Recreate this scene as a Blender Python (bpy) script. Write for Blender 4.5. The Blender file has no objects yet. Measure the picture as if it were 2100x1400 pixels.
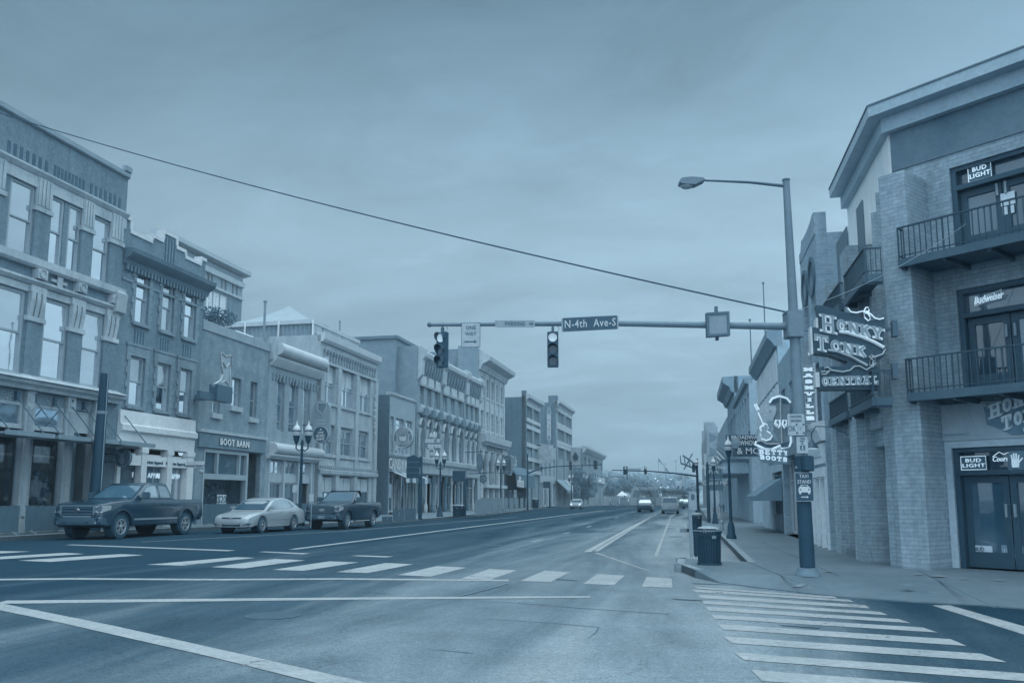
import bpy, bmesh, math, random
from mathutils import Vector, Matrix, noise as mnoise
random.seed(7)
sc = bpy.context.scene
COL = sc.collection
R = math.radians

FPX, CX, CY, HC = 1720.0, 1050.0, 786.0, 1.5
PIT = math.atan(236/FPX)
def az(vx): return math.atan((vx-CX)*math.cos(PIT)/FPX)
PSI = az(1420)
cam = bpy.data.cameras.new('camera'); camo = bpy.data.objects.new('camera', cam); COL.objects.link(camo)
camo.location = (0, 0, HC); camo.rotation_euler = (R(90)+PIT, 0, PSI)
cam.sensor_width = 36; cam.lens = 36*FPX/2100; cam.shift_y = 86/2100; cam.clip_end = 6000; cam.clip_start = .1
sc.camera = camo

def lin(c): return c/12.92 if c <= .04045 else ((c+.055)/1.055)**2.4
LT = (.642, 1.0, 1.256)                 # colour of the daylight
def tone(g): return [lin(max(0, d+s*g)/255) for d, s in ((34, 134), (68, 132), (92, 128))]
EW = .62
def col(g, e=None):
    e = e or EW
    return tuple(min(.93, t/(l*e)) for t, l in zip(tone(g), LT)) + (1,)

W = bpy.data.worlds.new('World'); sc.world = W; W.use_nodes = True
nt = W.node_tree; nt.nodes.clear()
def N(tree, typ, **kw):
    n = tree.nodes.new(typ)
    for k, v in kw.items():
        if k.startswith('i_'):
            key = k[2:]; n.inputs[int(key) if key.isdigit() else key.replace('_', ' ')].default_value = v
        else: setattr(n, k, v)
    return n
def K(tree, a, ai, b, bi): tree.links.new(a.outputs[ai], b.inputs[bi])
def ramp(tree, stops, interp='LINEAR'):
    n = tree.nodes.new('ShaderNodeValToRGB'); cr = n.color_ramp; cr.interpolation = interp
    while len(cr.elements) < len(stops): cr.elements.new(.5)
    for e, (p, c) in zip(cr.elements, stops):
        e.position = p; e.color = c if len(c) == 4 else tuple(c)+(1,)
    return n
def math_(tree, op, a=None, b=None, **kw):
    n = tree.nodes.new('ShaderNodeMath'); n.operation = op
    for i, x in enumerate((a, b)):
        if x is None: continue
        if isinstance(x, tuple): tree.links.new(x[0].outputs[x[1]], n.inputs[i])
        else: n.inputs[i].default_value = x
    return n
SUN_AZ, SUN_EL = 50, 48
sky = N(nt, 'ShaderNodeTexSky', sky_type='NISHITA', sun_disc=False, sun_elevation=R(SUN_EL), sun_rotation=R(SUN_AZ), air_density=1.0, dust_density=6.0, ozone_density=2.0)
tc = N(nt, 'ShaderNodeTexCoord')
sep = N(nt, 'ShaderNodeSeparateXYZ'); K(nt, tc, 'Generated', sep, 0)
el = math_(nt, 'ADD', (sep, 2), .16)
el = math_(nt, 'MAXIMUM', (el, 0), .05)
px = math_(nt, 'DIVIDE', (sep, 0), (el, 0)); py = math_(nt, 'DIVIDE', (sep, 1), (el, 0))
cmb = N(nt, 'ShaderNodeCombineXYZ'); K(nt, px, 0, cmb, 0); K(nt, py, 0, cmb, 1)
mp = N(nt, 'ShaderNodeMapping'); mp.inputs['Rotation'].default_value = (0, 0, R(52)); mp.inputs['Scale'].default_value = (.75, 1.25, 1); mp.inputs['Location'].default_value = (2.3, .4, 0)
K(nt, cmb, 0, mp, 0)
n1 = N(nt, 'ShaderNodeTexNoise', i_Scale=2.4, i_Detail=12.0, i_Roughness=.62, i_Distortion=.45); K(nt, mp, 0, n1, 'Vector')
n2 = N(nt, 'ShaderNodeTexNoise', i_Scale=.55, i_Detail=5.0, i_Roughness=.5, i_Distortion=.3); K(nt, mp, 0, n2, 'Vector')
def T4(g): return tuple(tone(g))+(1,)
gr = ramp(nt, [(0, T4(.86)), (.05, T4(.87)), (.14, T4(.93)), (.30, T4(.93)), (.42, T4(.75)), (.54, T4(.57)), (.64, T4(.60)), (.78, (.90, 1.18, 1.32)), (1, (1.12, 1.46, 1.62))]); K(nt, sep, 2, gr, 0)  # top stops: unseen overhead sky brightened as added fill
sx = math_(nt, 'MULTIPLY_ADD', (sep, 0), .5); sx.inputs[2].default_value = .5
bside = ramp(nt, [(0, (.74,)*3), (.30, (.88,)*3), (.55, (1.0,)*3), (.72, (1.10,)*3), (1, (1.12,)*3)]); K(nt, sx, 0, bside, 0)
m1 = N(nt, 'ShaderNodeMix', data_type='RGBA', blend_type='MULTIPLY'); m1.inputs[0].default_value = .8; K(nt, gr, 0, m1, 6); K(nt, bside, 0, m1, 7)
cr = ramp(nt, [(.28, (.80,)*3), (.42, (.93,)*3), (.54, (1.0,)*3), (.70, (1.14,)*3)]); K(nt, n1, 'Fac', cr, 0)
cr2 = ramp(nt, [(.36, (.80,)*3), (.50, (1.0,)*3), (.75, (1.08,)*3)]); K(nt, n2, 'Fac', cr2, 0)
m2 = N(nt, 'ShaderNodeMix', data_type='RGBA', blend_type='MULTIPLY'); m2.inputs[0].default_value = 1; K(nt, m1, 2, m2, 6); K(nt, cr, 0, m2, 7)
m3 = N(nt, 'ShaderNodeMix', data_type='RGBA', blend_type='MULTIPLY'); m3.inputs[0].default_value = 1; K(nt, m2, 2, m3, 6); K(nt, cr2, 0, m3, 7)
bw = N(nt, 'ShaderNodeRGBToBW'); K(nt, sky, 0, bw, 0)
skb = math_(nt, 'MULTIPLY', (bw, 0), .10)
tint = N(nt, 'ShaderNodeMix', data_type='RGBA', blend_type='MULTIPLY'); tint.inputs[0].default_value = 1; tint.inputs[7].default_value = (.55, .9, 1.15, 1); K(nt, skb, 0, tint, 6)
m4 = N(nt, 'ShaderNodeMix', data_type='RGBA', blend_type='ADD'); m4.inputs[0].default_value = 1;
x10 = N(nt, 'ShaderNodeVectorMath', operation='SCALE'); x10.inputs[3].default_value = 10.0; K(nt, m3, 2, x10, 0)
K(nt, x10, 0, m4, 6); K(nt, tint, 2, m4, 7)
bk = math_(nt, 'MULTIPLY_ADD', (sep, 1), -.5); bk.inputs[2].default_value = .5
bkr = ramp(nt, [(.45, (1.0,)*3), (.75, (2.85, 2.65, 2.6))]); K(nt, bk, 0, bkr, 0)  # sky behind the camera brightened, added fill for the walls
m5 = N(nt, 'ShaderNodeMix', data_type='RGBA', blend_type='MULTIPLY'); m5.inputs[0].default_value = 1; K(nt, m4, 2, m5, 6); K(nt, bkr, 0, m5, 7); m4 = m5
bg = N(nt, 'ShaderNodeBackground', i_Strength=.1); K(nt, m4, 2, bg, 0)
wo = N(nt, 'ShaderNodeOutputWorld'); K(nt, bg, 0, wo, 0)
sl = bpy.data.lights.new('sun', 'SUN'); sl.energy = .9; sl.angle = R(50); sl.color = (.72, .96, 1.0)
so = bpy.data.objects.new('sun', sl); COL.objects.link(so)
sd = Vector((math.sin(R(SUN_AZ))*math.cos(R(SUN_EL)), math.cos(R(SUN_AZ))*math.cos(R(SUN_EL)), math.sin(R(SUN_EL))))
so.rotation_euler = (-sd).to_track_quat('-Z', 'Y').to_euler(); so.location = sd*300
sc.view_settings.view_transform = 'Standard'; sc.view_settings.look = 'None'; sc.view_settings.exposure = 0; sc.view_settings.gamma = 1
sc.cycles.max_bounces = 6; sc.cycles.diffuse_bounces = 3; sc.cycles.glossy_bounces = 3; sc.cycles.transmission_bounces = 4; sc.cycles.transparent_max_bounces = 8

fwd = Vector((-math.sin(PSI)*math.cos(PIT), math.cos(PSI)*math.cos(PIT), math.sin(PIT)))
rgt = Vector((math.cos(PSI), math.sin(PSI), 0)); upv = rgt.cross(fwd)
CAM = Vector((0, 0, HC))
def ray(x, y): return fwd + rgt*((x-CX)/FPX) - upv*((y-CY)/FPX)
def gnd(x, y, z=0.0):
    d = ray(x, y); return CAM + d*((z-HC)/d.z)
def at_depth(x, y, dep): return CAM + ray(x, y)*dep
class Frame:
    """local (u along, w outwards, v up)"""
    def __init__(s, o, du, dn): s.o = Vector(o); s.du = Vector(du); s.dn = Vector(dn)
    def __call__(s, u, w, v): return s.o + s.du*u + s.dn*w + Vector((0, 0, v))
    def hit(s, x, y, w=0):
        d = ray(x, y); t = ((s.o + s.dn*w) - CAM).dot(s.dn)/d.dot(s.dn); P = CAM + d*t
        q = P - s.o; return q.dot(s.du), P.z - s.o.z
    def rect(s, x0, y0, x1, y1, w=0):
        ym = (y0+y1)/2; xm = (x0+x1)/2
        a = s.hit(x0, ym, w)[0]; b = s.hit(x1, ym, w)[0]
        t = s.hit(xm, y0, w)[1]; bo = s.hit(xm, y1, w)[1]
        return min(a, b), max(a, b), bo, t
    def sub(s, u, w, v=0): return Frame(s(u, w, v), s.du, s.dn)
def street_frame(vx, off, side):
    a = az(vx)-PSI; d = Vector((math.sin(a), math.cos(a), 0)); n = Vector((math.cos(a), -math.sin(a), 0))
    return Frame(n*off, d, n*side)
FL = street_frame(1440, -26.5, 1)       # left row of facades, w points to the street
FR = street_frame(1408, 3.7, -1)        # right row
XYZ = Frame((0, 0, 0), (1, 0, 0), (0, 1, 0))

MATS = {}
def mat(name, g=.4, rough=.75, var=.06, vscale=1.2, spec=.35, metal=0.0, kind='plain', bump=0.0, emit=0.0, coat=0.0, e=None, stretch=(1, 1, 1), g2=None, fine=.03, bmix=.30, grime=False):
    if name in MATS: return MATS[name]
    m = bpy.data.materials.new(name); m.use_nodes = True; MATS[name] = m
    t = m.node_tree; b = t.nodes['Principled BSDF']
    b.inputs['Roughness'].default_value = rough; b.inputs['Specular IOR Level'].default_value = spec; b.inputs['Metallic'].default_value = metal
    if coat: b.inputs['Coat Weight'].default_value = coat; b.inputs['Coat Roughness'].default_value = .06
    geo = N(t, 'ShaderNodeNewGeometry')
    mpn = N(t, 'ShaderNodeMapping'); mpn.inputs['Scale'].default_value = stretch; K(t, geo, 'Position', mpn, 0)
    nz = N(t, 'ShaderNodeTexNoise', i_Scale=vscale, i_Detail=6.0, i_Roughness=.62); K(t, mpn, 0, nz, 'Vector')
    cr = ramp(t, [(.28, col(max(-.15, g-var), e)), (.5, col(g, e)), (.72, col(g+var, e))]); K(t, nz, 'Fac', cr, 0)
    out = (cr, 0)
    if kind in ('brick', 'block', 'siding', 'brick_side'):
        sp = N(t, 'ShaderNodeSeparateXYZ'); K(t, geo, 'Position', sp, 0)
        s = math_(t, 'SUBTRACT', (sp, 1), (sp, 0))
        cm = N(t, 'ShaderNodeCombineXYZ'); K(t, s, 0, cm, 0); K(t, sp, 2, cm, 1)
        bt = N(t, 'ShaderNodeTexBrick'); K(t, cm, 0, bt, 'Vector')
        bt.inputs['Scale'].default_value = 1
        if kind == 'block': bw_, rh, ms = .55, .28, .012
        elif kind == 'siding': bw_, rh, ms = 9., .16, .012
        else: bw_, rh, ms = .26, .085, .010
        bt.inputs['Brick Width'].default_value = bw_; bt.inputs['Row Height'].default_value = rh; bt.inputs['Mortar Size'].default_value = ms
        gm = g2 if g2 is not None else g+.10
        bt.inputs['Color1'].default_value = col(g-.06, e); bt.inputs['Color2'].default_value = col(g+.05, e); bt.inputs['Mortar'].default_value = col(gm, e)
        mx = N(t, 'ShaderNodeMix', data_type='RGBA', blend_type='MIX'); mx.inputs[0].default_value = bmix
        K(t, bt, 'Color', mx, 6); K(t, cr, 0, mx, 7); out = (mx, 2)
        bp = N(t, 'ShaderNodeBump', i_Strength=.5, i_Distance=.012); iv = math_(t, 'SUBTRACT', 1.0, (bt, 'Fac')); K(t, iv, 0, bp, 'Height'); K(t, bp, 0, b, 'Normal')
    if kind != 'plain' or grime:                       # rain streaks and soot
        mg = N(t, 'ShaderNodeMapping'); mg.inputs['Scale'].default_value = (1.3, 1.3, .16); K(t, geo, 'Position', mg, 0)
        ng = N(t, 'ShaderNodeTexNoise', i_Scale=1.0, i_Detail=7.0, i_Roughness=.68, i_Distortion=.4); K(t, mg, 0, ng, 'Vector')
        rg = ramp(t, [(.30, (.74,)*3), (.48, (.98,)*3), (.72, (1.10,)*3)]); K(t, ng, 'Fac', rg, 0)
        m_ = N(t, 'ShaderNodeMix', data_type='RGBA', blend_type='MULTIPLY'); m_.inputs[0].default_value = 1
        t.links.new(out[0].outputs[out[1]], m_.inputs[6]); K(t, rg, 0, m_, 7); out = (m_, 2)
    if fine:
        nf = N(t, 'ShaderNodeTexNoise', i_Scale=vscale*9, i_Detail=4.0, i_Roughness=.7); K(t, mpn, 0, nf, 'Vector')
        rf = ramp(t, [(.3, (1-fine*4,)*3), (.7, (1+fine*3,)*3)]); K(t, nf, 'Fac', rf, 0)
        mf = N(t, 'ShaderNodeMix', data_type='RGBA', blend_type='MULTIPLY'); mf.inputs[0].default_value = 1
        t.links.new(out[0].outputs[out[1]], mf.inputs[6]); K(t, rf, 0, mf, 7); out = (mf, 2)
    t.links.new(out[0].outputs[out[1]], b.inputs['Base Color'])
    if bump:
        nb = N(t, 'ShaderNodeTexNoise', i_Scale=vscale*14, i_Detail=5.0); K(t, geo, 'Position', nb, 'Vector')
        bp = N(t, 'ShaderNodeBump', i_Strength=bump, i_Distance=.02); K(t, nb, 'Fac', bp, 'Height'); K(t, bp, 0, b, 'Normal')
    if emit:
        b.inputs['Emission Color'].default_value = tuple(tone(1.05))+(1,); b.inputs['Emission Strength'].default_value = emit
    return m
def glass(name, g=.1, refl=.5, rough=.03, wav=.0, gvar=.05, blend=.35):
    """window glass: dark room behind, sky mirrored on top"""
    if name in MATS: return MATS[name]
    m = bpy.data.materials.new(name); m.use_nodes = True; MATS[name] = m
    t = m.node_tree; t.nodes.remove(t.nodes['Principled BSDF']); o = t.nodes['Material Output']
    geo = N(t, 'ShaderNodeNewGeometry')
    nz = N(t, 'ShaderNodeTexNoise', i_Scale=.9, i_Detail=3.0); K(t, geo, 'Position', nz, 'Vector')
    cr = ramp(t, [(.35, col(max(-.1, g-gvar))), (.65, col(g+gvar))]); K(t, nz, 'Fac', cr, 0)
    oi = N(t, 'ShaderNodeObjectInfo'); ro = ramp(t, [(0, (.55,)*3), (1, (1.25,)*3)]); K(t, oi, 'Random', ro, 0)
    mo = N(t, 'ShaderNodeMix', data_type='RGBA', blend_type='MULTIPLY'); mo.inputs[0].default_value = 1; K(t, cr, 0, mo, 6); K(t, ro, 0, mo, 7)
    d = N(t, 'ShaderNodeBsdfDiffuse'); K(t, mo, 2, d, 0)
    gl = N(t, 'ShaderNodeBsdfGlossy', i_Roughness=rough); gl.inputs[0].default_value = (.95, .97, 1, 1)
    if wav:
        nw = N(t, 'ShaderNodeTexNoise', i_Scale=1.3, i_Detail=2.0); K(t, geo, 'Position', nw, 'Vector')
        bp = N(t, 'ShaderNodeBump', i_Strength=wav, i_Distance=.05); K(t, nw, 'Fac', bp, 'Height'); K(t, bp, 0, gl, 'Normal')
    lw = N(t, 'ShaderNodeLayerWeight', i_Blend=blend)
    f = math_(t, 'MULTIPLY_ADD', (lw, 'Fresnel'), 1-refl); f.inputs[2].default_value = refl
    ms = N(t, 'ShaderNodeMixShader'); K(t, f, 0, ms, 0); K(t, d, 0, ms, 1); K(t, gl, 0, ms, 2); K(t, ms, 0, o, 0)
    return m
def clear_glass(name, refl=.12):
    if name in MATS: return MATS[name]
    m = bpy.data.materials.new(name); m.use_nodes = True; MATS[name] = m
    t = m.node_tree; t.nodes.remove(t.nodes['Principled BSDF']); o = t.nodes['Material Output']
    tr = N(t, 'ShaderNodeBsdfTransparent'); tr.inputs[0].default_value = (.80, .86, .9, 1)
    gl = N(t, 'ShaderNodeBsdfGlossy', i_Roughness=.02)
    ms = N(t, 'ShaderNodeMixShader'); ms.inputs[0].default_value = refl; K(t, tr, 0, ms, 1); K(t, gl, 0, ms, 2); K(t, ms, 0, o, 0)
    return m

OFF = {}
def tag(o, label, cat, group=None, kind=None):
    if label: o['label'] = label
    if cat: o['category'] = cat
    if group: o['group'] = group
    if kind: o['kind'] = kind
    return o
def thing(name, loc, label, cat, group=None, rz=0, world=False):
    o = bpy.data.objects.new(name, None); COL.objects.link(o); o.location = loc; o.rotation_euler = (0, 0, rz); o.empty_display_size = .3
    OFF[o.name] = Vector(loc) if world else Vector((0, 0, 0))
    return tag(o, label, cat, group)
class G:
    def __init__(s, fr=None): s.v = []; s.f = []; s.fr = fr or XYZ
    def p(s, a, b, c): s.v.append(s.fr(a, b, c)); return len(s.v)-1
    def poly(s, pts): s.f.append([s.p(*q) for q in pts]); return s
    def box(s, a0, a1, b0, b1, c0, c1):
        i = [s.p(a, b, c) for c in (c0, c1) for b in (b0, b1) for a in (a0, a1)]
        for q in ((0, 2, 3, 1), (4, 5, 7, 6), (0, 1, 5, 4), (2, 6, 7, 3), (0, 4, 6, 2), (1, 3, 7, 5)): s.f.append([i[k] for k in q])
        return s
    def prism(s, pts, c0, c1, plane='uv'):
        """extrude a 2-D outline; plane uv: pts=(u,v) extruded in w; uw: pts=(u,w) extruded in v; wv: pts=(w,v) extruded along u"""
        f = {'uv': lambda q, c: (q[0], c, q[1]), 'uw': lambda q, c: (q[0], q[1], c), 'wv': lambda q, c: (c, q[0], q[1])}[plane]
        n = len(pts); a = [s.p(*f(q, c0)) for q in pts]; b = [s.p(*f(q, c1)) for q in pts]
        s.f.append(a[::-1]); s.f.append(b)
        for k in range(n): s.f.append([a[k], a[(k+1) % n], b[(k+1) % n], b[k]])
        return s
    def tube(s, path, r, n=8, cap=True):
        P = [Vector(q) for q in path]; rr = r if isinstance(r, (list, tuple)) else [r]*len(P); rings = []
        ref = None
        for k, q in enumerate(P):
            d = (P[min(k+1, len(P)-1)]-P[max(k-1, 0)]).normalized()
            if ref is None: ref = Vector((0, 0, 1)) if abs(d.z) < .9 else Vector((1, 0, 0))
            x = d.cross(ref)
            if x.length < 1e-4: x = d.cross(Vector((0, 1, 0)))
            x.normalize(); y = d.cross(x); ref = ref
            rings.append([s.p(*(q + (x*math.cos(2*math.pi*j/n)+y*math.sin(2*math.pi*j/n))*rr[k])) for j in range(n)])
        for a, b in zip(rings, rings[1:]):
            for j in range(n): s.f.append([a[j], a[(j+1) % n], b[(j+1) % n], b[j]])
        if cap: s.f.append(rings[0][::-1]); s.f.append(rings[-1])
        return s
    def lathe(s, prof, c=(0, 0, 0), n=16, cap=True):
        rings = [[s.p(c[0]+r*math.cos(2*math.pi*j/n), c[1]+r*math.sin(2*math.pi*j/n), c[2]+z) for j in range(n)] for r, z in prof]
        for a, b in zip(rings, rings[1:]):
            for j in range(n): s.f.append([a[j], a[(j+1) % n], b[(j+1) % n], b[j]])
        if cap: s.f.append(rings[0][::-1]); s.f.append(rings[-1])
        return s
    def ball(s, c, r, n=10, m=7, sq=(1, 1, 1)):
        rings = []
        for i in range(1, m):
            th = math.pi*i/m
            rings.append([s.p(c[0]+sq[0]*r*math.sin(th)*math.cos(2*math.pi*j/n), c[1]+sq[1]*r*math.sin(th)*math.sin(2*math.pi*j/n), c[2]-sq[2]*r*math.cos(th)) for j in range(n)])
        for a, b in zip(rings, rings[1:]):
            for j in range(n): s.f.append([a[j], a[(j+1) % n], b[(j+1) % n], b[j]])
        s.f.append(rings[0][::-1]); s.f.append(rings[-1]); return s
    def disc(s, c, r, w0, w1, n=24):
        return s.prism([(c[0]+r*math.cos(2*math.pi*k/n), c[1]+r*math.sin(2*math.pi*k/n)) for k in range(n)], w0, w1)
    def ring(s, c, r0, r1, w0, w1, n=28):
        P = []
        for k in range(n):
            a = 2*math.pi*k/n; P.append([s.p(c[0]+r*math.cos(a), w, c[1]+r*math.sin(a)) for r, w in ((r0, w0), (r1, w0), (r1, w1), (r0, w1))])
        for k in range(n):
            A, B = P[k], P[(k+1) % n]
            for j in range(4): s.f.append([A[j], A[(j+1) % 4], B[(j+1) % 4], B[j]])
        return s
    def build(s, name, m, parent=None, smooth=None, bevel=0):
        off = OFF.get(parent.name, Vector((0, 0, 0))) if parent else Vector((0, 0, 0))
        me = bpy.data.meshes.new(name); me.from_pydata([tuple(q-off) for q in s.v], [], s.f)
        me.validate()
        bm = bmesh.new(); bm.from_mesh(me); bmesh.ops.recalc_face_normals(bm, faces=bm.faces)
        if bevel:
            bmesh.ops.remove_doubles(bm, verts=bm.verts, dist=1e-5)
            bmesh.ops.bevel(bm, geom=[e for e in bm.edges if len(e.link_faces) == 2 and e.calc_face_angle(0) > .5], offset=bevel, segments=2, affect='EDGES', clamp_overlap=True)
        bm.to_mesh(me); bm.free()
        if smooth or bevel:
            me.polygons.foreach_set('use_smooth', [True]*len(me.polygons)); me.set_sharp_from_angle(angle=R(smooth or 40))
        o = bpy.data.objects.new(name, me); COL.objects.link(o)
        if m: me.materials.append(m)
        if parent: o.parent = parent
        OFF[o.name] = off
        return o
def children(o): return [c for c in bpy.data.objects if c.parent == o]
def copy_tree(o, parent=None):
    c = o.copy(); COL.objects.link(c); c.parent = parent
    for ch in children(o): copy_tree(ch, c)
    return c
def text(s, fr, u, v, w, h, m, parent, name='lettering', depth=.02, bold=0.0, sx=1.0, align='CENTER', spacing=1.0, skew=0.0, curve=None, rot=0.0):
    cu = bpy.data.curves.new('t', 'FONT'); cu.body = s; cu.align_x = align; cu.align_y = 'CENTER'; cu.size = 1.38*h; cu.extrude = depth/2; cu.offset = bold*h; cu.resolution_u = 2; cu.space_character = spacing; cu.space_line = .8
    ob = bpy.data.objects.new('t', cu); me0 = bpy.data.meshes.new_from_object(ob)
    g = G(fr); cr_, sr = math.cos(rot), math.sin(rot)
    for q in me0.vertices:
        a, b = q.co.x*sx + q.co.y*skew, q.co.y
        if curve: b += curve*a*a
        a, b = a*cr_-b*sr, a*sr+b*cr_
        g.v.append(fr(u+a, w+q.co.z, v+b))
    g.f = [list(q.vertices) for q in me0.polygons]
    bpy.data.objects.remove(ob); bpy.data.curves.remove(cu); bpy.data.meshes.remove(me0)
    return g.build(name, m, parent)
def arc(cx, cy, rx, ry, a0, a1, n=8): return [(cx+rx*math.cos(R(a0+(a1-a0)*k/n)), cy+ry*math.sin(R(a0+(a1-a0)*k/n))) for k in range(n+1)]
GL = {
 'A': [[(.05, 0), (.45, 1)], [(.45, 1), (.55, 1)], [(.55, 1), (.95, 0)], [(.22, .36), (.78, .36)]],
 'B': [[(.15, 0), (.15, 1)], [(.15, 1), (.55, 1)]+arc(.55, .76, .28, .24, 80, -80, 5)+[(.15, .52)], [(.55, .52)]+arc(.58, .26, .34, .26, 80, -80, 5)+[(.15, 0)]],
 'C': [[(.9, .95), (.9, .7)], arc(.52, .5, .42, .5, 40, 320, 12), [(.9, .05), (.9, .28)]],
 'E': [[(.15, 0), (.15, 1)], [(.15, 1), (.85, 1), (.85, .8)], [(.15, .52), (.62, .52)], [(.15, 0), (.9, 0), (.9, .22)]],
 'H': [[(.15, 0), (.15, 1)], [(.85, 0), (.85, 1)], [(.15, .5), (.85, .5)]],
 'I': [[(.5, 0), (.5, 1)]],
 'K': [[(.15, 0), (.15, 1)], [(.85, 1), (.18, .45)], [(.4, .62), (.9, 0)]],
 'L': [[(.2, 0), (.2, 1)], [(.2, 0), (.88, 0), (.88, .25)]],
 'M': [[(.1, 0), (.1, 1)], [(.1, 1), (.5, .25), (.9, 1)], [(.9, 1), (.9, 0)]],
 'N': [[(.12, 0), (.12, 1)], [(.12, 1), (.88, 0)], [(.88, 0), (.88, 1)]],
 'O': [arc(.5, .5, .42, .5, 0, 360, 16)],
 'R': [[(.15, 0), (.15, 1)], [(.15, 1), (.55, 1)]+arc(.58, .74, .3, .26, 80, -80, 5)+[(.15, .48)], [(.5, .48), (.9, 0)]],
 'S': [[(.82, 1), (.82, .74)], arc(.48, .75, .34, .25, 25, 250, 8)+arc(.5, .26, .38, .26, 80, -155, 8), [(.15, 0), (.15, .27)]],
 'T': [[(.5, 0), (.5, 1)], [(.06, .75), (.06, 1), (.94, 1), (.94, .75)]],
 'U': [[(.14, 1), (.14, .35)]+arc(.5, .35, .36, .35, 180, 360, 8)+[(.86, 1)]],
 'V': [[(.08, 1), (.5, 0)], [(.5, 0), (.92, 1)]],
 'W': [[(.02, 1), (.28, 0), (.5, .8)], [(.5, .8), (.72, 0), (.98, 1)]],
 'Y': [[(.5, 0), (.5, .45)], [(.5, .45), (.1, 1)], [(.5, .45), (.9, 1)]],
 'D': [[(.15, 0), (.15, 1)], [(.15, 1), (.45, 1)]+arc(.45, .5, .45, .5, 85, -85, 8)+[(.15, 0)]],
 'J': [[(.7, 1), (.7, .3)]+arc(.4, .3, .3, .3, 0, -150, 6)],
 '&': [[(.9, 0), (.3, .7)]+arc(.45, .8, .18, .18, 200, -60, 6)+[(.15, .3)]+arc(.4, .22, .26, .22, 160, 330, 6)],
 ' ': []}
def slab(s, g, u0, v0, cw, h, wd, w0, w1, gap=.12, slope=0.0, serif=True, curve=0.0, cap=None):
    """add slab letters to g; u0,v0 = left bottom; cw = cell width; wd = stroke width; returns end u"""
    u = u0; eps = 0
    for i, ch in enumerate(s):
        hh, cc, vb = h, cw, v0
        if cap and i in cap: hh = h*cap[i][0]; cc = cw*cap[i][1]; vb = v0+cap[i][2]*h
        if ch == 'I': cc *= .55
        if ch in 'MW': cc *= 1.3
        segs = []
        for pl in GL.get(ch, []):
            q = [(u+wd/2+a*(cc-wd), vb+wd/2+b*(hh-wd)) for a, b in pl]
            for a, b in zip(q, q[1:]): segs.append((a, b, wd))
            if serif and ch not in 'OS':
                for (a, b), (qa, qb), nb in ((pl[0], q[0], pl[1]), (pl[-1], q[-1], pl[-2])):
                    if b in (0, 1) and abs(nb[1]-b) > .25 and abs(nb[0]-a) < .45: segs.append(((qa-wd*.95, qb), (qa+wd*.95, qb), wd*.6))
        for a, b, t in segs:
            dx, dy = b[0]-a[0], b[1]-a[1]; L = math.hypot(dx, dy) or 1; ex, ey = dx/L*t/2*.8, dy/L*t/2*.8; nx, ny = -dy/L*t/2, dx/L*t/2
            pts = [(a[0]-ex+nx, a[1]-ey+ny), (a[0]-ex-nx, a[1]-ey-ny), (b[0]+ex-nx, b[1]+ey-ny), (b[0]+ex+nx, b[1]+ey+ny)]
            pts = [(p_, q_+slope*(p_-u0)+curve*(p_-u0)**2) for p_, q_ in pts]
            eps += .0004; g.prism(pts, w0, w1+(eps % .006))
        u += (cc if ch != ' ' else cw*.5) + gap*cw
    return u
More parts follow.
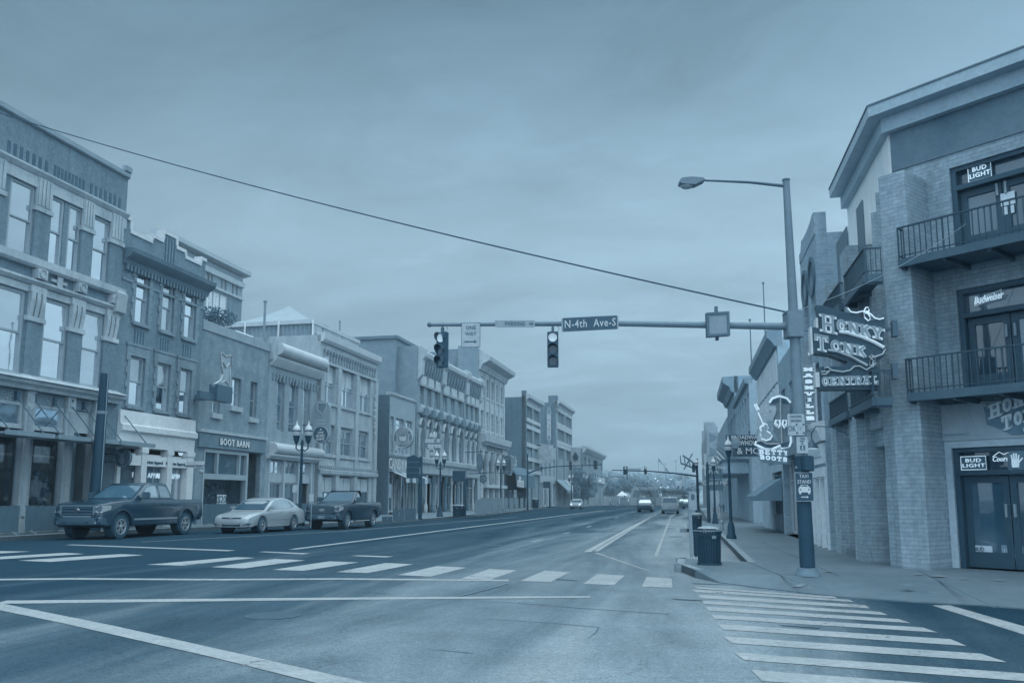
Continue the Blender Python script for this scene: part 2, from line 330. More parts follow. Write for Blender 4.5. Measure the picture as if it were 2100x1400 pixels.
# ================================================================ GROUND
def struct(o): o['kind'] = 'structure'; return o
def road_mat():
    m = bpy.data.materials.new('worn_asphalt'); m.use_nodes = True; MATS['worn_asphalt'] = m
    t = m.node_tree; b = t.nodes['Principled BSDF']
    geo = N(t, 'ShaderNodeNewGeometry')
    def noise(scale, det, rough, sc_=(1, 1, 1), rot=0, loc=(0, 0, 0), dist=0.0):
        mp = N(t, 'ShaderNodeMapping'); mp.inputs['Rotation'].default_value = (0, 0, R(rot)); mp.inputs['Scale'].default_value = sc_; mp.inputs['Location'].default_value = loc; K(t, geo, 'Position', mp, 0)
        n = N(t, 'ShaderNodeTexNoise', i_Scale=scale, i_Detail=det, i_Roughness=rough, i_Distortion=dist); K(t, mp, 0, n, 'Vector'); return n
    n1 = noise(1.0, 8.0, .60, (.40, .05, 1), -4, (1.7, .35, 0), .9)          # bands of traffic wear, with wet sky sheen put into the colour
    n3 = noise(42.0, 3.0, .85); n5 = noise(13.0, 4.0, .75); n4 = noise(.9, 8.0, .65); nS = noise(.8, 6.0, .7, (1.4, .12, 1), -3, (5, 2, 0), 1.2)
    sp = N(t, 'ShaderNodeSeparateXYZ'); K(t, geo, 'Position', sp, 0)
    sx = math_(t, 'MULTIPLY_ADD', (sp, 0), 1/17.0); sx.inputs[2].default_value = .72; sR = math_(t, 'MULTIPLY_ADD', (sp, 0), -.22); sR.inputs[2].default_value = .84; sx = math_(t, 'MINIMUM', (sx, 0), (sR, 0)); sx = math_(t, 'MAXIMUM', (sx, 0), .30) if 0 else sx
    sm = math_(t, 'MULTIPLY', (sp, 1), -.003); s2 = math_(t, 'ADD', (sx, 0), (sm, 0))  # paler mid-street: wet sky sheen partly carried in the base colour
    nn = math_(t, 'SUBTRACT', (n1, 'Fac'), .5); nn = math_(t, 'MULTIPLY', (nn, 0), 1.15)
    s3 = math_(t, 'ADD', (s2, 0), (nn, 0)); s3.use_clamp = True
    def track(x0, w, k):
        d = math_(t, 'SUBTRACT', (sp, 0), x0); w1 = math_(t, 'MULTIPLY', (nS, 'Fac'), 2.2); d = math_(t, 'ADD', (d, 0), (w1, 0)); d = math_(t, 'ABSOLUTE', (d, 0)); d = math_(t, 'DIVIDE', (d, 0), w); d = math_(t, 'SUBTRACT', 1.0, (d, 0)); d.use_clamp = True
        return math_(t, 'MULTIPLY', (d, 0), k)
    wet = math_(t, 'ADD', (track(-2.6, .9, .9), 0), (track(-5.6, .7, .6), 0)); wet = math_(t, 'ADD', (wet, 0), (track(-9.0, .8, .5), 0)); wet = math_(t, 'ADD', (wet, 0), (track(.4, .8, .6), 0))
    far = math_(t, 'MULTIPLY_ADD', (sp, 1), .06); far.inputs[2].default_value = -.9; far.use_clamp = True
    wet = math_(t, 'MULTIPLY', (wet, 0), (far, 0)); wet.use_clamp = True
    cr = ramp(t, [(0, col(-.04, .95)), (.3, col(.12, .95)), (.6, col(.46, .85)), (1, col(.70, .85))]); K(t, s3, 0, cr, 0)
    out = (cr, 0)
    for n, lo, hi in ((n3, .50, 1.5), (n5, .76, 1.22), (n4, .84, 1.14)):
        rf = ramp(t, [(.3, (lo,)*3), (.7, (hi,)*3)]); K(t, n, 'Fac', rf, 0)
        m1 = N(t, 'ShaderNodeMix', data_type='RGBA', blend_type='MULTIPLY'); m1.inputs[0].default_value = 1; t.links.new(out[0].outputs[out[1]], m1.inputs[6]); K(t, rf, 0, m1, 7); out = (m1, 2)
    vo = N(t, 'ShaderNodeTexVoronoi', feature='DISTANCE_TO_EDGE', i_Scale=.22); dv = N(t, 'ShaderNodeMix', data_type='RGBA', blend_type='ADD'); dv.inputs[0].default_value = 1.4; K(t, geo, 'Position', dv, 6); K(t, n4, 'Color', dv, 7); K(t, dv, 2, vo, 'Vector')
    rc = ramp(t, [(.0, (.62,)*3), (.0025, (1,)*3)]); K(t, vo, 'Distance', rc, 0)
    m1 = N(t, 'ShaderNodeMix', data_type='RGBA', blend_type='MULTIPLY'); m1.inputs[0].default_value = .8; K(t, out[0], 2, m1, 6); K(t, rc, 0, m1, 7)
    K(t, m1, 2, b, 'Base Color')
    rr = ramp(t, [(0, (.85,)*3), (.5, (.60,)*3), (1, (.50,)*3)]); K(t, s3, 0, rr, 0); w2 = math_(t, 'MULTIPLY', (wet, 0), .32); r2 = math_(t, 'SUBTRACT', (rr, 0), (w2, 0)); r2 = math_(t, 'MAXIMUM', (r2, 0), .14); K(t, r2, 0, b, 'Roughness')
    ss = math_(t, 'MULTIPLY_ADD', (s3, 0), .30); ss.inputs[2].default_value = .05; s4 = math_(t, 'MULTIPLY_ADD', (wet, 0), .55); K(t, ss, 0, s4, 2); K(t, s4, 0, b, 'Specular IOR Level')
    bp = N(t, 'ShaderNodeBump', i_Strength=.45, i_Distance=.012); K(t, n3, 'Fac', bp, 'Height'); K(t, bp, 0, b, 'Normal')
    return m
M_road = road_mat()
struct(G().poly([(-2500, -300, -.05), (2500, -300, -.05), (2500, 4000, -.05), (-2500, 4000, -.05)]).build('ground', mat('far_ground', .42, .95, .06, .05)))
struct(G().poly([(-90, -60, 0), (90, -60, 0), (90, 420, 0), (-90, 420, 0)]).build('road', M_road))
def P2(x, y, z=0.0): q = gnd(x, y, z); return (q.x, q.y)
M_walk = mat('pavement_concrete', .33, .6, .07, .5, bump=.25, e=.85, spec=.3)
M_kerb = mat('kerb_stone', .46, .7, .08, 1.5, bump=.2, e=.7)
def strip(g, line, wd, z0, z1):
    for a, b in zip(line, line[1:]):
        a, b = Vector(a), Vector(b); d = (b-a).normalized(); n = Vector((-d.y, d.x))*wd
        g.prism([tuple(a), tuple(b), tuple(b+n), tuple(a+n)], z0, z1, 'uw')
lk = [P2(*q) for q in ((0, 1098), (80, 1096), (440, 1086.5), (620, 1082), (785, 1073), (888, 1066), (963, 1058.5), (1054, 1051.5), (1108, 1042.6))]
lk = [(-24.3, 15.0), (-24.1, 34.5), (-22.4, 38.5), (-20.6, 43.5)]+lk[4:]
LK = lk
end = Vector(lk[-1]); lk2 = [tuple(end), (end.x-.5, end.y+22)]
struct(G().prism([(-75, 15.0)]+lk+[(lk[-1][0]-.3, lk[-1][1]+8), (-75, lk[-1][1]+8)], .0, .15, 'uw').build('pavement_left', M_walk))
g = G(); strip(g, lk, .16, 0, .154); struct(g.build('kerb_left', M_kerb))
struct(G().prism([(-19.5, end.y+26), (-19.5, 330), (-75, 330), (-75, end.y+26)], 0, .15, 'uw').build('pavement_left_far', M_walk))
near0 = [P2(*q) for q in ((2100, 1249), (2005, 1241.5), (1871, 1235), (1719, 1224), (1567, 1207), (1475, 1195), (1426, 1184), (1397, 1172))]
nose = [P2(*q, .15) for q in ((1388.5, 1157), (1389, 1148), (1394, 1143))]
inner = [P2(*q, .15) for q in ((1534, 1152), (1485, 1103), (1463, 1083))]
bulb2 = [P2(*q) for q in ((1425, 1092), (1408, 1090))]+[P2(*q, .15) for q in ((1401, 1084), (1403, 1073), (1410, 1071))]
inn2 = [P2(*q, .15) for q in ((1453, 1070), (1444, 1052))]
d0 = Vector(near0[0])-Vector(near0[2]); d0.normalize()
near0 = [tuple(Vector(near0[0])+d0*40)]+near0
inw = [Vector((-(Vector(b_)-Vector(a_)).normalized().y, (Vector(b_)-Vector(a_)).normalized().x))*-1 for a_, b_ in zip(near0, near0[1:])]
near = [tuple(Vector(q)+inw[min(k, len(inw)-1)]*(2.2 if k < 5 else 1.2 if k == 5 else .35 if k == 6 else 0)) for k, q in enumerate(near0)]
g = G()
for k in range(len(near0)-1): g.poly([(*near0[k], .018), (*near0[k+1], .018 if k < 6 else .15), (*near[k+1], .15), (*near[k], .15)]); g.poly([(*near0[k], -.01), (*near0[k+1], -.01), (*near0[k+1], .018 if k < 6 else .15), (*near0[k], .018)])
struct(g.build('kerb_ramp', M_walk))
rk = near+nose+inner+bulb2+inn2
yE = 130
rk += [(inn2[-1][0], yE)]
struct(G().prism(rk+[(60, yE), (60, rk[0][1]+.01)], 0, .15, 'uw').build('pavement_right', M_walk))
g = G(); strip(g, rk[7:-1], -.16, 0, .154); struct(g.build('kerb_right', M_kerb))
struct(G().prism([(inn2[-1][0], yE+20), (60, yE+20), (60, 330), (inn2[-1][0], 330)], 0, .15, 'uw').build('pavement_right_far', M_walk))
g = G()                                             # joints of the pavement flags
for q in (((1534, 1152), (1640, 1195)), ((1560, 1110), (1720, 1180)), ((1640, 1140), (1560, 1139)), ((1880, 1168), (2040, 1245)), ((1500, 1085), (1580, 1084))):
    a, b_ = Vector(P2(*q[0], .154)), Vector(P2(*q[1], .154)); d = (b_-a).normalized(); n = Vector((-d.y, d.x))*.012
    g.poly([(*(a+n), .154), (*(b_+n), .154), (*(b_-n), .154), (*(a-n), .154)])
struct(g.build('pavement_joints', mat('joint_dirt', .16, .9, e=.8)))
struct(G().poly([(*P2(x, y, z_), z_+.012) for x, y, z_ in ((1625, 1203, .050), (1652, 1196, .076), (1737, 1203, .072), (1714, 1210, .038))]).build('ramp_border', mat('pale_ramp_edge', .52, .8, e=.8)))
struct(G().poly([(*P2(x, y, z_), z_+.018) for x, y, z_ in ((1640, 1203, .053), (1655, 1198.5, .069), (1722, 1203.5, .064), (1708, 1207.5, .045))]).build('ramp_tactile_plate', mat('ramp_plate', .30, .8, .08, 6, e=.8)))
M_mark = mat('road_paint', .70, .65, .08, 1.6, e=.95, fine=.06, spec=.25)
def worn(m, thr=.625):
    t = m.node_tree; b = t.nodes['Principled BSDF']; geo = N(t, 'ShaderNodeNewGeometry')
    a, c = (N(t, 'ShaderNodeTexNoise', i_Scale=s_, i_Detail=7.0, i_Roughness=.75) for s_ in (1.1, 16.0)); K(t, geo, 'Position', a, 'Vector'); K(t, geo, 'Position', c, 'Vector')
    s1 = math_(t, 'MULTIPLY', (a, 'Fac'), .6); s2 = math_(t, 'MULTIPLY_ADD', (c, 'Fac'), .45); K(t, s1, 0, s2, 2)
    r = ramp(t, [(thr-.03, (1,)*3), (thr+.03, (.12,)*3)]); K(t, s2, 0, r, 0); K(t, r, 0, b, 'Alpha')
worn(M_mark)
def marks(name, quads, z=.005, m=None):
    g = G()
    for q in quads: g.poly([(*P2(x, y, z), z) for x, y in q])
    return struct(g.build(name, m or M_mark))
A = lambda L: [(x/3, 1050+y/3) for x, y in L]
B = lambda L: [(600+x/2.625, 1000+y/2.625) for x, y in L]
Cc = lambda L: [(1300+x/2.625, 1020+y/2.625) for x, y in L]
marks('crosswalk_markings', [A(q) for q in ([(0, 238), (190, 240), (0, 252)], [(0, 272), (400, 248), (520, 255), (0, 288)], [(110, 296), (740, 256), (885, 262), (310, 304)], [(900, 321), (1450, 275), (1570, 279), (1120, 327)], [(1300, 336), (1690, 286), (1880, 294), (1500, 344)])]
      + [B(q) for q in ([(-110, 440), (200, 394), (357, 400), (60, 445)], [(235, 452), (500, 403), (650, 410), (405, 457)], [(565, 468), (775, 420), (935, 428), (745, 476)], [(905, 487), (1060, 435), (1210, 442), (1065, 493)], [(1225, 500), (1355, 445), (1495, 453), (1390, 505)], [(1565, 515), (1640, 463), (1790, 470), (1730, 522)], [(1880, 530), (1905, 478), (2040, 487), (2045, 537)])])
marks('crosswalk_markings', [Cc(q) for q in ([(330, 479), (1080, 531), (1095, 541), (345, 489)], [(310, 492), (1160, 548), (1185, 560), (330, 507)], [(345, 521), (1245, 577), (1270, 594), (360, 540)], [(365, 553), (1325, 613), (1370, 631), (378, 570)], [(385, 585), (1425, 652), (1490, 673), (402, 607)], [(415, 628), (1555, 697), (1635, 724), (435, 650)], [(450, 678), (1705, 760), (1790, 796), (480, 708)], [(480, 745), (1870, 838), (2008, 884), (530, 782)], [(540, 832), (2160, 948), (2160, 990), (595, 872)], [(630, 925), (2160, 1040), (2160, 1084), (690, 985)])])
marks('stop_line', [Cc([(1605, 578), (1700, 578), (2140, 702), (2140, 748)]), A([(400, 200), (450, 197), (1450, 233), (1400, 238)]), A([(1590, 243), (1630, 240), (1910, 252), (1860, 257)]), B([(310, 365), (360, 362), (545, 368), (500, 373)])])
def pline(pts, hw0, hw1):
    Q = [Vector(P2(*p_)) for p_ in pts]; out = []
    for k, (a, b_) in enumerate(zip(Q, Q[1:])):
        d = (b_-a).normalized(); n = Vector((-d.y, d.x)); h0 = hw0+(hw1-hw0)*k/(len(Q)-1); h1 = hw0+(hw1-hw0)*(k+1)/(len(Q)-1)
        out.append([a+n*h0, b_+n*h1, b_-n*h1, a-n*h0])
    return out
def lines(name, L, z=.005, m=None):
    g = G()
    for pts, h0, h1 in L:
        for q in pline(pts, h0, h1): g.poly([(p_.x, p_.y, z) for p_ in q])
    return struct(g.build(name, m or M_mark))
lines('diagonal_crossing_markings', [([(-160, 1188.5), (0, 1188), (150, 1186.5), (440, 1188.3), (700, 1186.7), (1043, 1190)], .16, .14), ([(0, 1234.5), (330, 1231), (700, 1227.3), (1090, 1224.4), (1210, 1223.8)], .2, .10)])
marks('diagonal_crossing_markings', [[(-60, 1226), (0, 1235.5), (233, 1282), (467, 1334), (768, 1402), (660, 1402), (430, 1345), (130, 1277), (-60, 1238)]], .006)
lines('lane_lines', [([(1340, 1056.5), (1290, 1083), (1240, 1111), (1205, 1131)], .07, .10), ([(1346, 1053.5), (1300, 1081), (1222, 1130)], .06, .07), ([(1222, 1133), (1330, 1170)], .05, .03), ([(1240, 1046), (1100, 1063.5), (943, 1083), (600, 1126)], .14, .13), ([(1060, 1060), (700, 1089), (290, 1111)], .06, .05), ([(1388, 1051), (1375, 1060), (1345, 1140)], .05, .05)])
lines('lane_dashes', [([(1155, 1094), (1169, 1091)], .06, .06), ([(1203, 1081), (1213, 1078)], .06, .06), ([(1260, 1063), (1270, 1060.4)], .06, .06), ([(1090, 1111), (1112, 1106)], .06, .06)])
lines('road_cracks', [([(931, 1230), (1060, 1236), (1180, 1246), (1373, 1259)], .008, .016), ([(985, 1268), (1130, 1277), (1228, 1286)], .006, .012), ([(1228, 1286), (1222, 1297), (1205, 1309)], .012, .005), ([(730, 1212), (800, 1218)], .03, .01), ([(875, 1330), (970, 1339)], .005, .012)], .004, mat('crack_dark', .22, .9, e=.8))  # thin dark lines drawn along the cracks
M_patch = mat('tar_patch', .27, .5, .06, 2, e=.8)
lines('tar_seams', [([(1040, 1196), (1000, 1208), (945, 1222)], .05, .03), ([(1420, 1196), (1500, 1199)], .06, .03), ([(1380, 1228), (1440, 1231)], .05, .05), ([(1600, 1282), (1680, 1287)], .03, .05), ([(1140, 1187), (1185, 1190)], .06, .06)], .009, M_patch)

for x, y, r, lab in ((560, 1262, .36, 'utility cover'), (1010, 1118, .32, 'utility cover'), (1385, 1100, .28, 'utility cover')):
    P = gnd(x, y); g = G(); g.lathe([(r, .0), (r, .007), (r*.9, .007), (r*.88, .004)], (P.x, P.y, 0), 24); struct(g.build('manhole_cover', mat('cast_iron', .12, .6, .06, 8, e=.9)))

g = G(); rn = random.Random(9)
for k in range(46):                                  # gum, drips and paper scraps
    x, y = (rn.uniform(1440, 1800), rn.uniform(1090, 1190)) if k < 38 else rn.choice(((1885, 1178), (1925, 1182), (1975, 1187), (2050, 1190), (1700, 1172), (1860, 1200), (1915, 1215), (1990, 1200)))
    c = gnd(x, y, .157); r = rn.uniform(.012, .03) if k < 38 else rn.uniform(.06, .12); g.poly([(c.x+r*rn.uniform(.6, 1.2)*math.cos(a), c.y+r*rn.uniform(.6, 1.2)*math.sin(a), .157+.0003*k) for a in [R(q) for q in range(0, 360, 45)]])
struct(g.build('pavement_spots', mat('pavement_spot', .44, .8, e=.8)))
# ================================================================ building helper
class Bld:
    def __init__(s, fr, name, label, cat, u0, u1, h, depth, wm, w=0.0, v0=.15, group=None, wall_name='wall', root=None):
        s.fr = fr; s.u0, s.u1, s.h, s.d, s.w, s.v0, s.wm = u0, u1, h, depth, w, v0, wm
        s.root = root or thing(name, fr((u0+u1)/2, w, 0), label, cat, group, world=True); s.op = []; s.arch = []; s.wall_name = wall_name
    def g(s): return G(s.fr)
    def px(s, x0, y0, x1, y1, w=None): return s.fr.rect(x0, y0, x1, y1, s.w if w is None else w)
    def opn(s, r, arch=False): s.op.append(r); (s.arch.append(r) if arch else 0); return r
    def finish(s, rev=.28, top=None, side_mat=None):
        g = s.g(); w = s.w
        us = sorted({s.u0, s.u1, *[q for r in s.op for q in r[:2]]}); vs = sorted({s.v0, s.h, *[q for r in s.op for q in r[2:]]})
        us = [q for q in us if s.u0 <= q <= s.u1]; vs = [q for q in vs if s.v0 <= q <= s.h]
        for a, b in zip(us, us[1:]):
            for c, d in zip(vs, vs[1:]):
                mu, mv = (a+b)/2, (c+d)/2
                if any(r[0] < mu < r[1] and r[2] < mv < r[3] for r in s.op): continue
                g.poly([(a, w, c), (b, w, c), (b, w, d), (a, w, d)])
        for a, b, c, d in s.op:
            a, b, c, d = max(a, s.u0), min(b, s.u1), max(c, s.v0), min(d, s.h)
            for q in ([(a, c), (a, d)], [(b, c), (b, d)], [(a, c), (b, c)], [(a, d), (b, d)]):
                g.poly([(q[0][0], w, q[0][1]), (q[1][0], w, q[1][1]), (q[1][0], w-rev, q[1][1]), (q[0][0], w-rev, q[0][1])])
        for a, b, c, d in s.arch:                  # fill the corners over a round-headed opening
            r = (b-a)/2; m = (a+b)/2; n = 8
            for sg in (-1, 1):
                pts = [(m+sg*r, d)]+[(m+sg*r*math.cos(math.pi/2*k/n), d-r*.8+r*.8*math.sin(math.pi/2*k/n)) for k in range(n+1)]
                g.prism(pts, w-rev+.02, w-.001)
        u0, u1, v0, h, d = s.u0, s.u1, s.v0, s.h, s.d
        if not side_mat:
            g.poly([(u0, w, v0), (u0, w, h), (u0, w-d, h), (u0, w-d, v0)])
        g.poly([(u1, w, v0), (u1, w, h), (u1, w-d, h), (u1, w-d, v0)])
        g.poly([(u0, w, h), (u1, w, h), (u1, w-d, h), (u0, w-d, h)]); g.poly([(u0, w-d, v0), (u1, w-d, v0), (u1, w-d, h), (u0, w-d, h)])
        o = g.build(s.wall_name, s.wm, s.root)
        if side_mat:
            G(s.fr).box(u0, u0+.012, w-d, w-.002, v0, h).build('side_wall', side_mat, s.root)
        return o
    def bar(s, name, m, u0, u1, v0, v1, proj, back=.02, bevel=0):
        return s.g().box(u0, u1, s.w-back, s.w+proj, v0, v1).build(name, m, s.root, bevel=bevel)
    def sash(s, r, fm, gm, fw=.09, dep=.16, rails=(.5,), mulls=(), sill=None, sm=None, name='window', arch=False, blind=0, opn=True, bm=None, split=None):
        if opn: s.opn(r, arch)
        a, b, c, d = r; w = s.w-dep; g = s.g()
        g.box(a, a+fw, w-.06, w+.05, c, d).box(b-fw, b, w-.06, w+.05, c, d).box(a+fw, b-fw, w-.06, w+.05, d-fw, d).box(a+fw, b-fw, w-.06, w+.05, c, c+fw)
        for t in rails: v = c+(d-c)*t; g.box(a+fw, b-fw, w-.05, w+.035, v-fw*.3, v+fw*.3)
        for t in mulls: u = a+(b-a)*t; g.box(u-fw*.32, u+fw*.32, w-.05, w+.04, c+fw, d-fw)
        o = g.build(name, fm, s.root)
        g = s.g()
        if split:                                   # lower sash sits further back
            v = c+(d-c)*rails[0]
            g.poly([(a+fw*.5, w, v), (b-fw*.5, w, v), (b-fw*.5, w, d-fw*.5), (a+fw*.5, w, d-fw*.5)]); g.poly([(a+fw*.5, w-.04, c+fw*.5), (b-fw*.5, w-.04, c+fw*.5), (b-fw*.5, w-.04, v), (a+fw*.5, w-.04, v)])
        else: g.poly([(a+fw*.5, w-.01, c+fw*.5), (b-fw*.5, w-.01, c+fw*.5), (b-fw*.5, w-.01, d-fw*.5), (a+fw*.5, w-.01, d-fw*.5)])
        g.build('pane', gm, o)
        if blind:
            s.g().box(a+fw, b-fw, w-.004, w+.012, d-fw-(d-c)*blind, d-fw).build('blind', bm or mat('blind', .55), o)
        if sill: s.g().box(a-.12, b+.12, s.w-.05, s.w+.12, c-sill, c-.002).build('sill', sm or fm, o)
        return o
    def profile(s, name, m, u0, u1, pts, bevel=0):
        """moulding: pts=(w,v) cross-section run from u0 to u1"""
        return s.g().prism([(s.w+a, b) for a, b in pts], u0, u1, 'wv').build(name, m, s.root, smooth=25)

# ================================================================ materials used by many things
M_stone = mat('weathered_stone', .60, .8, .10, .9, bump=.2, grime=True)
M_frame = mat('window_paint', .50, .55, .04)
M_frame_d = mat('dark_window_paint', .22, .5, .03)
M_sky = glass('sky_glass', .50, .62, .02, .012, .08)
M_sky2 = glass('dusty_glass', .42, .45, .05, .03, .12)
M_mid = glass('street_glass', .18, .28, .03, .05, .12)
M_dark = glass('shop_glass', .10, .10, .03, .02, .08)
M_clear = clear_glass('display_glass', .10)
M_black = mat('black_iron', .07, .45, .03, spec=.5)
M_dk = mat('dark_paint', .16, .5, .04)
M_steel = mat('galvanised_steel', .42, .5, .05, spec=.5)
M_white = mat('white_paint', .82, .6, .04)
M_lit = mat('lit_bulb', .9, emit=.75)
M_neon = mat('neon_tube', .9, emit=.62)
M_neon2 = mat('unlit_neon_tube', .72, .3)
M_room = mat('room_wall', .22, .9, .05)
M_trim = mat('painted_trim', .58, .6, .06, bump=.1, grime=True)

# ================================================================ LEFT ROW
uL = lambda x, y, w=0: FL.hit(x, y, w)[0]
vL = lambda x, y, w=0: FL.hit(x, y, w)[1]
bk1 = mat('red_brown_brick', .28, .85, .06, .7, kind='brick', g2=.44, bmix=.65, fine=.05)
b = Bld(FL, 'brick_building', 'ornate brick corner building with pale stone bands and steel shop canopies, nearest on the left', 'building', uL(-330, 900), uL(262, 385), vL(140, 300), 16, bk1)
U0, U1 = b.u0, b.u1
band_top = lambda x, y0, y1: (vL(x, y1), vL(x, y0))
top_w = [b.px(16, 368, 70, 522), b.px(98, 404, 129, 548), b.px(137, 424, 166, 560), b.px(184, 444, 224, 584)]
low_w = [b.px(-24, 592, 47, 766), b.px(85, 616, 137, 781), b.px(163, 640, 208, 796)]
wid = U1-top_w[0][0]
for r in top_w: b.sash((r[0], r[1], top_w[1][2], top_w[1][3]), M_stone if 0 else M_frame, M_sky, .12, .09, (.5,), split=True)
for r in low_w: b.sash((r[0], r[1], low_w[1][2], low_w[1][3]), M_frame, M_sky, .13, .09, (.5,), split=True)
off = top_w[0][0]-low_w[0][0]
pit = top_w[3][1]-top_w[0][0]
r = top_w[3]; b.sash((r[0]-pit-.9, r[1]-pit-.9, top_w[1][2], top_w[1][3]), M_frame, M_sky, .12, .09, (.5,), split=True)
v_belt = vL(150, 395); v_head = top_w[1][3]
b.profile('belt_course', M_stone, U0, U1+.02, [(-.02, v_belt-.05), (.10, v_belt-.05), (.22, v_belt+.12), (.22, v_belt+.2), (-.02, v_belt+.24)])
b.bar('stone_frieze', M_stone, U0, U1, v_head+.02, v_belt-.06, .07)
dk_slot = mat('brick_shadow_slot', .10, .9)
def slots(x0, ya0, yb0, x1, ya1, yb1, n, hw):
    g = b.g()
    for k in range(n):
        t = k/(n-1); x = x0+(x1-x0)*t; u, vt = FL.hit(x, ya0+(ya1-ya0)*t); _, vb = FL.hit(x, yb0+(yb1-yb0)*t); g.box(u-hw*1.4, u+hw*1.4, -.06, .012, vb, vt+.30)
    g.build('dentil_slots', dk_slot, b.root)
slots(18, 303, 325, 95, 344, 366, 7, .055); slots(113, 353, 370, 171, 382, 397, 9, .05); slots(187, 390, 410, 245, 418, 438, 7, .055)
b.profile('coping', mat('coping_stone', .42, .8), U0, U1, [(-.4, b.h), (.05, b.h), (.13, b.h+.06), (.13, b.h+.26), (-.4, b.h+.30)])
b.bar('coping_block', mat('coping_stone'), U1-.42, U1+.04, b.h+.3, b.h+.55, .18)
v_s1, v_s0 = vL(120, 549), vL(120, 568)
b.profile('sill_band', M_stone, U0, U1+.02, [(-.02, v_s0), (.18, v_s0), (.26, v_s0+.1), (.26, v_s1), (-.02, v_s1+.06)])
v_b2 = vL(120, 598); v_h2 = low_w[1][3]
b.profile('lower_belt', M_stone, U0, U1+.02, [(-.02, v_b2-.1), (.12, v_b2-.08), (.24, v_b2+.05), (.24, v_b2+.14), (-.02, v_b2+.18)])
b.bar('lower_frieze', M_stone, U0, U1, v_h2+.03, v_b2-.11, .06)
pil = [((top_w[0][1]+top_w[1][0])/2, .42), ((top_w[2][1]+top_w[3][0])/2, .36), (U1-.62, .42), (top_w[0][0]-.75, .42)]
for u, hw in pil:
    b.bar('pilaster', bk1, u-hw, u+hw, v_s1+.02, top_w[1][3]-.95, .09)
    b.bar('capital', M_stone, u-hw-.08, u+hw+.08, top_w[1][3]-.95, top_w[1][3]-.76, .15)
    g = b.g()
    for k in range(4): uu = u-hw+.02+k*(2*hw-.04)/4; g.box(uu+.03, uu+(2*hw-.04)/4-.03, 0, .14, top_w[1][3]-.70, v_belt-.12)
    g.box(u-hw, u+hw, 0, .10, top_w[1][3]-.76, v_belt-.06)
    g.build('fluted_block', M_stone, b.root)
pil2 = [((low_w[0][1]+low_w[1][0])/2, .42), ((low_w[1][1]+low_w[2][0])/2, .42), (U1-.62, .42)]
for u, hw in pil2:
    b.bar('pilaster', bk1, u-hw, u+hw, low_w[1][2]-.2, v_h2-1.15, .09)
    b.bar('capital', M_stone, u-hw-.08, u+hw+.08, v_h2-1.15, v_h2-.95, .16)
    g = b.g()
    for k in range(3):
        uu = u-hw+k*(2*hw)/3
        g.prism([(0, v_h2-.95), (.10, v_h2-.93), (.20, v_h2-.3), (.20, v_h2+.05), (0, v_h2+.05)], uu+.04, uu+2*hw/3-.04, 'wv')
    g.box(u-hw, u+hw, 0, .17, v_h2+.05, v_b2-.11); g.build('fluted_block', M_stone, b.root)
    g = b.g(); g.box(u-.26, u+.26, 0, .3, v_b2+.2, v_s0-.02); g.ring((u, (v_b2+v_s0)/2+.12), .15, .19, .29, .34); g.build('rosette_block', M_stone, b.root)
g = b.g(); ub = U1-.35; g.prism([(0, v_s0-.9), (.34, v_s0-.75), (.42, v_s0+.1), (0, v_s0+.5)], ub-.33, ub+.33, 'wv'); g.build('corner_bracket', M_stone, b.root)
g = b.g(); g.box(pil2[0][0]+.7, pil2[1][0]-.7, 0, .09, v_b2+.45, v_s0-.3); g.box(pil2[0][0]+1.0, pil2[1][0]-1.0, .09, .14, v_b2+.6, v_s0-.45); g.build('spandrel_panel', M_stone, b.root)
v_c1, v_c0 = vL(100, 783), vL(100, 806)
b.profile('shop_cornice', M_stone, U0, U1+.25, [(0, v_c0), (.2, v_c0), (.22, v_c0+.14), (.42, v_c0+.22), (.42, v_c0+.36), (.5, v_c0+.40), (.55, v_c1-.1), (.3, v_c1), (0, v_c1+.12)])
b.bar('sill_course', M_stone, U0, U1, v_c1+.13, low_w[1][2]-.05, .12)
v_f0 = vL(100, 838); v_tr = vL(100, 880)
shop = (uL(-300, 900), uL(205, 900), .15, v_c0-.03); b.opn(shop)
fas = mat('dull_fascia_paint', .36, .7, .04)
posts = [uL(-215, 900), uL(-85, 900), uL(57, 900), uL(141, 900), uL(205, 900)-.25]
g = b.g()
for p0, p1 in zip(posts, posts[1:]): g.box(p0+.28, p1-.28, -.32, -.12, v_f0+.12, v_c0-.04)
g.build('fascia_panel', fas, b.root)
orn = [uL(20, 812), uL(110, 825), uL(187, 837)]
for u in orn:
    g = b.g(); vv = (v_f0+v_c0)/2
    for k in range(8): a = k*math.pi/4; L_ = .30 if k % 2 else .42; g.prism([(u+math.cos(a-.22)*.14, vv+math.sin(a-.22)*.14), (u+math.cos(a)*L_, vv+math.sin(a)*L_), (u+math.cos(a+.22)*.14, vv+math.sin(a+.22)*.14), (u, vv)], -.12, -.08-.001*k)
    g.build('fascia_ornament', mat('faded_gilt', .48), b.root)
for u in posts:
    g = b.g(); g.box(u-.3, u+.3, -.3, .06, .15, .8); g.box(u-.26, u-.1, -.3, .03, .8, v_f0); g.box(u+.12, u+.26, -.3, .03, .8, v_f0)
    g.lathe([(.17, .8), (.15, v_f0-.2), (.2, v_f0-.1), (.2, v_f0)], (u+.01, -.02, 0), 14); g.build('shop_post', M_trim, b.root, smooth=35)
    g = b.g(); g.box(u-.22, u+.22, -.3, .06, v_f0, v_c0-.02); g.box(u-.12, u+.12, .06, .09, v_f0+.2, v_c0-.25); g.build('post_panel', M_trim, b.root)
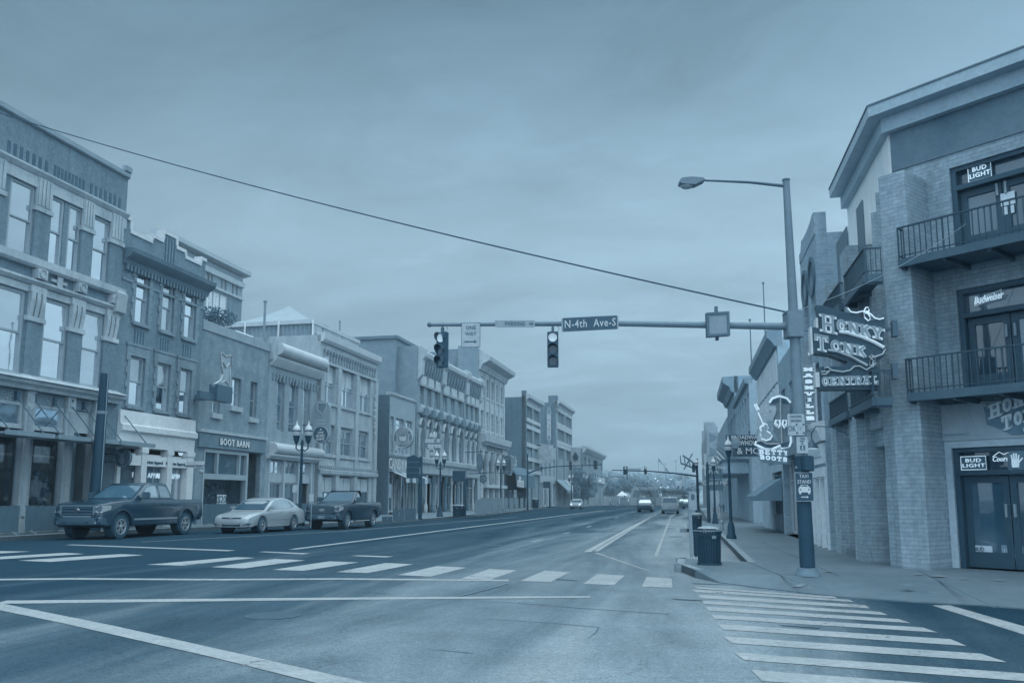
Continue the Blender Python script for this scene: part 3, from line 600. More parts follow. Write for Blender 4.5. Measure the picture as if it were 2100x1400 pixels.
for k, (p0, p1) in enumerate(zip(posts, posts[1:])):
    a, c = p0+.28, p1-.28
    if k == 3:
        b.g().box(a, c, -.3, -.2, v_tr, v_f0+.1).build('blank_panel', mat('blank_panel_white', .62), b.root)
        b.g().box(a, a+.5, -.3, -.26, .15, v_tr).build('door_surround', M_dk, b.root)
        d = b.g().box(a+.6, c, -.9, -.85, .15, v_tr).build('shop_door', fas, b.root)
        continue
    g = b.g(); g.box(a, c, -.3, -.1, v_f0, v_f0+.12); g.box(a, c, -.3, -.06, v_tr-.08, v_tr+.1); g.box(a, a+.12, -.3, -.1, v_tr+.1, v_f0); g.box(c-.12, c, -.3, -.1, v_tr+.1, v_f0); g.box(a, c, -.3, -.08, .15, .55)
    fr_ = g.build('display_window', M_trim, b.root)
    b.g().poly([(a+.1, -.2, v_tr+.1), (c-.1, -.2, v_tr+.1), (c-.1, -.2, v_f0), (a+.1, -.2, v_f0)]).build('transom_pane', M_mid, fr_)
    b.g().poly([(a, -.2, .55), (c, -.2, .55), (c, -.2, v_tr-.08), (a, -.2, v_tr-.08)]).build('pane', M_clear, fr_)
g = b.g(); g.poly([(posts[0], -4, .15), (posts[-1], -4, .15), (posts[-1], -4, v_f0), (posts[0], -4, v_f0)]); g.poly([(posts[0], -.35, .16), (posts[-1], -.35, .16), (posts[-1], -4, .16), (posts[0], -4, .16)]); g.poly([(posts[0], -.35, v_f0), (posts[-1], -.35, v_f0), (posts[-1], -4, v_f0), (posts[0], -4, v_f0)])
for u in (posts[0], posts[-1]): g.poly([(u, -.35, .15), (u, -.35, v_f0), (u, -4, v_f0), (u, -4, .15)])
g.build('room', mat('shop_interior', .36, .9, .1, .6), b.root)
g = b.g(); pu, pv = FL.hit(86, 930, -.6)
for (x0, x1, y0, y1) in ((70, 102, 914, 948), (-30, 8, 908, 945)):
    a_, c_ = FL.hit(x0, (y0+y1)/2, -.5)[0], FL.hit(x1, (y0+y1)/2, -.5)[0]; g.box(a_, c_, -.52, -.5, FL.hit(x0, y1, -.5)[1], FL.hit(x0, y0, -.5)[1])
g.build('window_poster', mat('poster_paper', .62, .7, .18, 3.0), b.root)
g = b.g()
for x0, x1, y0 in ((22, 38, 905), (100, 125, 905), (20, 45, 960)): g.box(FL.hit(x0, 960, -2)[0], FL.hit(x1, 960, -2)[0], -2.2, -2.0, .15, FL.hit(x0, y0, -2)[1])
g.build('display_stand', mat('display_wood', .24), b.root)
b.finish(rev=.33)
can = [(posts[1]+.5, posts[2]-.35), (posts[2]-.15, posts[3]-.6), (posts[3]-.35, posts[4]-.5), (posts[4]-.4, U1+1.0)]
vc = vL(70, 893, 1.0)
M_can = mat('canopy_steel', .38, .5)
for k, (a, c) in enumerate(can):
    mid = (a+c)/2
    t = thing('shop_canopy', FL(mid, .6, vc), ['flat steel canopy above the leftmost display window of the corner building', 'flat steel canopy hung on rods above the window with two shoppers', 'flat steel canopy hung on rods above the blank white panel', 'flat steel canopy beside the street pole at the end of the corner building'][k], 'canopy', 'shop canopies', world=True)
    g = G(FL); g.prism([(a, .05), (c, .05), (c-.1, 1.65), (a-.1, 1.65)], vc-.06, vc+.02, 'uw'); g.box(a-.1, c-.1, 1.6, 1.68, vc-.1, vc+.08); g.build('deck', M_can, t)
    for uu in (a+.35, c-.35):
        G(FL).tube([(uu, 1.45, vc), (uu, .0, vc+1.55)], .025, 6).build('rod', M_black, t)
        G(FL).box(uu-.06, uu+.06, -.1, .06, vc+1.45, vc+1.8).build('rod_bracket', M_black, t)

bk2 = mat('dark_red_brick', .30, .85, .05, .7, kind='brick', g2=.36, bmix=.65, fine=.05)
b = Bld(FL, 'brick_building', 'three storey dark brick building with stepped white-edged parapet and white shop front', 'building', U1+.004, uL(420, 580), vL(340, 545), 16, bk2)
U2 = b.u1; w0_, w1_ = b.u0, b.u1
up = [b.px(277, 560, 305, 660), b.px(331, 582, 356, 681), b.px(377, 603, 401, 697)]
lo = [b.px(264, 731, 295, 834), b.px(320, 745, 347, 842), b.px(367, 757, 391, 848)]
trim2 = mat('brick_quoin', .38, .85, .05, kind='brick', g2=.40)
for rows, gm, gl2 in ((up, M_sky, 0), (lo, M_sky2, 1)):
    for r in rows:
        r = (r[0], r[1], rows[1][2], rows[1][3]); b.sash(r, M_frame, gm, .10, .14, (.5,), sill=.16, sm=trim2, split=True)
        g = b.g(); n = 9; hq = (r[3]-r[2]+.5)/n
        for k in range(n):
            e = .30 if k % 2 else .20
            g.box(r[0]-e, r[0]-.002, 0, .05, r[2]-.1+k*hq, r[2]-.1+(k+1)*hq-.01); g.box(r[1]+.002, r[1]+e, 0, .05, r[2]-.1+k*hq, r[2]-.1+(k+1)*hq-.01)
        g.box(r[0]-.3, r[1]+.3, 0, .055, r[3]+.01, r[3]+.5); g.box(r[0]-.36, r[1]+.36, 0, .09, r[3]+.5, r[3]+.62); g.build('window_surround', trim2, b.root)
for x0, x1, yt, yb in ((276, 294, 678, 708), (329, 344.5, 694, 722), (375.5, 390.5, 708, 734)):
    r = b.px(x0, yt, x1, yb); g = b.g()
    for k in range(4): uu = r[0]+(r[1]-r[0])*k/3; g.box(uu-.045, uu+.045, -.05, .012, r[2], r[3])
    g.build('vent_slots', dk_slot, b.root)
v1 = vL(340, 537, .5); cm = mat('dark_cornice', .25, .6)
b.profile('cornice', cm, w0_, w1_+.25, [(0, v1-.75), (.1, v1-.7), (.16, v1-.5), (.42, v1-.35), (.55, v1-.2), (.6, v1), (0, v1+.06)])
g = b.g()
for k in range(26): uu = w0_+.2+k*(w1_-w0_-.3)/25; g.box(uu-.07, uu+.07, 0, .16, v1-1.0, v1-.72)
g.build('dentils', cm, b.root)
b.profile('string_course', trim2, w0_, w1_, [(0, v1-1.5), (.05, v1-1.5), (.05, v1-1.38), (0, v1-1.38)])
wht = mat('white_coping', .76, .6, .03)
steps = [(0, .06, 1.55), (.06, .30, .95), (.30, .345, 1.25), (.345, .43, 1.25), (.43, .60, 1.75), (.60, .72, 1.25), (.72, .93, .95), (.93, 1.0, 1.3)]
lv = b.h
g = b.g(); gc = b.g(); prev = None
for a, c, hh in steps:
    a, c = w0_+(w1_-w0_)*a, w0_+(w1_-w0_)*c
    g.box(a, c, -.35, -.01, lv-.3, lv+hh-.12); gc.box(a-.03, c+.03, -.4, .05, lv+hh-.12, lv+hh+.06)
    if prev is not None and abs(prev-hh) > .05: gc.box(a-.09, a+.09, -.39, .045, lv+min(prev, hh)+.06, lv+max(prev, hh)-.12)
    prev = hh
g.build('parapet', bk2, b.root); gc.build('parapet_coping', wht, b.root)
g = b.g(); uu = w0_+(w1_-w0_)*.515
for k in range(4): g.box(uu-.36+k*.24, uu-.28+k*.24, -.05, .01, lv+.1, lv+1.5)
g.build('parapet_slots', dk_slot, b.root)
sf = mat('white_shopfront_paint', .80, .6, .05, 1.0)
v_t = vL(320, 850, .1); sa, sb_ = uL(240, 940, .1), uL(396, 950, .1)
b.opn((sa+.15, sb_-.45, .15, v_t-1.75))
b.profile('shop_fascia', sf, sa, sb_, [(0, v_t-1.7), (.12, v_t-1.7), (.14, v_t-1.05), (.3, v_t-.95), (.3, v_t-.7), (.16, v_t-.62), (.12, v_t), (0, v_t+.02)])
g = b.g()
for uu, hw in ((sa+.12, .12), (uL(291, 950), .2), (uL(344, 950), .2), (sb_-.28, .28)): g.box(uu-hw, uu+hw, -.3, .14, .15, v_t-1.7); g.box(uu-hw-.04, uu+hw+.04, -.3, .18, v_t-1.95, v_t-1.71)
g.build('shop_pilasters', sf, b.root)
pp = [sa+.24, uL(291, 950)-.2, uL(291, 950)+.2, uL(344, 950)-.2, uL(344, 950)+.2, sb_-.56]
v_tb, v_tt, v_sb = vL(330, 937), v_t-2.1, vL(330, 957)
glow = mat('lit_shop_interior', .55, .9, .1, .8, emit=.10)
for k in range(3):
    a, c = pp[2*k], pp[2*k+1]
    b.sash((a, c, v_tb, v_tt), sf, M_mid, .1, .2, (), (.5,), name='transom_window', opn=False)
    s_ = b.g().box(a, c, -.2, .1, v_sb, v_tb).build('sign_band', sf, b.root)
    if k: text('American Apparel', FL, (a+c)/2-.35, (v_sb+v_tb)/2-.05, .115, .16, mat('black_lettering', .05), b.root, bold=.02)
    b.sash((a, c, .2, v_sb), M_frame_d if k == 0 else M_frame, M_dark, .09, .25, (), (.62,) if k else (), name='shop_window', opn=False)
    if k: text('RICAN APPAREL', FL, (a+c)/2-.1, v_sb-.45, -.22, .26, M_neon, b.root, name='neon_lettering', bold=.01)
for x, y, r_ in ((303, 909, .12), (350, 924, .12), (372, 922, .33)):
    u_, v_ = FL.hit(x, y, -.1); G(FL).ball((u_, -.13, v_), r_, sq=(.8, .2, 1)).build('shop_lamp', M_lit, b.root, smooth=60)
b.finish(rev=.32)

bk3 = mat('patched_brick', .37, .85, .13, 1.6, kind='brick', g2=.40, bmix=.65, fine=.05)
b = Bld(FL, 'brick_shop', 'low two storey patched brick shop with a broad sign band reading BOOT BARN', 'building', U2+.004, uL(553, 720), vL(487, 690), 16, bk3)
U3 = b.u1
M_can3 = mat('coping_metal', .46, .6)
b.profile('coping', M_can3, b.u0, b.u1, [(-.4, b.h-.25), (.06, b.h-.25), (.06, b.h+.28), (-.4, b.h+.3)])
for r, rl in ((b.px(436, 800, 452, 848), .5), (b.px(475, 775, 494, 834), .5), (b.px(513, 783, 527, 857), .48)): b.sash(r, M_frame, M_mid, .09, .22, (rl,), sill=.28, sm=M_trim)
va, vb = vL(475, 893, .15), vL(475, 922, .15)
b.bar('sign_band', mat('sign_band_paint', .28, .6), b.u0+.02, b.u1-.25, vb, va, .16)
b.bar('sign_band_cap', M_trim, b.u0, b.u1-.2, va, va+.16, .24)
g = b.g(); g2_ = b.g(); ua = uL(441, 905, .2); ue = uL(519, 915, .2); n_ = 9; cw = (ue-ua)/8.9
hB = va-vb-.5
for bo, ww, mm, nn in ((.07, .18, mat('letter_edge_dark', .10), 'lettering_outline'), (.02, .22, mat('letter_face_white', .86), 'lettering')): text('BOOT BARN', FL, (ua+ue)/2, (va+vb)/2-.03, ww, hB*1.2, mm, b.root, name=nn, bold=bo, sx=.95, spacing=1.18, depth=.03)
r = b.px(414, 927, 506, 1060); shop = (r[0], r[1], .15, vb-.05); b.opn(shop)
b.opn((r[1]+.02, uL(533, 980), .15, vb-.05))
g = b.g(); v_m = vL(460, 974); g.box(r[0], r[0]+.12, -.28, .05, .15, vb-.05); g.box(r[1]-.2, r[1], -.28, .05, .15, vb-.05); g.box(r[0]+.12, r[1]-.2, -.28, .06, v_m-.25, v_m+.05)
g.box(r[0]+.12, r[1]-.2, -.28, .05, vb-.25, vb-.05)
for t in (.30, .80): uu = r[0]+(r[1]-r[0])*t; g.box(uu-.07, uu+.07, -.28, .04, v_m+.05, vb-.25)
fr_ = g.build('shop_window', M_frame, b.root)
b.g().poly([(r[0], -.15, v_m), (r[1], -.15, v_m), (r[1], -.15, vb-.05), (r[0], -.15, vb-.05)]).build('transom_pane', M_dark, fr_)
b.g().poly([(r[0], -.15, .15), (r[1], -.15, .15), (r[1], -.15, v_m-.2), (r[0], -.15, v_m-.2)]).build('pane', M_clear, fr_)
g = b.g(); g.box(r[0], r[1], -1.25, -1.2, .15, v_m); g.poly([(r[0], -.3, .16), (r[1], -.3, .16), (r[1], -1.2, .16), (r[0], -1.2, .16)]); g.box(r[0]+.01, r[0]+.03, -1.2, -.3, .15, v_m); g.box(r[1]-.03, r[1]-.01, -1.2, -.3, .15, v_m); g.build('display_back', mat('display_back', .12, .9), b.root)
for k in range(24):                                  # rows of hats on the display wall
    uu = r[0]+1.9+(k % 6)*.42; vv = 1.0+(k//6)*.55+.1*((k % 6) % 2)
    if uu > r[1]-.9: continue
    g = b.g(); g.ball((uu, -1.05, vv), .16, 8, 5, (1.3, .5, .25)); g.ball((uu, -1.05, vv+.07), .09, 8, 5, (1, .6, 1)); g.build('display_hat', mat('felt_hat', .3, .9, .12, 2.0), b.root, smooth=60)
text('$20', FL, uL(459, 1022), vL(459, 1024), -.12, .42, M_dk, b.root, bold=.02)
b.bar('price_card', M_white, uL(450, 1020), uL(468, 1020), vL(459, 1034), vL(459, 1014), -.13, .14)
g = b.g(); g.box(r[1]+.1, uL(533, 980), -1.5, -1.45, .15, vb); g.build('entry_back', mat('entry_dark', .14), b.root)
b.finish(rev=.3)
wb = 1.55; u_, v_ = FL.hit(460, 765, wb)
sgn = thing('boot_sign', FL(u_, wb, v_-1.2), 'white western boot sign outlined in tubes on a dark bracket box above BOOT BARN', 'shop sign', world=True)
sc_ = 2.35/70*1.0
bootp = [(-.55, 1.05), (-.1, .92), (.55, 1.05), (.42, .2), (.46, -.35), (.42, -.95), (.14, -.95), (.10, -.72), (-.25, -.95), (-.95, -.95), (-1.0, -.72), (-.45, -.45), (-.30, -.1), (-.38, .3)]
g = G(FL.sub(u_, wb, v_)); g.prism([(x, y) for x, y in bootp], -.06, .06); g.build('boot', mat('boot_sign_face', .52, .5), sgn, smooth=30)
g = G(FL.sub(u_, wb, v_)); g.tube([(x, .09, y) for x, y in bootp+bootp[:1]], .035, 6); g.tube([(-.35, .09, .6), (0, .09, .3), (.3, .09, .6)], .03, 6); g.tube([(-.4, .09, -.6), (0, .09, -.4), (.35, .09, -.6)], .03, 6); g.build('boot_outline', M_neon2, sgn, smooth=60)
g = G(FL); ub_, vb_ = FL.hit(452, 812, wb); g.box(ub_-.7, ub_+.75, wb-.25, wb+.25, vb_-.3, vb_+.55); g.build('bracket_box', M_black, sgn)
g = G(FL); g.box(ub_-.1, ub_+.1, 0, wb-.25, vb_-.2, vb_+.1); g.box(ub_-2.0, ub_-.7, wb-.1, wb+.1, vb_-.32, vb_+.05); g.build('bracket_arm', M_black, sgn)

pt4 = mat('painted_brick', .45, .75, .06, 1.0, kind='brick', g2=.52, bmix=.65, fine=.05)
b = Bld(FL, 'painted_building', 'narrow pale painted building with three tall arched windows and rolled cornice', 'building', U3+.004, uL(651, 800), vL(610, 748), 16, pt4)
U4 = b.u1
roll = lambda v, r, w: [(w+r*math.cos(R(a)), v+r*math.sin(R(a))) for a in range(-100, 110, 20)]
lightm = mat('cornice_paint', .68, .6, .05)
vr = vL(620, 729, .5); g = b.g(); g.prism([(0, vr-.55)]+roll(vr, .42, .28)+[(0, vr+.45)], b.u0+.55, b.u1+.3, 'wv'); g.build('rolled_cornice', lightm, b.root, smooth=35)
b.bar('cornice_end', mat('cornice_end_paint', .55), b.u0, b.u0+.55, vr-.8, vr+.55, .25); b.bar('cornice_end', mat('cornice_end_paint'), b.u1+.3, b.u1+.5, vr-.55, vr+.55, .62)
b.profile('cornice_shelf', lightm, b.u0+.1, b.u1+.1, [(0, vr-1.15), (.1, vr-1.15), (.45, vr-.75), (.5, vr-.58), (0, vr-.56)])
b.h = vr
d0 = uL(561, 745); d1 = uL(650, 775)
for k in range(15): g = b.g(); uu = d0+(d1-d0)*k/14; g.box(uu-.1, uu+.1, 0, .1, vr-1.75, vr-1.55); g.box(uu-.1, uu+.02, 0, .09, vr-2.05, vr-1.76); g.build('dentil', mat('dentil_paint', .40), b.root)
hd, sl_ = b.px(590, 780, 612, 888)[3], b.px(590, 780, 612, 888)[2]
for x0, x1, ym in ((566.5, 583, 828), (592.5, 611, 835), (621.5, 636, 840)): b.sash((uL(x0, ym), uL(x1, ym), sl_, hd), M_frame, M_mid, .10, .24, (.18, .5), arch=True)
vs1 = vL(603, 917, .3); vs0 = vL(603, 938, .3)
g = b.g(); g.prism([(0, vs1-.62)]+roll(vs1-.2, .34, .26)+[(0, vs1+.2)], b.u0+.4, b.u1+.25, 'wv'); g.build('shop_cornice', lightm, b.root, smooth=35)
b.profile('shop_cornice_shelf', lightm, b.u0+.05, b.u1+.1, [(0, vs0-.2), (.12, vs0-.2), (.4, vs0), (.42, vs0+.12), (0, vs0+.14)])
x_ = [548, 580.5, 582.5, 610, 612, 637]; a0 = b.u0+.5; a1 = b.u1-.55
b.opn((a0, a1, .15, vs0-.22)); n3 = 3; vt_ = vL(600, 974); vm_ = vL(600, 990)
for k in range(3):
    a, c = a0+(a1-a0)*k/3+.1, a0+(a1-a0)*(k+1)/3-.1
    b.sash((a, c, vt_, vs0-.25), M_trim, M_mid, .1, .2, (), (.5,), name='transom_window', opn=False)
    b.g().box(a, c, -.28, -.08, vm_, vt_).build('apron_panel', M_trim, b.root)
    if k < 2: b.sash((a, c, .3, vm_), M_trim, M_dark, .1, .2, (), (), name='shop_window', opn=False)
    else:
        d = b.g().box(a, c, -.9, -.82, .15, vm_).build('shop_door', M_dk, b.root)
g = b.g()
for k in range(4): uu = a0+(a1-a0)*k/3; g.box(uu-.1, uu+.1, -.28, .04, .15, vs0-.22)
g.build('shop_posts', M_trim, b.root)
b.finish(rev=.3)

bk5 = mat('pale_brick', .56, .85, .09, 1.0, kind='brick', g2=.52, bmix=.65, fine=.05)
b = Bld(FL, 'brick_building', 'pale brick building of three bays with shuttered ground floor behind the live music joint sign', 'building', U4+.3, uL(774, 760), vL(720, 712), 16, bk5)
U5 = b.u1
pb = [b.px(662, 750, 689, 822), b.px(699, 760, 727, 836), b.px(735, 772, 760, 847)]
lb = [b.px(657, 872, 686, 935), b.px(696, 877, 724, 936), b.px(731, 882, 756, 938)]
shade = mat('window_shade', .66, .8)
for rr, gm in ((pb, M_sky2), (lb, M_mid)):
    for r in rr: b.sash((r[0], r[1], rr[1][2], rr[1][3]), M_frame, gm, .11, .25, (.46,), (.5,), sill=.2, sm=bk5, split=True, blind=.42 if gm is M_sky2 else .08, bm=shade)
g = b.g()
for k in range(20): uu = b.u0+.6+k*(b.u1-b.u0-1.3)/19; g.box(uu-.09, uu+.09, 0, .12, b.h-1.7, b.h-1.0); g.box(uu-.09, uu+.05, 0, .2, b.h-1.25, b.h-.95)
g.build('corbels', mat('corbel_brick', .44), b.root)
b.profile('cornice', lightm, b.u0, b.u1+.15, [(-.3, b.h-.5), (.15, b.h-.5), (.3, b.h-.3), (.34, b.h+.15), (-.3, b.h+.2)])
b.profile('belt_course', bk5, b.u0, b.u1, [(0, b.h-2.0), (.1, b.h-2.0), (.1, b.h-1.85), (0, b.h-1.8)])
g = b.g()
for uu in (b.u0+.3, (pb[0][1]+pb[1][0])/2, (pb[1][1]+pb[2][0])/2, b.u1-.35): g.box(uu-.3, uu+.3, 0, .15, .15, b.h-2.05)
g.build('piers', bk5, b.root)
vp = vL(710, 966); b.profile('shop_cornice', M_trim, b.u0, b.u1, [(0, vp-.35), (.25, vp-.3), (.3, vp-.05), (0, vp+.08)])
g = b.g()
for k in range(30): uu = b.u0+.2+k*(b.u1-b.u0-.4)/29; g.box(uu-.06, uu+.06, .05, .27, vp+.08, vp+.28)
g.build('shop_cornice_dentils', M_frame, b.root)
for k, (x0, x1) in enumerate(((653, 684), (692, 721), (728, 756))):
    a, c = uL(x0, 995), uL(x1, 995); vv = vL((x0+x1)/2, 1008); b.opn((a, c, .15, vp-.4))
    g = b.g(); g.box(a+.05, (a+c)/2-.05, -.22, -.12, vv, vp-.5); g.box((a+c)/2+.05, c-.05, -.22, -.12, vv, vp-.5); g.build('shutter', mat('shutter_paint', .60, .7), b.root)
    b.sash((a, c, .3, vv), M_frame_d, M_dark, .09, .2, (), (.5,), name='shop_window', opn=False)
g = b.g()
for k, (x0, y0, x1, y1) in enumerate(((658, 942, 690, 960), (697, 945, 725, 962), (731, 947, 757, 963))): r = b.px(x0, y0, x1, y1); g.box(r[0], r[1], 0, .03, r[2], r[3])
g.build('painted_panels', mat('faded_wall_sign', .56, .85, .12, 2.5), b.root)
text('V A L E N T', FL, uL(765, 850), vL(765, 850), .16, .5, mat('faded_white', .66), b.root, rot=R(-90), bold=.01)
b.finish(rev=.3)
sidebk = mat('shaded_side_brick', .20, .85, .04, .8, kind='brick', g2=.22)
u6a = uL(798, 900); u6b = uL(851, 900)
pt6 = mat('shop_render', .46, .8, .05)
b = Bld(FL, 'candy_shop', 'low two storey candy shop with round sign, striped awning and dark blank side wall', 'building', u6a, u6b, vL(822, 816), 20, pt6)
b.profile('coping', M_trim, b.u0, b.u1, [(-.4, b.h-.02), (.08, b.h-.02), (.14, b.h+.1), (.14, b.h+.25), (-.4, b.h+.28)])
wt, wb_ = vL(820, 858), vL(820, 932)
for x0, x1 in ((800, 807.5), (811, 829), (832, 845)): b.sash((uL(x0, 893), uL(x1, 893), wb_, wt), M_trim, M_mid, .16, .25, (.5, .82), sill=.2)
b.bar('sign_band', mat('candy_band', .52, .7), b.u0+.1, b.u1-.05, vL(820, 968), vL(820, 938), .3)
b.profile('shop_cornice', M_trim, b.u0, b.u1, [(0, vL(820, 938)), (.45, vL(820, 938)), (.5, vL(820, 934)), (0, vL(820, 933))])
text('CANDY KITCHEN', FL, (b.u0+b.u1)/2, vL(820, 953.5), .34, .95, M_white, b.root, sx=.8, bold=.01)
vs_ = vL(820, 982); b.opn((b.u0+.3, b.u1-.3, .15, vs_+.6))
for k in range(4):
    a = b.u0+.3+(b.u1-b.u0-.6)*k/4; b.sash((a+.25, a+(b.u1-b.u0-.6)/4-.1, .3, vs_+.5), M_trim, M_dark, .12, .25, (), name='shop_window', opn=False)
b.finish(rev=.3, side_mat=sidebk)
t = thing('striped_awning', FL(u6a+2.5, .8, vs_), 'small striped awning under the candy shop sign band', 'awning', world=True)
va_ = vL(815, 968)
for k in range(8):
    a = u6a+.4+k*.85; G(FL).prism([(.31, va_), (1.5, vs_+.1), (1.5, vs_-.35), (1.45, vs_-.35), (1.45, vs_+.05), (.31, va_-.08)], a, a+.85, 'wv').build('awning_stripe', mat('awning_dark', .14) if k % 2 else mat('awning_pale', .66), t)

bk7 = mat('victorian_brick', .40, .85, .06, .8, kind='brick', g2=.44)
u7a, u7b = uL(857, 830), uL(981, 870)
b = Bld(FL, 'victorian_building', 'long ornate Victorian brick building with bracketed cornice and tall arched windows', 'building', u7a, u7b, vL(880, 737), 24, bk7)
hdr = mat('window_header_stone', .62, .7)
secs = [(863, 903), (905, 951), (953, 983)]
secu = [(uL(a, 790), uL(c, 800)) for a, c in secs]
secu[0] = (u7a, secu[0][1]); secu[2] = (secu[2][0], u7b)
hc_ = b.h
for a, c in secu:
    b.profile('cornice', M_trim, a+.2, c-.2, [(0, hc_-1.6), (.1, hc_-1.5), (.2, hc_-.5), (.6, hc_-.2), (.65, hc_+.2), (.45, hc_+.45), (-.3, hc_+.5)])
    n = 8
    for k in range(n):
        uu = a+.6+(c-a-1.2)*k/(n-1); G(FL).prism([(0, hc_-1.0-1.3), (.12, hc_-2.2), (.4, hc_-1.3), (.5, hc_-.55), (0, hc_-.5)], uu-.16, uu+.16, 'wv').build('cornice_bracket', mat('bracket_paint', .34), b.root)
    for uu in (a+.1, c-.1): G(FL).prism([(0, hc_-2.5), (.45, hc_-2.0), (.5, hc_-.6), (.75, hc_-.2), (.75, hc_+.5), (.4, hc_+.8), (0, hc_+.7)], uu-.35, uu+.35, 'wv').build('cornice_console', M_trim, b.root)
    b.profile('frieze_swag', M_trim, a+.3, c-.3, [(0, hc_-3.0), (.15, hc_-3.0), (.2, hc_-2.8), (0, hc_-2.75)])
tops = [864.5, 878.5, 893.4, 909, 922, 933.7, 947.4, 957.7, 967.5]
r1t, r1b = vL(914, 808), vL(914, 845.5); r2t, r2b = vL(914, 876), vL(914, 945); vbt = vL(914, 857)
ucs = []
for k in range(9):
    a, c = secu[k//3]; w_ = (c-a)/3; ucs.append((a+w_*(k % 3+.5), w_))
for uc, w_ in ucs:
    b.sash((uc-w_*.26, uc+w_*.26, r1b, r1t), M_frame, M_mid, .14, .3, (.5,), sill=.3, sm=M_trim)
    G(FL).box(uc-w_*.36, uc+w_*.36, 0, .18, r1t+.01, r1t+.9).build('window_header', hdr, b.root)
    b.sash((uc-w_*.27, uc+w_*.27, r2b, r2t), M_trim, M_mid, .16, .35, (.62,), arch=True)
    G(FL).tube([(uc+w_*.34*math.cos(R(a)), .1, r2t-w_*.20+w_*.30*math.sin(R(a))) for a in range(0, 181, 20)], w_*.07, 6).build('window_arch', M_trim, b.root, smooth=40)
    g = b.g(); g.prism([(0, r1b-1.1), (.55, r1b-1.1), (.6, r1b-.4), (0, r1b-.35)], uc-w_*.2, uc+w_*.2, 'wv'); g.build('flower_box', mat('flower_box', .28), b.root)
    for sg in (-1, 1):
        uu = uc+sg*w_*.44; G(FL).lathe([(.22, r2b-.3), (.2, r2b+.4), (.15, r2b+.6), (.14, r2t-1.5), (.24, r2t-1.1), (.26, r2t-.8)], (uu, .12, 0), 8).build('colonnette', M_trim, b.root, smooth=40)
b.profile('belt_course', M_trim, u7a, u7b, [(0, vbt-.3), (.25, vbt-.25), (.35, vbt), (.35, vbt+.2), (0, vbt+.3)])
for a, c in secu: b.bar('section_pier', bk7, c-.35, c+.3 if c < u7b else c, vbt+.3, hc_-2.5, .12)
vsc = vL(914, 951)
b.profile('shop_cornice', M_trim, u7a, u7b, [(0, vsc-1.3), (.2, vsc-1.2), (.25, vsc-.4), (.5, vsc-.2), (.55, vsc+.2), (0, vsc+.35)])
b.opn((u7a+.4, u7b-.4, .15, vsc-1.35)); n = 10
for k in range(n):
    a = u7a+.4+(u7b-u7a-.8)*k/n; c = a+(u7b-u7a-.8)/n
    b.sash((a+.22, c-.05, .2, vsc-1.4), (M_trim, M_dk, M_frame)[k % 3], (M_dark, M_mid)[(k*7) % 3 == 0], .16, .3+.25*(k % 2), (.72,), name='shop_window', opn=False)
    G(FL).lathe([(.2, .15), (.2, .9), (.12, 1.0), (.12, vsc-2.3), (.22, vsc-1.9), (.22, vsc-1.4)], (a+.08, .02, 0), 10).build('shop_column', M_trim if k % 2 else M_dk, b.root, smooth=40)
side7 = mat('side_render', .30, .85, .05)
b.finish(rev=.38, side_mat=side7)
ub_ = u7a
g = G(FL); g.box(ub_-.35, ub_, -2.3, -.004, .2, vL(852, 706)); g.build('corner_pier', mat('pier_render', .36, .8), b.root)
FS = Frame(FL(u7a, 0, 0), -FL.dn, -FL.du)            # frame of the side wall facing the camera (u runs back from the street)
def sx_(x, y): return FS.hit(x, y, .0)
s0 = sx_(848, 700); s1 = sx_(740, 745)
g = G(FS); g.box(1.2, 24, -.01, .25, sx_(800, 746)[1], vL(862, 712)); g.build('side_parapet', mat('side_parapet_dark', .24, .8), b.root)  # darker band along the top of the side wall
g = G(FS); pl_top, pl_bot = sx_(800, 750)[1], sx_(800, 826)[1]; rnd = random.Random(3); vv = pl_bot
while vv < pl_top-.3:
    uu = 2.5+rnd.random()*2
    while uu < 16:
        L_ = .9+rnd.random()*2.2
        if rnd.random() < .55: g.box(uu, uu+L_, .01, .05+.02*rnd.random(), vv+.03, vv+.26)
        uu += L_+rnd.random()*1.6
    vv += .36
g.build('timber_cladding', mat('pale_plank', .62, .8, .14, 1.6), b.root)
G(FS).box(2.4, 24, 0, .008, pl_bot-.6, pl_top).build('cladding_board', mat('old_board', .33, .85, .08, 2, kind='siding', g2=.28), b.root)

st8 = mat('pale_limestone', .62, .75, .06, .5, kind='block', g2=.58)
u8a, u8b = u7b+.05, uL(1034, 870)
b = Bld(FL, 'bank_building', 'pale stone bank with tall flat pilasters, deep roof cornice and a columned ground floor', 'building', u8a, u8b, vL(1005, 733), 26, st8)
b.profile('cornice', st8, u8a-.1, u8b+.6, [(-.3, b.h-2.4), (.2, b.h-2.4), (.5, b.h-1.7), (1.4, b.h-1.3), (1.5, b.h-.8), (.3, b.h-.6), (.3, b.h), (-.3, b.h)])
xs = [985.6, 996.3, 1006.2, 1016.3, 1025.4]
n = 5; wu = (u8b-u8a-1.0)/n
t1, b1, t2, b2 = vL(1006, 782), vL(1006, 819), vL(1006, 848), vL(1006, 885)
for k in range(n):
    uc = u8a+.5+wu*(k+.5)
    b.sash((uc-wu*.27, uc+wu*.27, b1, t1), M_frame, M_mid, .16, .35, (.5,), sill=.25, sm=st8); b.sash((uc-wu*.27, uc+wu*.27, b2, t2), M_frame, M_mid, .16, .35, (.5,), sill=.25, sm=st8)
    G(FL).box(uc+wu*.38, uc+wu*.62, 0, .14, vL(1006, 893), b.h-2.5).build('pilaster', st8, b.root)
ve = vL(1006, 905); vc_ = vL(1006, 928)
b.profile('entablature', st8, u8a, u8b+.5, [(0, vc_), (.35, vc_), (.4, ve-.6), (.9, ve-.3), (1.0, ve+.5), (0, ve+.7)])
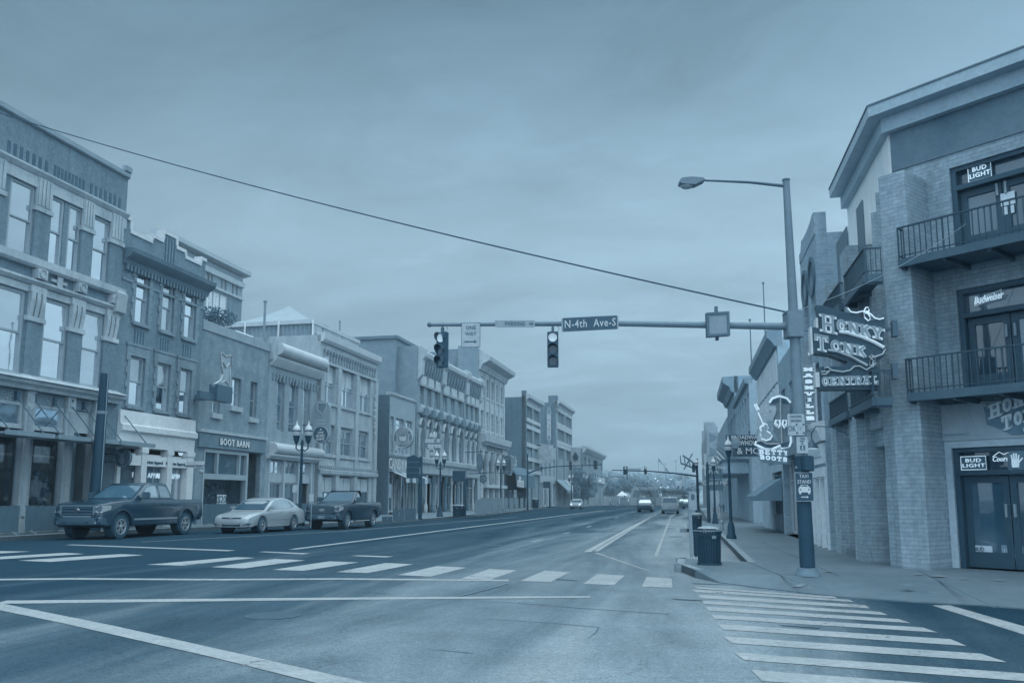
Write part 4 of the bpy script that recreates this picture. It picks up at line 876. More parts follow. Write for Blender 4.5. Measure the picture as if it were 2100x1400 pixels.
for k in range(24): uu = u8a+.3+k*(u8b-u8a-.6)/23; b.g().box(uu-.14, uu+.14, .4, .8, ve-.75, ve-.32).build('dentil', mat('dentil_stone', .40), b.root)
text('BROADWAY NATIONAL BANK', FL, (u8a+u8b)/2, (vc_+ve)/2-.35, .41, .62, mat('carved_letters', .34), b.root, sx=.72, bold=.01)
b.opn((u8a+1.0, u8b-.8, .15, vc_-.05))
for k in range(4):
    a = u8a+1.0+(u8b-u8a-1.8)*k/4; c = a+(u8b-u8a-1.8)/4
    G(FL).lathe([(.62, .15), (.62, 1.1), (.5, 1.15), (.46, 1.4), (.38, vc_-1.4), (.48, vc_-1.2), (.62, vc_-.5), (.62, vc_-.06)], (a+.1, -.1, 0), 14).build('column', st8, b.root, smooth=40)
    b.sash((a+.75, c-.35, .3, vc_-.2), M_frame, M_mid, .2, .7, (.42,), name='shop_window', opn=False)
b.bar('canopy_sign', mat('canopy_sign_face', .62), u8a+1.3, u8b-1.4, vL(1000, 1000), vL(1000, 994), .8)
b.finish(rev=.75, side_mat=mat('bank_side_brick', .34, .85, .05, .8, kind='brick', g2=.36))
G(FL).box(u8a-.3, u8a, -2.6, -.004, vL(980, 790), vL(978, 705)).build('corner_pier', mat('pier_render'), b.root)

def tall(name, label, x_side, x0, x1, ytop, wm, rows, nw, belts, g_side, depth=24, headers=False):
    ua, ub2 = uL(x0, 900), uL(x1, 900)
    b = Bld(FL, name, label, 'building', ua, ub2, vL((x0+x1)/2, ytop), depth, wm)
    b.profile('cornice', M_trim, ua, ub2+.6, [(-.4, b.h-1.0), (.2, b.h-1.0), (.4, b.h-.4), (.9, b.h-.1), (.9, b.h+.4), (-.4, b.h+.5)])
    half = (ub2-ua)/2
    for s_ in range(2):
        for uu in (ua+half*s_+.4, ua+half*(s_+1)-.4): b.bar('pier', wm, uu-.4, uu+.4, .2, b.h-1.0, .25)
        for yt, yb, ar in rows:
            vt, vb = vL((x0+x1)/2, yt), vL((x0+x1)/2, yb); wu = (half-1.8)/nw
            for k in range(nw):
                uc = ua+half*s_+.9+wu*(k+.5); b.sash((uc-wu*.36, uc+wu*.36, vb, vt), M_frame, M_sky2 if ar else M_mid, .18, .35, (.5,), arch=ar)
    for y in belts: vv = vL((x0+x1)/2, y); b.bar('stone_belt', hdr, ua, ub2, vv-.3, vv+.3, .3)
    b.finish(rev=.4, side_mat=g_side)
    return b
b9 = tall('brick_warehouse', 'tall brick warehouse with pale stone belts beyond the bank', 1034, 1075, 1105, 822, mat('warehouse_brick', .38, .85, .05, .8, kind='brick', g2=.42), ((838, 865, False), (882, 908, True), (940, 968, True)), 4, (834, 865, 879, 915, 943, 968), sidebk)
b.finish
g = G(FL); g.box(b9.u0+.0, b9.u0+.5, -.4, .3, .2, b9.h+1.0); g.build('corner_pier', sidebk, b9.root)
b10 = tall('brick_warehouse', 'farther tall brick warehouse carrying a long vertical sign on its side wall', 1104, 1140, 1171, 835, mat('warehouse_brick2', .42, .85, .05, .8, kind='brick', g2=.44), ((852, 874, False), (884, 908, False), (918, 942, False)), 3, (848, 876, 882, 911, 918), mat('side_brick2', .24, .85, .04, .8, kind='brick', g2=.26), 26)
g = G(FL); g.box(b10.u0, b10.u0+1.2, -1.4, .3, b10.h-2, b10.h+1.3); g.build('corner_pier', mat('side_brick2'), b10.root)
FS10 = Frame(FL(b10.u0, 0, 0), -FL.dn, -FL.du)
ua_, vt_ = FS10.hit(1122, 834); ub__, vb_ = FS10.hit(1131, 912); um = (ua_+ub__)/2
t = thing('vertical_sign', FS10(um, .3, vb_), 'long vertical sign board high on the side wall of the farther warehouse', 'sign', world=True)
hw = abs(ub__-ua_)/2
G(FS10).prism([(um-hw, vb_+1), (um-hw*.5, vb_), (um+hw*.5, vb_), (um+hw, vb_+1), (um+hw, vt_-1), (um+hw*.5, vt_), (um-hw*.5, vt_), (um-hw, vt_-1)], .1, .4).build('sign_board', mat('sign_board_blue', .34), t)
g = G(FS10); hw2 = hw*.85; g.tube([(um-hw2, .42, vb_+1), (um-hw2, .42, vt_-1), (um-hw2*.5, .42, vt_-.2), (um+hw2*.5, .42, vt_-.2), (um+hw2, .42, vt_-1), (um+hw2, .42, vb_+1), (um-hw2, .42, vb_+1)], .07, 4); g.build('sign_border', mat('sign_border', .60), t)
FS10m = Frame(FS10(um, 0, 0), -FS10.du, FS10.dn)
for k, ch in enumerate('RHYTHM KITCHEN'):
    if ch != ' ': text(ch, FS10m, 0, vt_-1.8-k*(vt_-vb_-3.5)/14, .44, .75, M_neon2, t, name='letter', bold=.02)
b = Bld(FL, 'brick_shop', 'low pale shop wedged between the two tall brick warehouses', 'building', b9.u1+.1, b10.u0-.1, vL(1118, 912), 14, mat('pale_shop_render', .52, .8))
for k in range(4):
    wu = (b.u1-b.u0)/4; uc = b.u0+wu*(k+.5); b.sash((uc-wu*.3, uc+wu*.3, b.h*.5, b.h*.8), M_frame, M_mid, .15, .3, (.5,)); b.sash((uc-wu*.36, uc+wu*.36, .2, 4.2), M_trim, M_dark, .18, .3, (.75,), name='shop_window')
b.finish()
u_, v_ = FL.hit(1117, 929, 1.5); t = thing('shop_sign', FL(u_, 1.5, v_), 'pale canvas roundel sign hung on the low shop between the warehouses', 'shop sign', world=True)
g = G(FL); FSs = Frame(FL(u_, 1.6, v_), -FL.dn, -FL.du); G(FSs).prism([(-1.1, -1.6), (.6, -1.7), (1.2, -.6), (1.2, .8), (.4, 1.5), (-1.3, 1.3)], -.2, .2).build('sign_face', mat('canvas_sign', .60, .7, .12, 1.5), t)
G(FL).box(u_-.1, u_+.1, .0, 1.6, v_+1.2, v_+1.4).build('sign_arm', M_black, t)
ya = uL(1181, 930); b11 = Bld(FL, 'brick_building', 'small dark brick corner building with a roof cornice in the block beyond the warehouses', 'building', uL(1176, 930)+14, uL(1207, 950)+30, vL(1192, 918), 18, mat('warehouse_brick'))
b11.w = 0
for k in range(5):
    wu = (b11.u1-b11.u0)/5; uc = b11.u0+wu*(k+.5)
    for lo_, hi_ in ((.42, .58), (.70, .86)): b11.sash((uc-wu*.25, uc+wu*.25, b11.h*lo_, b11.h*hi_), M_trim, M_mid, .2, .35, (.5,))
b11.profile('cornice', M_trim, b11.u0, b11.u1+.8, [(-.3, b11.h-1), (.3, b11.h-.8), (1.1, b11.h), (1.1, b11.h+.5), (-.3, b11.h+.6)]); b11.bar('fascia', hdr, b11.u0, b11.u1, 5.5, 7.0, .5)
b11.finish(side_mat=sidebk)
u_, v0_ = FL.hit(1180, 958, 1.2); _, v1_ = FL.hit(1180, 917, 1.2)
t = thing('vertical_sign', FL(u_, 1.2, v0_), 'tall pale vertical sign projecting from the facade past the second warehouse', 'sign', world=True)
FSs = Frame(FL(u_, 1.3, 0), -FL.dn, -FL.du); G(FSs).box(-1.0, 1.0, -.25, .25, v0_, v1_).build('sign_board', mat('sign_board_pale', .56), t)
G(FSs).box(-1.3, 1.3, -.2, .2, v0_+.8, v1_-.8).build('sign_edge', mat('sign_board_blue'), t)
FSm = Frame(FL(u_, 1.3, 0), FL.dn, -FL.du)
for k, ch in enumerate('BROADWAY'): text(ch, FSm, 0, v1_-1.6-k*(v1_-v0_-3)/8, .27, 1.0, M_dk, t, name='letter', bold=.02)
b = Bld(FL, 'shop', 'low dark awning-fronted shop beside the bank, lettered originals and office', 'building', u8b+.1, b9.u0-.05, vL(1055, 962), 12, mat('dark_shop_wall', .22, .8))
uA, uB = b.u0+.3, b.u1-.1; vv0, vv1 = vL(1055, 985, 1.0), vL(1055, 972, 1.0)
g = G(FL); g.prism([(0, vv1+1.2), (.8, vv1+.9), (1.6, vv1), (1.7, vv0-.9), (1.65, vv0-.9), (1.5, vv1-.1), (0, vv1+1.0)], uA, uB, 'wv'); aw = g.build('awning', mat('dark_awning', .15, .8), b.root)
text('office', FL, uA+2.2, (vv0+vv1)/2-.7, 1.75, 1.5, M_white, b.root, bold=.03)
text('originals', FL, uA+2.6, vv1+1.9, .4, 1.5, mat('sign_grey', .58), b.root, bold=.02, skew=.2)
b.opn((uA, uB, .15, vv0-1.0))
for k in range(4): wu = (uB-uA)/4; b.sash((uA+wu*k+.2, uA+wu*(k+1)-.1, .3, vv0-1.1), M_dk, M_dark, .15, .3, (.75,), name='shop_window', opn=False)
b.finish()
u_, v0_ = FL.hit(1041, 975, 1.0); _, v1_ = FL.hit(1041, 932, 1.0)
t = thing('vertical_sign', FL(u_, 1, v0_), 'pointed blade sign with rings projecting beside the bank corner', 'sign', world=True)
FSs = Frame(FL(u_, 1.2, 0), FL.dn, -FL.du); H_ = v1_-v0_; G(FSs).prism([(-1.0, v0_+H_*.1), (.3, v0_), (.9, v0_+H_*.8), (.3, v1_), (-1.0, v0_+H_*.9)], -.2, .2).build('sign_board', mat('sign_board_grey', .44), t)
for k in range(4): G(FSs).ring((-.15, v0_+H_*(.25+.17*k)), .35, .5, .2, .3).build('sign_ring', M_dk, t)
for k, (x0, x1) in enumerate(((1137, 1152), (1152, 1161), (1161, 1170))):
    a, c = uL(x0, 1000), uL(x1, 1000)
    vt2, vb2 = vL((x0+x1)/2, 990, 0), vL((x0+x1)/2, 1004, 1.6)
    t = thing('shop_awning', FL((a+c)/2, .8, vb2), ['dark end-on awning nearest on the far warehouse ground floor', 'middle sloping pale awning on the far warehouse', 'farthest sloping pale awning on the far warehouse'][k], 'awning', 'awnings on the far warehouse', world=True)
    G(FL).prism([(.3, vt2+.6), (2.4, vb2), (2.4, vb2-.5), (2.34, vb2-.5), (2.3, vb2-.1), (.3, vt2+.45)], a+.2, c-.2, 'wv').build('awning_cloth', mat('awning_grey', .50) if k else mat('awning_slate', .36), t)
    for uu in (a+.25, c-.25): G(FL).tube([(uu, .3, vb2-.3), (uu, 2.3, vb2-.35)], .04, 5).build('awning_rod', M_black, t)

# ================================================================ behind the left row
w0t = -2.5; u0t, u1t = uL(643, 651, w0t), uL(738, 690, w0t); vE = FL.hit(643, 655, w0t)[1]
FE = Frame(FL(u0t, 0, 0), -FL.dn, -FL.du); w1t = -FE.hit(436, 662)[0]; um, wm = (u0t+u1t)/2, (w0t+w1t)/2
FM = Frame(FL(um, 0, 0), -FL.dn, -FL.du); wa = -FM.hit(594, 628)[0]; vA = FM.hit(594, 628)[1]
t = thing('frame_tent', FL(um, wm, vE-3), 'white peaked frame tent standing on the brick shop roof', 'tent', world=True)
g = G(FL); cs = [(u0t, w0t, vE), (u1t, w0t, vE), (u1t, w1t, vE), (u0t, w1t, vE)]
for k in range(4):
    A_, B_ = Vector(cs[k]), Vector(cs[(k+1) % 4]); T_ = Vector((um, wa, vA))
    for s_ in range(5):
        def pt(E_, s_): q = E_.lerp(T_, s_/5); q.z -= .35*math.sin(math.pi*s_/5); return tuple(q)
        g.poly([pt(A_, s_), pt(B_, s_), pt(B_, s_+1), pt(A_, s_+1)])
g.build('tent_roof', mat('tent_canvas', .50, .8, .03), t, smooth=20)
g = G(FL); g.box(u0t-.05, u0t+.02, w1t, w0t, vE-.3, vE+.02); g.box(u0t, u1t, w0t-.02, w0t+.05, vE-.3, vE+.02); g.build('tent_valance', mat('tent_canvas_edge', .62, .8), t)
def drape(p0, p1, n, top, bot, ax):
    g = G(FL)
    for k in range(n):
        q = [tuple(Vector(p0).lerp(Vector(p1), (k+s_)/n)+Vector(ax)*(.12*((k+s_) % 2))) for s_ in (0, 1)]; g.poly([(*q[0], top), (*q[1], top), (*q[1], bot), (*q[0], bot)])
    return g
drape((u0t+.1, w0t-.05), (u0t+.1, w1t), 46, vE-.28, vE-3.6, (1, 0)).build('tent_end', mat('shaded_tent_canvas', .40, .8, .05, .6), t)  # same canvas, darker: shade put into its colour
for k in range(5): a, c_ = u0t+(u1t-u0t)*(k+.04)/5, u0t+(u1t-u0t)*(k+.86)/5; drape((a, w0t-.1), (c_, w0t-.1), 9, vE-.28, vE-3.6, (0, 1)).build('tent_side', mat('lit_tent_canvas', .60, .8, .08, .8), t)  # same canvas, paler: light put into its colour
for k in range(4): G(FL).tube([(u0t-.06, w0t+(w1t-w0t)*k/3, vE-3.8), (u0t-.06, w0t+(w1t-w0t)*k/3, vE)], .07, 6).build('tent_pole', M_white, t)
u_, v_ = FL.hit(544, 668, -4.6); G(FL)
for x, y0, y1, lab in ((544, 620, 700, 'tall thin flue pipe in front of the white roof tent'), (697, 660, 690, 'short flue pipe behind the right end of the roof tent')):
    w_ = -4.4 if x < 600 else -12; u_, v1_ = FL.hit(x, y0, w_); _, v0_ = FL.hit(x, y1, w_); t = thing('flue_pipe', FL(u_, w_, v0_), lab, 'flue', 'flues on the roofs', world=True); G(FL).lathe([(.09, v0_-1), (.09, v1_), (.14, v1_), (.14, v1_+.12)], (u_, w_, 0), 8).build('pipe', mat('flue_steel', .34), t)
u_, v_ = FL.hit(502, 686, -.5); t = G(FL).box(u_-1.0, u_+1.0, -.55, -.48, v_-.05, v_+.06).build('strip_light', M_lit); tag(t, 'lit fluorescent strip on the roof edge in front of the tent', 'strip light')
t = thing('party_wall', FL(uL(600, 690, -5), -5, 12), 'ragged dark brick party wall rising behind the arched building', 'wall', world=True)
wq = -2.2; FSp = Frame(FL(uL(654, 690, wq)+.2, 0, 0), -FL.dn, -FL.du)
a0_, v0_ = FSp.hit(655, 690); a1_, v1_ = FSp.hit(560, 700)
g = G(FSp); g.prism([(2, 9), (2, v0_), (a1_*.45, v0_+.3), (a1_*.5, v0_+.15), (a1_*.8, v0_-.1), (a1_, v0_-.1), (a1_, 9)], 0, .3); g.build('wall', mat('ragged_brick', .20, .9, .10, 1.2, kind='brick', g2=.3), t)
FH = Frame(FL(0, -62, 0), FL.du, FL.dn)
def hh(x, y): return FH.hit(x, y)
ua_, ub_ = hh(330, 600)[0], hh(497, 600)[0]; vt_ = hh(470, 556)[1]
b = Bld(FH, 'hotel_building', 'tall modern hotel with overhanging flat roof seen behind the dark brick building', 'building', ua_, ub_, vt_, 40, mat('hotel_brick', .42, .8, .03))
b.profile('roof_overhang', mat('hotel_roof', .56, .7), ua_-1, ub_+1.2, [(-2, vt_-.1), (1.2, vt_+.5), (1.2, vt_+1.3), (-2, vt_+2.0)])
b.bar('white_band', M_trim, ua_, ub_, vt_-2.2, vt_-1.2, .5)
for x, y0, y1 in ((427, 560, 583), (434, 563, 585), (454, 570, 592), (462, 573, 596), (477, 580, 602), (485, 584, 605)):
    a, v1_ = hh(x-2.7, (y0+y1)/2)[0], hh(x, y0)[1]; c, v0_ = hh(x+2.7, (y0+y1)/2)[0], hh(x, y1)[1]; b.sash((a, c, v0_, v1_), M_white, M_sky2, .3, .5, ())
for x, y0, y1 in ((429, 595, 640), (443, 600, 645), (457, 606, 652)):
    a, v1_ = hh(x-6, (y0+y1)/2)[0], hh(x, y0)[1]; c, v0_ = hh(x+6, (y0+y1)/2)[0], hh(x, y1)[1]; b.sash((a, c, v0_-6, v1_), M_white, M_sky2, .6, .1, (.3, .55, .8), (.33, .66), name='curtain_window')
a, c = hh(473, 630)[0], hh(486, 633)[0]; b.sash((a, c, hh(479, 641)[1], hh(479, 620)[1]), M_white, M_sky2, .3, .5, (.5,), (.33, .66))
b.bar('white_belt', M_trim, ua_, ub_, hh(470, 606)[1], hh(470, 601)[1], .5)
b.bar('dark_bay', mat('hotel_dark_brick', .26, .8), hh(466, 640)[0], ub_-.2, 2, hh(480, 607)[1], .12)
b.finish(rev=.7)
def leafball(name, c, r, n, m, lab, cat, grp=None, sq=(1, 1, 1), size=.25, seed=1):
    rn = random.Random(seed); g = G()
    for k in range(n):
        d = Vector((rn.gauss(0, 1), rn.gauss(0, 1), rn.gauss(0, 1))).normalized()*(r*rn.random()**.4); q = Vector(c)+Vector((d.x*sq[0], d.y*sq[1], d.z*sq[2]))
        a = Vector((rn.gauss(0, 1), rn.gauss(0, 1), rn.gauss(0, 1))).normalized()*size; e = a.cross(Vector((rn.gauss(0, 1), rn.gauss(0, 1), rn.gauss(0, 1)))).normalized()*size*.6
        g.poly([tuple(q-a), tuple(q+e), tuple(q+a), tuple(q-e)])
    return g
u_, v_ = FL.hit(437, 650, -8); q = FL(u_, -8, v_); t = thing('roof_shrub', q, 'dark clipped shrub on the roof between hotel and tent', 'shrub', world=True)
leafball('', q, 1.25, 900, None, '', '', sq=(1.3, 1.6, .55), size=.12).build('foliage', mat('dark_leaf', .16, .9, .08, 2), t)
for x0, x1, y0, w_, m_, lab in ((728, 812, 694, -14, mat('barn_roof', .34, .8, .06), 'long dark slate roof block behind the music hall'), (918, 978, 719, -9, mat('brick_block_back', .36, .85, .06, .8, kind='brick', g2=.38), 'plain brick rear block rising between the Victorian building and the bank')):
    FB = Frame(FL(uL(x0+40, 800)+10, 0, 0), -FL.dn, -FL.du)
    a, v_ = FB.hit(x1, y0); c, _ = FB.hit(x0, y0)
    t = thing('rear_block', FB((a+c)/2, -3, 0), lab, 'building', world=True); G(FB).box(min(a, c), max(a, c), -8, 0, 6, v_).build('wall', m_, t); G(FB).box(min(a, c)-.2, max(a, c)+.2, -8.2, .2, v_, v_+.3).build('roof_edge', M_frame_d, t)
# ================================================================ RIGHT ROW
uR = lambda x, y, w=0: FR.hit(x, y, w)[0]
vR = lambda x, y, w=0: FR.hit(x, y, w)[1]
ac = az(-326)-PSI
FC = Frame((5.018, 18.414, 0), (-math.sin(ac), -math.cos(ac), 0), (-math.cos(ac), math.sin(ac), 0))
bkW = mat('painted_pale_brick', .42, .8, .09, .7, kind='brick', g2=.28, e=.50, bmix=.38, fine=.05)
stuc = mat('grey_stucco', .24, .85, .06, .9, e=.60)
hfr = mat('bar_door_frame', .02, .45, .03, spec=.3, e=.7)
hc = FC.hit(1950, 320)[1]
v_eave = FC.hit(1779, 220, .48)[1]
b = Bld(FC, 'corner_bar_building', 'three storey pale painted brick corner bar with overhanging flat roof, balconies and neon windows', 'building', -.70, 9, v_eave-.3, 7, bkW)
HT = b
v_br = FC.hit(1980, 307)[1]
r0 = (FC.hit(1957, 1000)[0], 9-1.0, .15, FC.hit(1990, 917)[1]); r1 = (FC.hit(1968, 700)[0], 7.0, FC.hit(2000, 800)[1], FC.hit(2000, 588)[1]); r2 = (FC.hit(1950, 400)[0], 7.0, FC.hit(2000, 508)[1], FC.hit(2000, 330)[1])
r0 = (r0[0], r0[0]+3.6, *r0[2:]); r1 = (r1[0], r1[0]+3.4, *r1[2:]); r2 = (r2[0], r2[0]+3.4, *r2[2:])
barglass = glass('bar_glass', .06, .05, .03, .06, .06)
for r, tr_, nm in ((r0, .79, 'entrance_doors'), (r1, .74, 'balcony_doors'), (r2, .75, 'balcony_doors')):
    b.opn(r); a, c, lo_, hi_ = r; vt = lo_+(hi_-lo_)*tr_
    g = b.g(); g.box(a, a+.10, -.3, -.05, lo_, hi_); g.box(c-.1, c, -.3, -.05, lo_, hi_); g.box(a+.1, c-.1, -.3, -.05, hi_-.09, hi_); g.box(a+.1, c-.1, -.3, -.03, vt-.05, vt+.05)
    fr_ = g.build('door_frame', hfr, b.root)
    b.g().poly([(a+.1, -.2, vt+.05), (c-.1, -.2, vt+.05), (c-.1, -.2, hi_-.09), (a+.1, -.2, hi_-.09)]).build('transom_pane', barglass, fr_)
    n = 4; wd = (c-a-.2)/n
    for k in range(n):
        x0, x1 = a+.1+wd*k+.008, a+.1+wd*(k+1)-.008
        g = b.g(); g.box(x0, x0+.12, -.28, -.18, lo_+.02, vt-.06); g.box(x1-.12, x1, -.28, -.18, lo_+.02, vt-.06); g.box(x0+.12, x1-.12, -.28, -.18, vt-.2, vt-.06); g.box(x0+.12, x1-.12, -.28, -.18, lo_+.02, lo_+.32)
        d = g.build('door_leaf', hfr, fr_)
        b.g().poly([(x0+.1, -.22, lo_+.3), (x1-.1, -.22, lo_+.3), (x1-.1, -.22, vt-.18), (x0+.1, -.22, vt-.18)]).build('door_pane', barglass, fr_)
        xh = x1-.07 if k % 2 == 0 else x0+.07
        b.g().box(xh-.02, xh+.02, -.18, -.13, lo_+1.0, lo_+1.25).build('door_handle', M_steel, fr_)
b.finish(rev=.45)
b.g().box(-.70, 9, 0, .03, v_br, v_eave-.3).build('stucco_frieze', stuc, b.root)
vp_ = FC.hit(1862, 345, .95)[1]
g = b.g(); g.box(-.55, 0, 0, .95, .15, vp_); g.box(-.72, -.551, 0, .78, .15, vp_-.25); g.box(-.93, -.721, 0, .62, 1.9, vp_-.6); g.box(-.93, -.721, 0, .66, .15, 1.9)
g.build('corner_pier', bkW, b.root)
b.g().box(r0[0]-.33, r0[0]-.002, 0, .025, .15, r0[3]+.2).build('door_surround', mat('lit_render', .50, .8, .05, .9, e=.40), b.root)
b.g().box(r0[0]-.002, r0[1], 0, .025, r0[3]+.002, r0[3]+.2).build('door_lintel', mat('lit_render'), b.root)
def street_x(w): return 3.7-w
def bar_outline(ov):
    """plan outline of the bar roof with overhang ov"""
    nR = FR.dn; oR = FR.o+nR*(ov-.9); p0 = FC.o+FC.dn*ov
    pK = p0+FC.du*((oR-p0).dot(nR)/FC.du.dot(nR)); pC = p0+FC.du*9; pE = oR+FR.du*23.7
    return [(q.x, q.y) for q in (pC, pK, pE, pE+Vector((12, 0, 0)), pC+Vector((6, 8, 0)))]
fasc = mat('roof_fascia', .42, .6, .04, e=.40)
ve0 = FC.hit(1780, 241, .48)[1]; ve1 = v_eave
G().prism(bar_outline(.48), ve0, ve1, 'uw').build('roof_eave', fasc, b.root)
G().prism(bar_outline(.50), ve1+.002, ve1+.04, 'uw').build('roof_edge', mat('roof_edge_dark', .22), b.root)
vb0 = FC.hit(1810, 273, .2)[1]; vb1 = ve0-.002
G().prism(bar_outline(.2), vb0, vb1, 'uw').build('roof_soffit_step', fasc, b.root)
b2 = Bld(FR, '', '', '', 18.86, 23.7, v_eave-.3, 6, bkW, w=-.9, root=b.root, wall_name='street_wall'); b2.finish()
v_top2 = vR(1768, 452)
def pier(u0, u1, top, name='street_pier'):
    g = G(FR); g.box(u0, u1, -.9, 0, .15, top); g.box(u0-.13, u0-.002, -.9, -.16, .15, top-.3); g.box(u1+.002, u1+.13, -.9, -.16, .15, top-.3); g.build(name, bkW, b.root)
pier(19.55, 20.4, v_top2); pier(22.15, 22.95, v_top2-.2)
v_mid = v_top2-.35
G(FR).box(18.55, 23.65, -.899, -.25, 2.95, v_mid).build('street_upper_wall', bkW, b.root)
b2.g().box(18.87, 23.7, -.9, -.86, v_mid+.002, v_eave-.3).build('white_upper_wall', mat('washed_white_wall', .74, .8, .12, .6, stretch=(1, 2.2, .3), e=.40), b.root)
G(FR).box(18.6, 22.1, -.85, -.35, 2.6, 2.948).build('brick_lintel', bkW, b.root)
for k in range(3): G(FR).box(20.5, 22.1, -.9, -.1+.0-.25*k, .15+.17*k, .15+.17*(k+1)-.002).build('entry_step', mat('step_concrete', .34, e=.8), b.root)
g = G(FR); g.box(18.7, 19.45, -.88, -.84, .15, 2.1); g.build('side_door', M_dk, b.root)
for u0, u1 in ((18.75, 19.4), (20.6, 22.0)):
    for v0_ in (4.2, 6.2):
        g = G(FR); g.box(u0, u1, -.25, -.22, v0_, v0_+1.75); g.build('balcony_door', M_dk, b.root)
def balcony(fr, u0, u1, w0, w1, v_slab, v_rail, label, root=None, step=.11, w_in=0.0):
    t = thing('iron_balcony', fr((u0+u1)/2, w0, v_slab), label, 'balcony', 'iron balconies on the corner bar', world=True)
    g = G(fr); g.box(u0, u1, w0, w1, v_slab, v_slab+.05); g.box(u0, u1, w1-.05, w1+.02, v_slab-.06, v_slab+.10); g.box(u0-.02, u0+.04, w0, w1-.05, v_slab-.06, v_slab+.10); g.box(u1-.04, u1+.02, w0, w1-.05, v_slab-.06, v_slab+.10)
    n = max(2, int((u1-u0)/.8))
    for k in range(n+1): uu = u0+.05+(u1-u0-.1)*k/n; g.box(uu-.03, uu+.03, w0, w1-.06, v_slab-.1, v_slab-.002)
    g.build('balcony_floor', mat('balcony_steel', .10, .6, .04, e=.7), t)
    g = G(fr); V = v_rail
    g.box(u0, u1, w1-.04, w1, V-.03, V); g.box(u0, u1, w1-.03, w1-.01, v_slab+.16, v_slab+.18)
    for uu in (u0, u1-.03): g.box(uu, uu+.03, w0, w1-.04, V-.03, V); g.box(uu+.005, uu+.025, w0, w1-.04, v_slab+.16, v_slab+.18)
    n = int((u1-u0)/step)
    for k in range(n+1): uu = u0+.01+(u1-u0-.03)*k/n; hw = .016 if k % 8 == 0 else .009; g.box(uu-hw, uu+hw, w1-.03, w1-.012, v_slab+.1, V-.03)
    n = int((w1-w0)/step)
    for uu in (u0+.012, u1-.02):
        for k in range(n): ww = w0+.02+(w1-w0-.06)*k/n; g.box(uu-.008, uu+.008, ww-.008, ww+.008, v_slab+.1, V-.03)
    g.build('railing', mat('railing_iron', .02, .5, .03, e=.8), t)
    return t
wB = 1.15
ub3 = FC.hit(1840, 500, wB)[0]; ub2 = FC.hit(1858, 780, wB)[0]
balcony(FC, ub3, 6.5, .0, wB, FC.hit(1846, 542, wB)[1], FC.hit(1838, 467, wB)[1], 'top floor iron balcony on the canted corner of the bar under the roof')
balcony(FC, ub2, 6.5, .0, wB, FC.hit(1861, 817, wB)[1], FC.hit(1857, 735, wB)[1], 'lower iron balcony above the wall sign and entrance of the corner bar')
wS = .10
for x0, x1, yr, ys, lab in ((1730, 1773, 503, 573, 'top floor iron balcony on the street side of the bar nearest the corner'), (1689, 1722, 575, 630, 'top floor iron balcony on the street side, farther from the corner'), (1744, 1791, 756, 825, 'low iron balcony behind the large neon blade sign'), (1701, 1737, 800, 851, 'low iron balcony farther along beside the NASHVILLE sign')):
    uA, uB = uR(x0, ys+15, wS), uR(x1, ys, wS); balcony(FR, min(uA, uB), max(uA, uB), -.25, wS, vR(x1, ys, wS), vR(x1, yr, wS), lab, step=.10)
a, v1_ = FC.hit(1933, 867)[0], FC.hit(1933, 831)[1]; v0_ = FC.hit(1937, 905)[1]
t = thing('wall_sign', FC(a+1.5, .05, v0_), 'weathered pale metal sign panel lettered HONKY TONK CENTRAL above the bar entrance', 'sign', world=True)
G(FC).box(a, a+4.2, .03, .07, v0_, v1_).build('panel', mat('weathered_panel', .50, .6, .10, .9, e=.5, stretch=(1, 1, .4)), t)
g = G(FC); uu = FC.hit(2037, 880)[0]; H_ = (v1_-v0_)
g.prism([(uu-.08, v0_+.28), (uu+.2, v0_+.16), (uu+.35, v0_+.05), (uu+2.4, v0_+.05), (uu+2.4, v1_-.03), (uu+.75, v1_-.02), (uu-.1, v0_+.62)], .07, .10); g.build('sign_backing', mat('sign_navy', .16, e=.40), t)
g = G(FC); g2_ = G(FC)
for wd, gg, ww in ((.085, g, .10), (.05, g2_, .125)):
    slab('HONKY', gg, uu, v0_+.40, .185, .25, wd, ww, ww+.02, .10, slope=.30, cap={0: (1.15, 1.2, -.15)}); slab('TONK', gg, uu+.2, v0_+.14, .17, .25, wd, ww, ww+.02, .10, slope=.30, cap={0: (1.15, 1.2, -.1)})
g.build('lettering_outline', mat('sign_letter_outline', .34, e=.40), t); g2_.build('lettering', mat('sign_letter_face', .62, e=.40), t)
text('CENTRAL', FC, uu+.92, v0_+.13, .11, .12, mat('sign_letter_face'), t, bold=.03)
text('329 BROADWAY', FC, FC.hit(1964, 889)[0], v0_+.115, .072, .05, mat('faint_stencil', .36, e=.40), t)
g = G(FC); uc, vc_ = FC.hit(2049, 838); g.tube([(uc+.30*math.cos(k*.5)*.35+(-.35+k*.05 if k < 5 else (.0 if k < 17 else (k-17)*.05)), .085, vc_+.02*k*0+.11*math.sin(k*.5)) for k in range(22)], .008, 5); g.build('rope_flourish', mat('rope_grey', .40, e=.40), t, smooth=60)
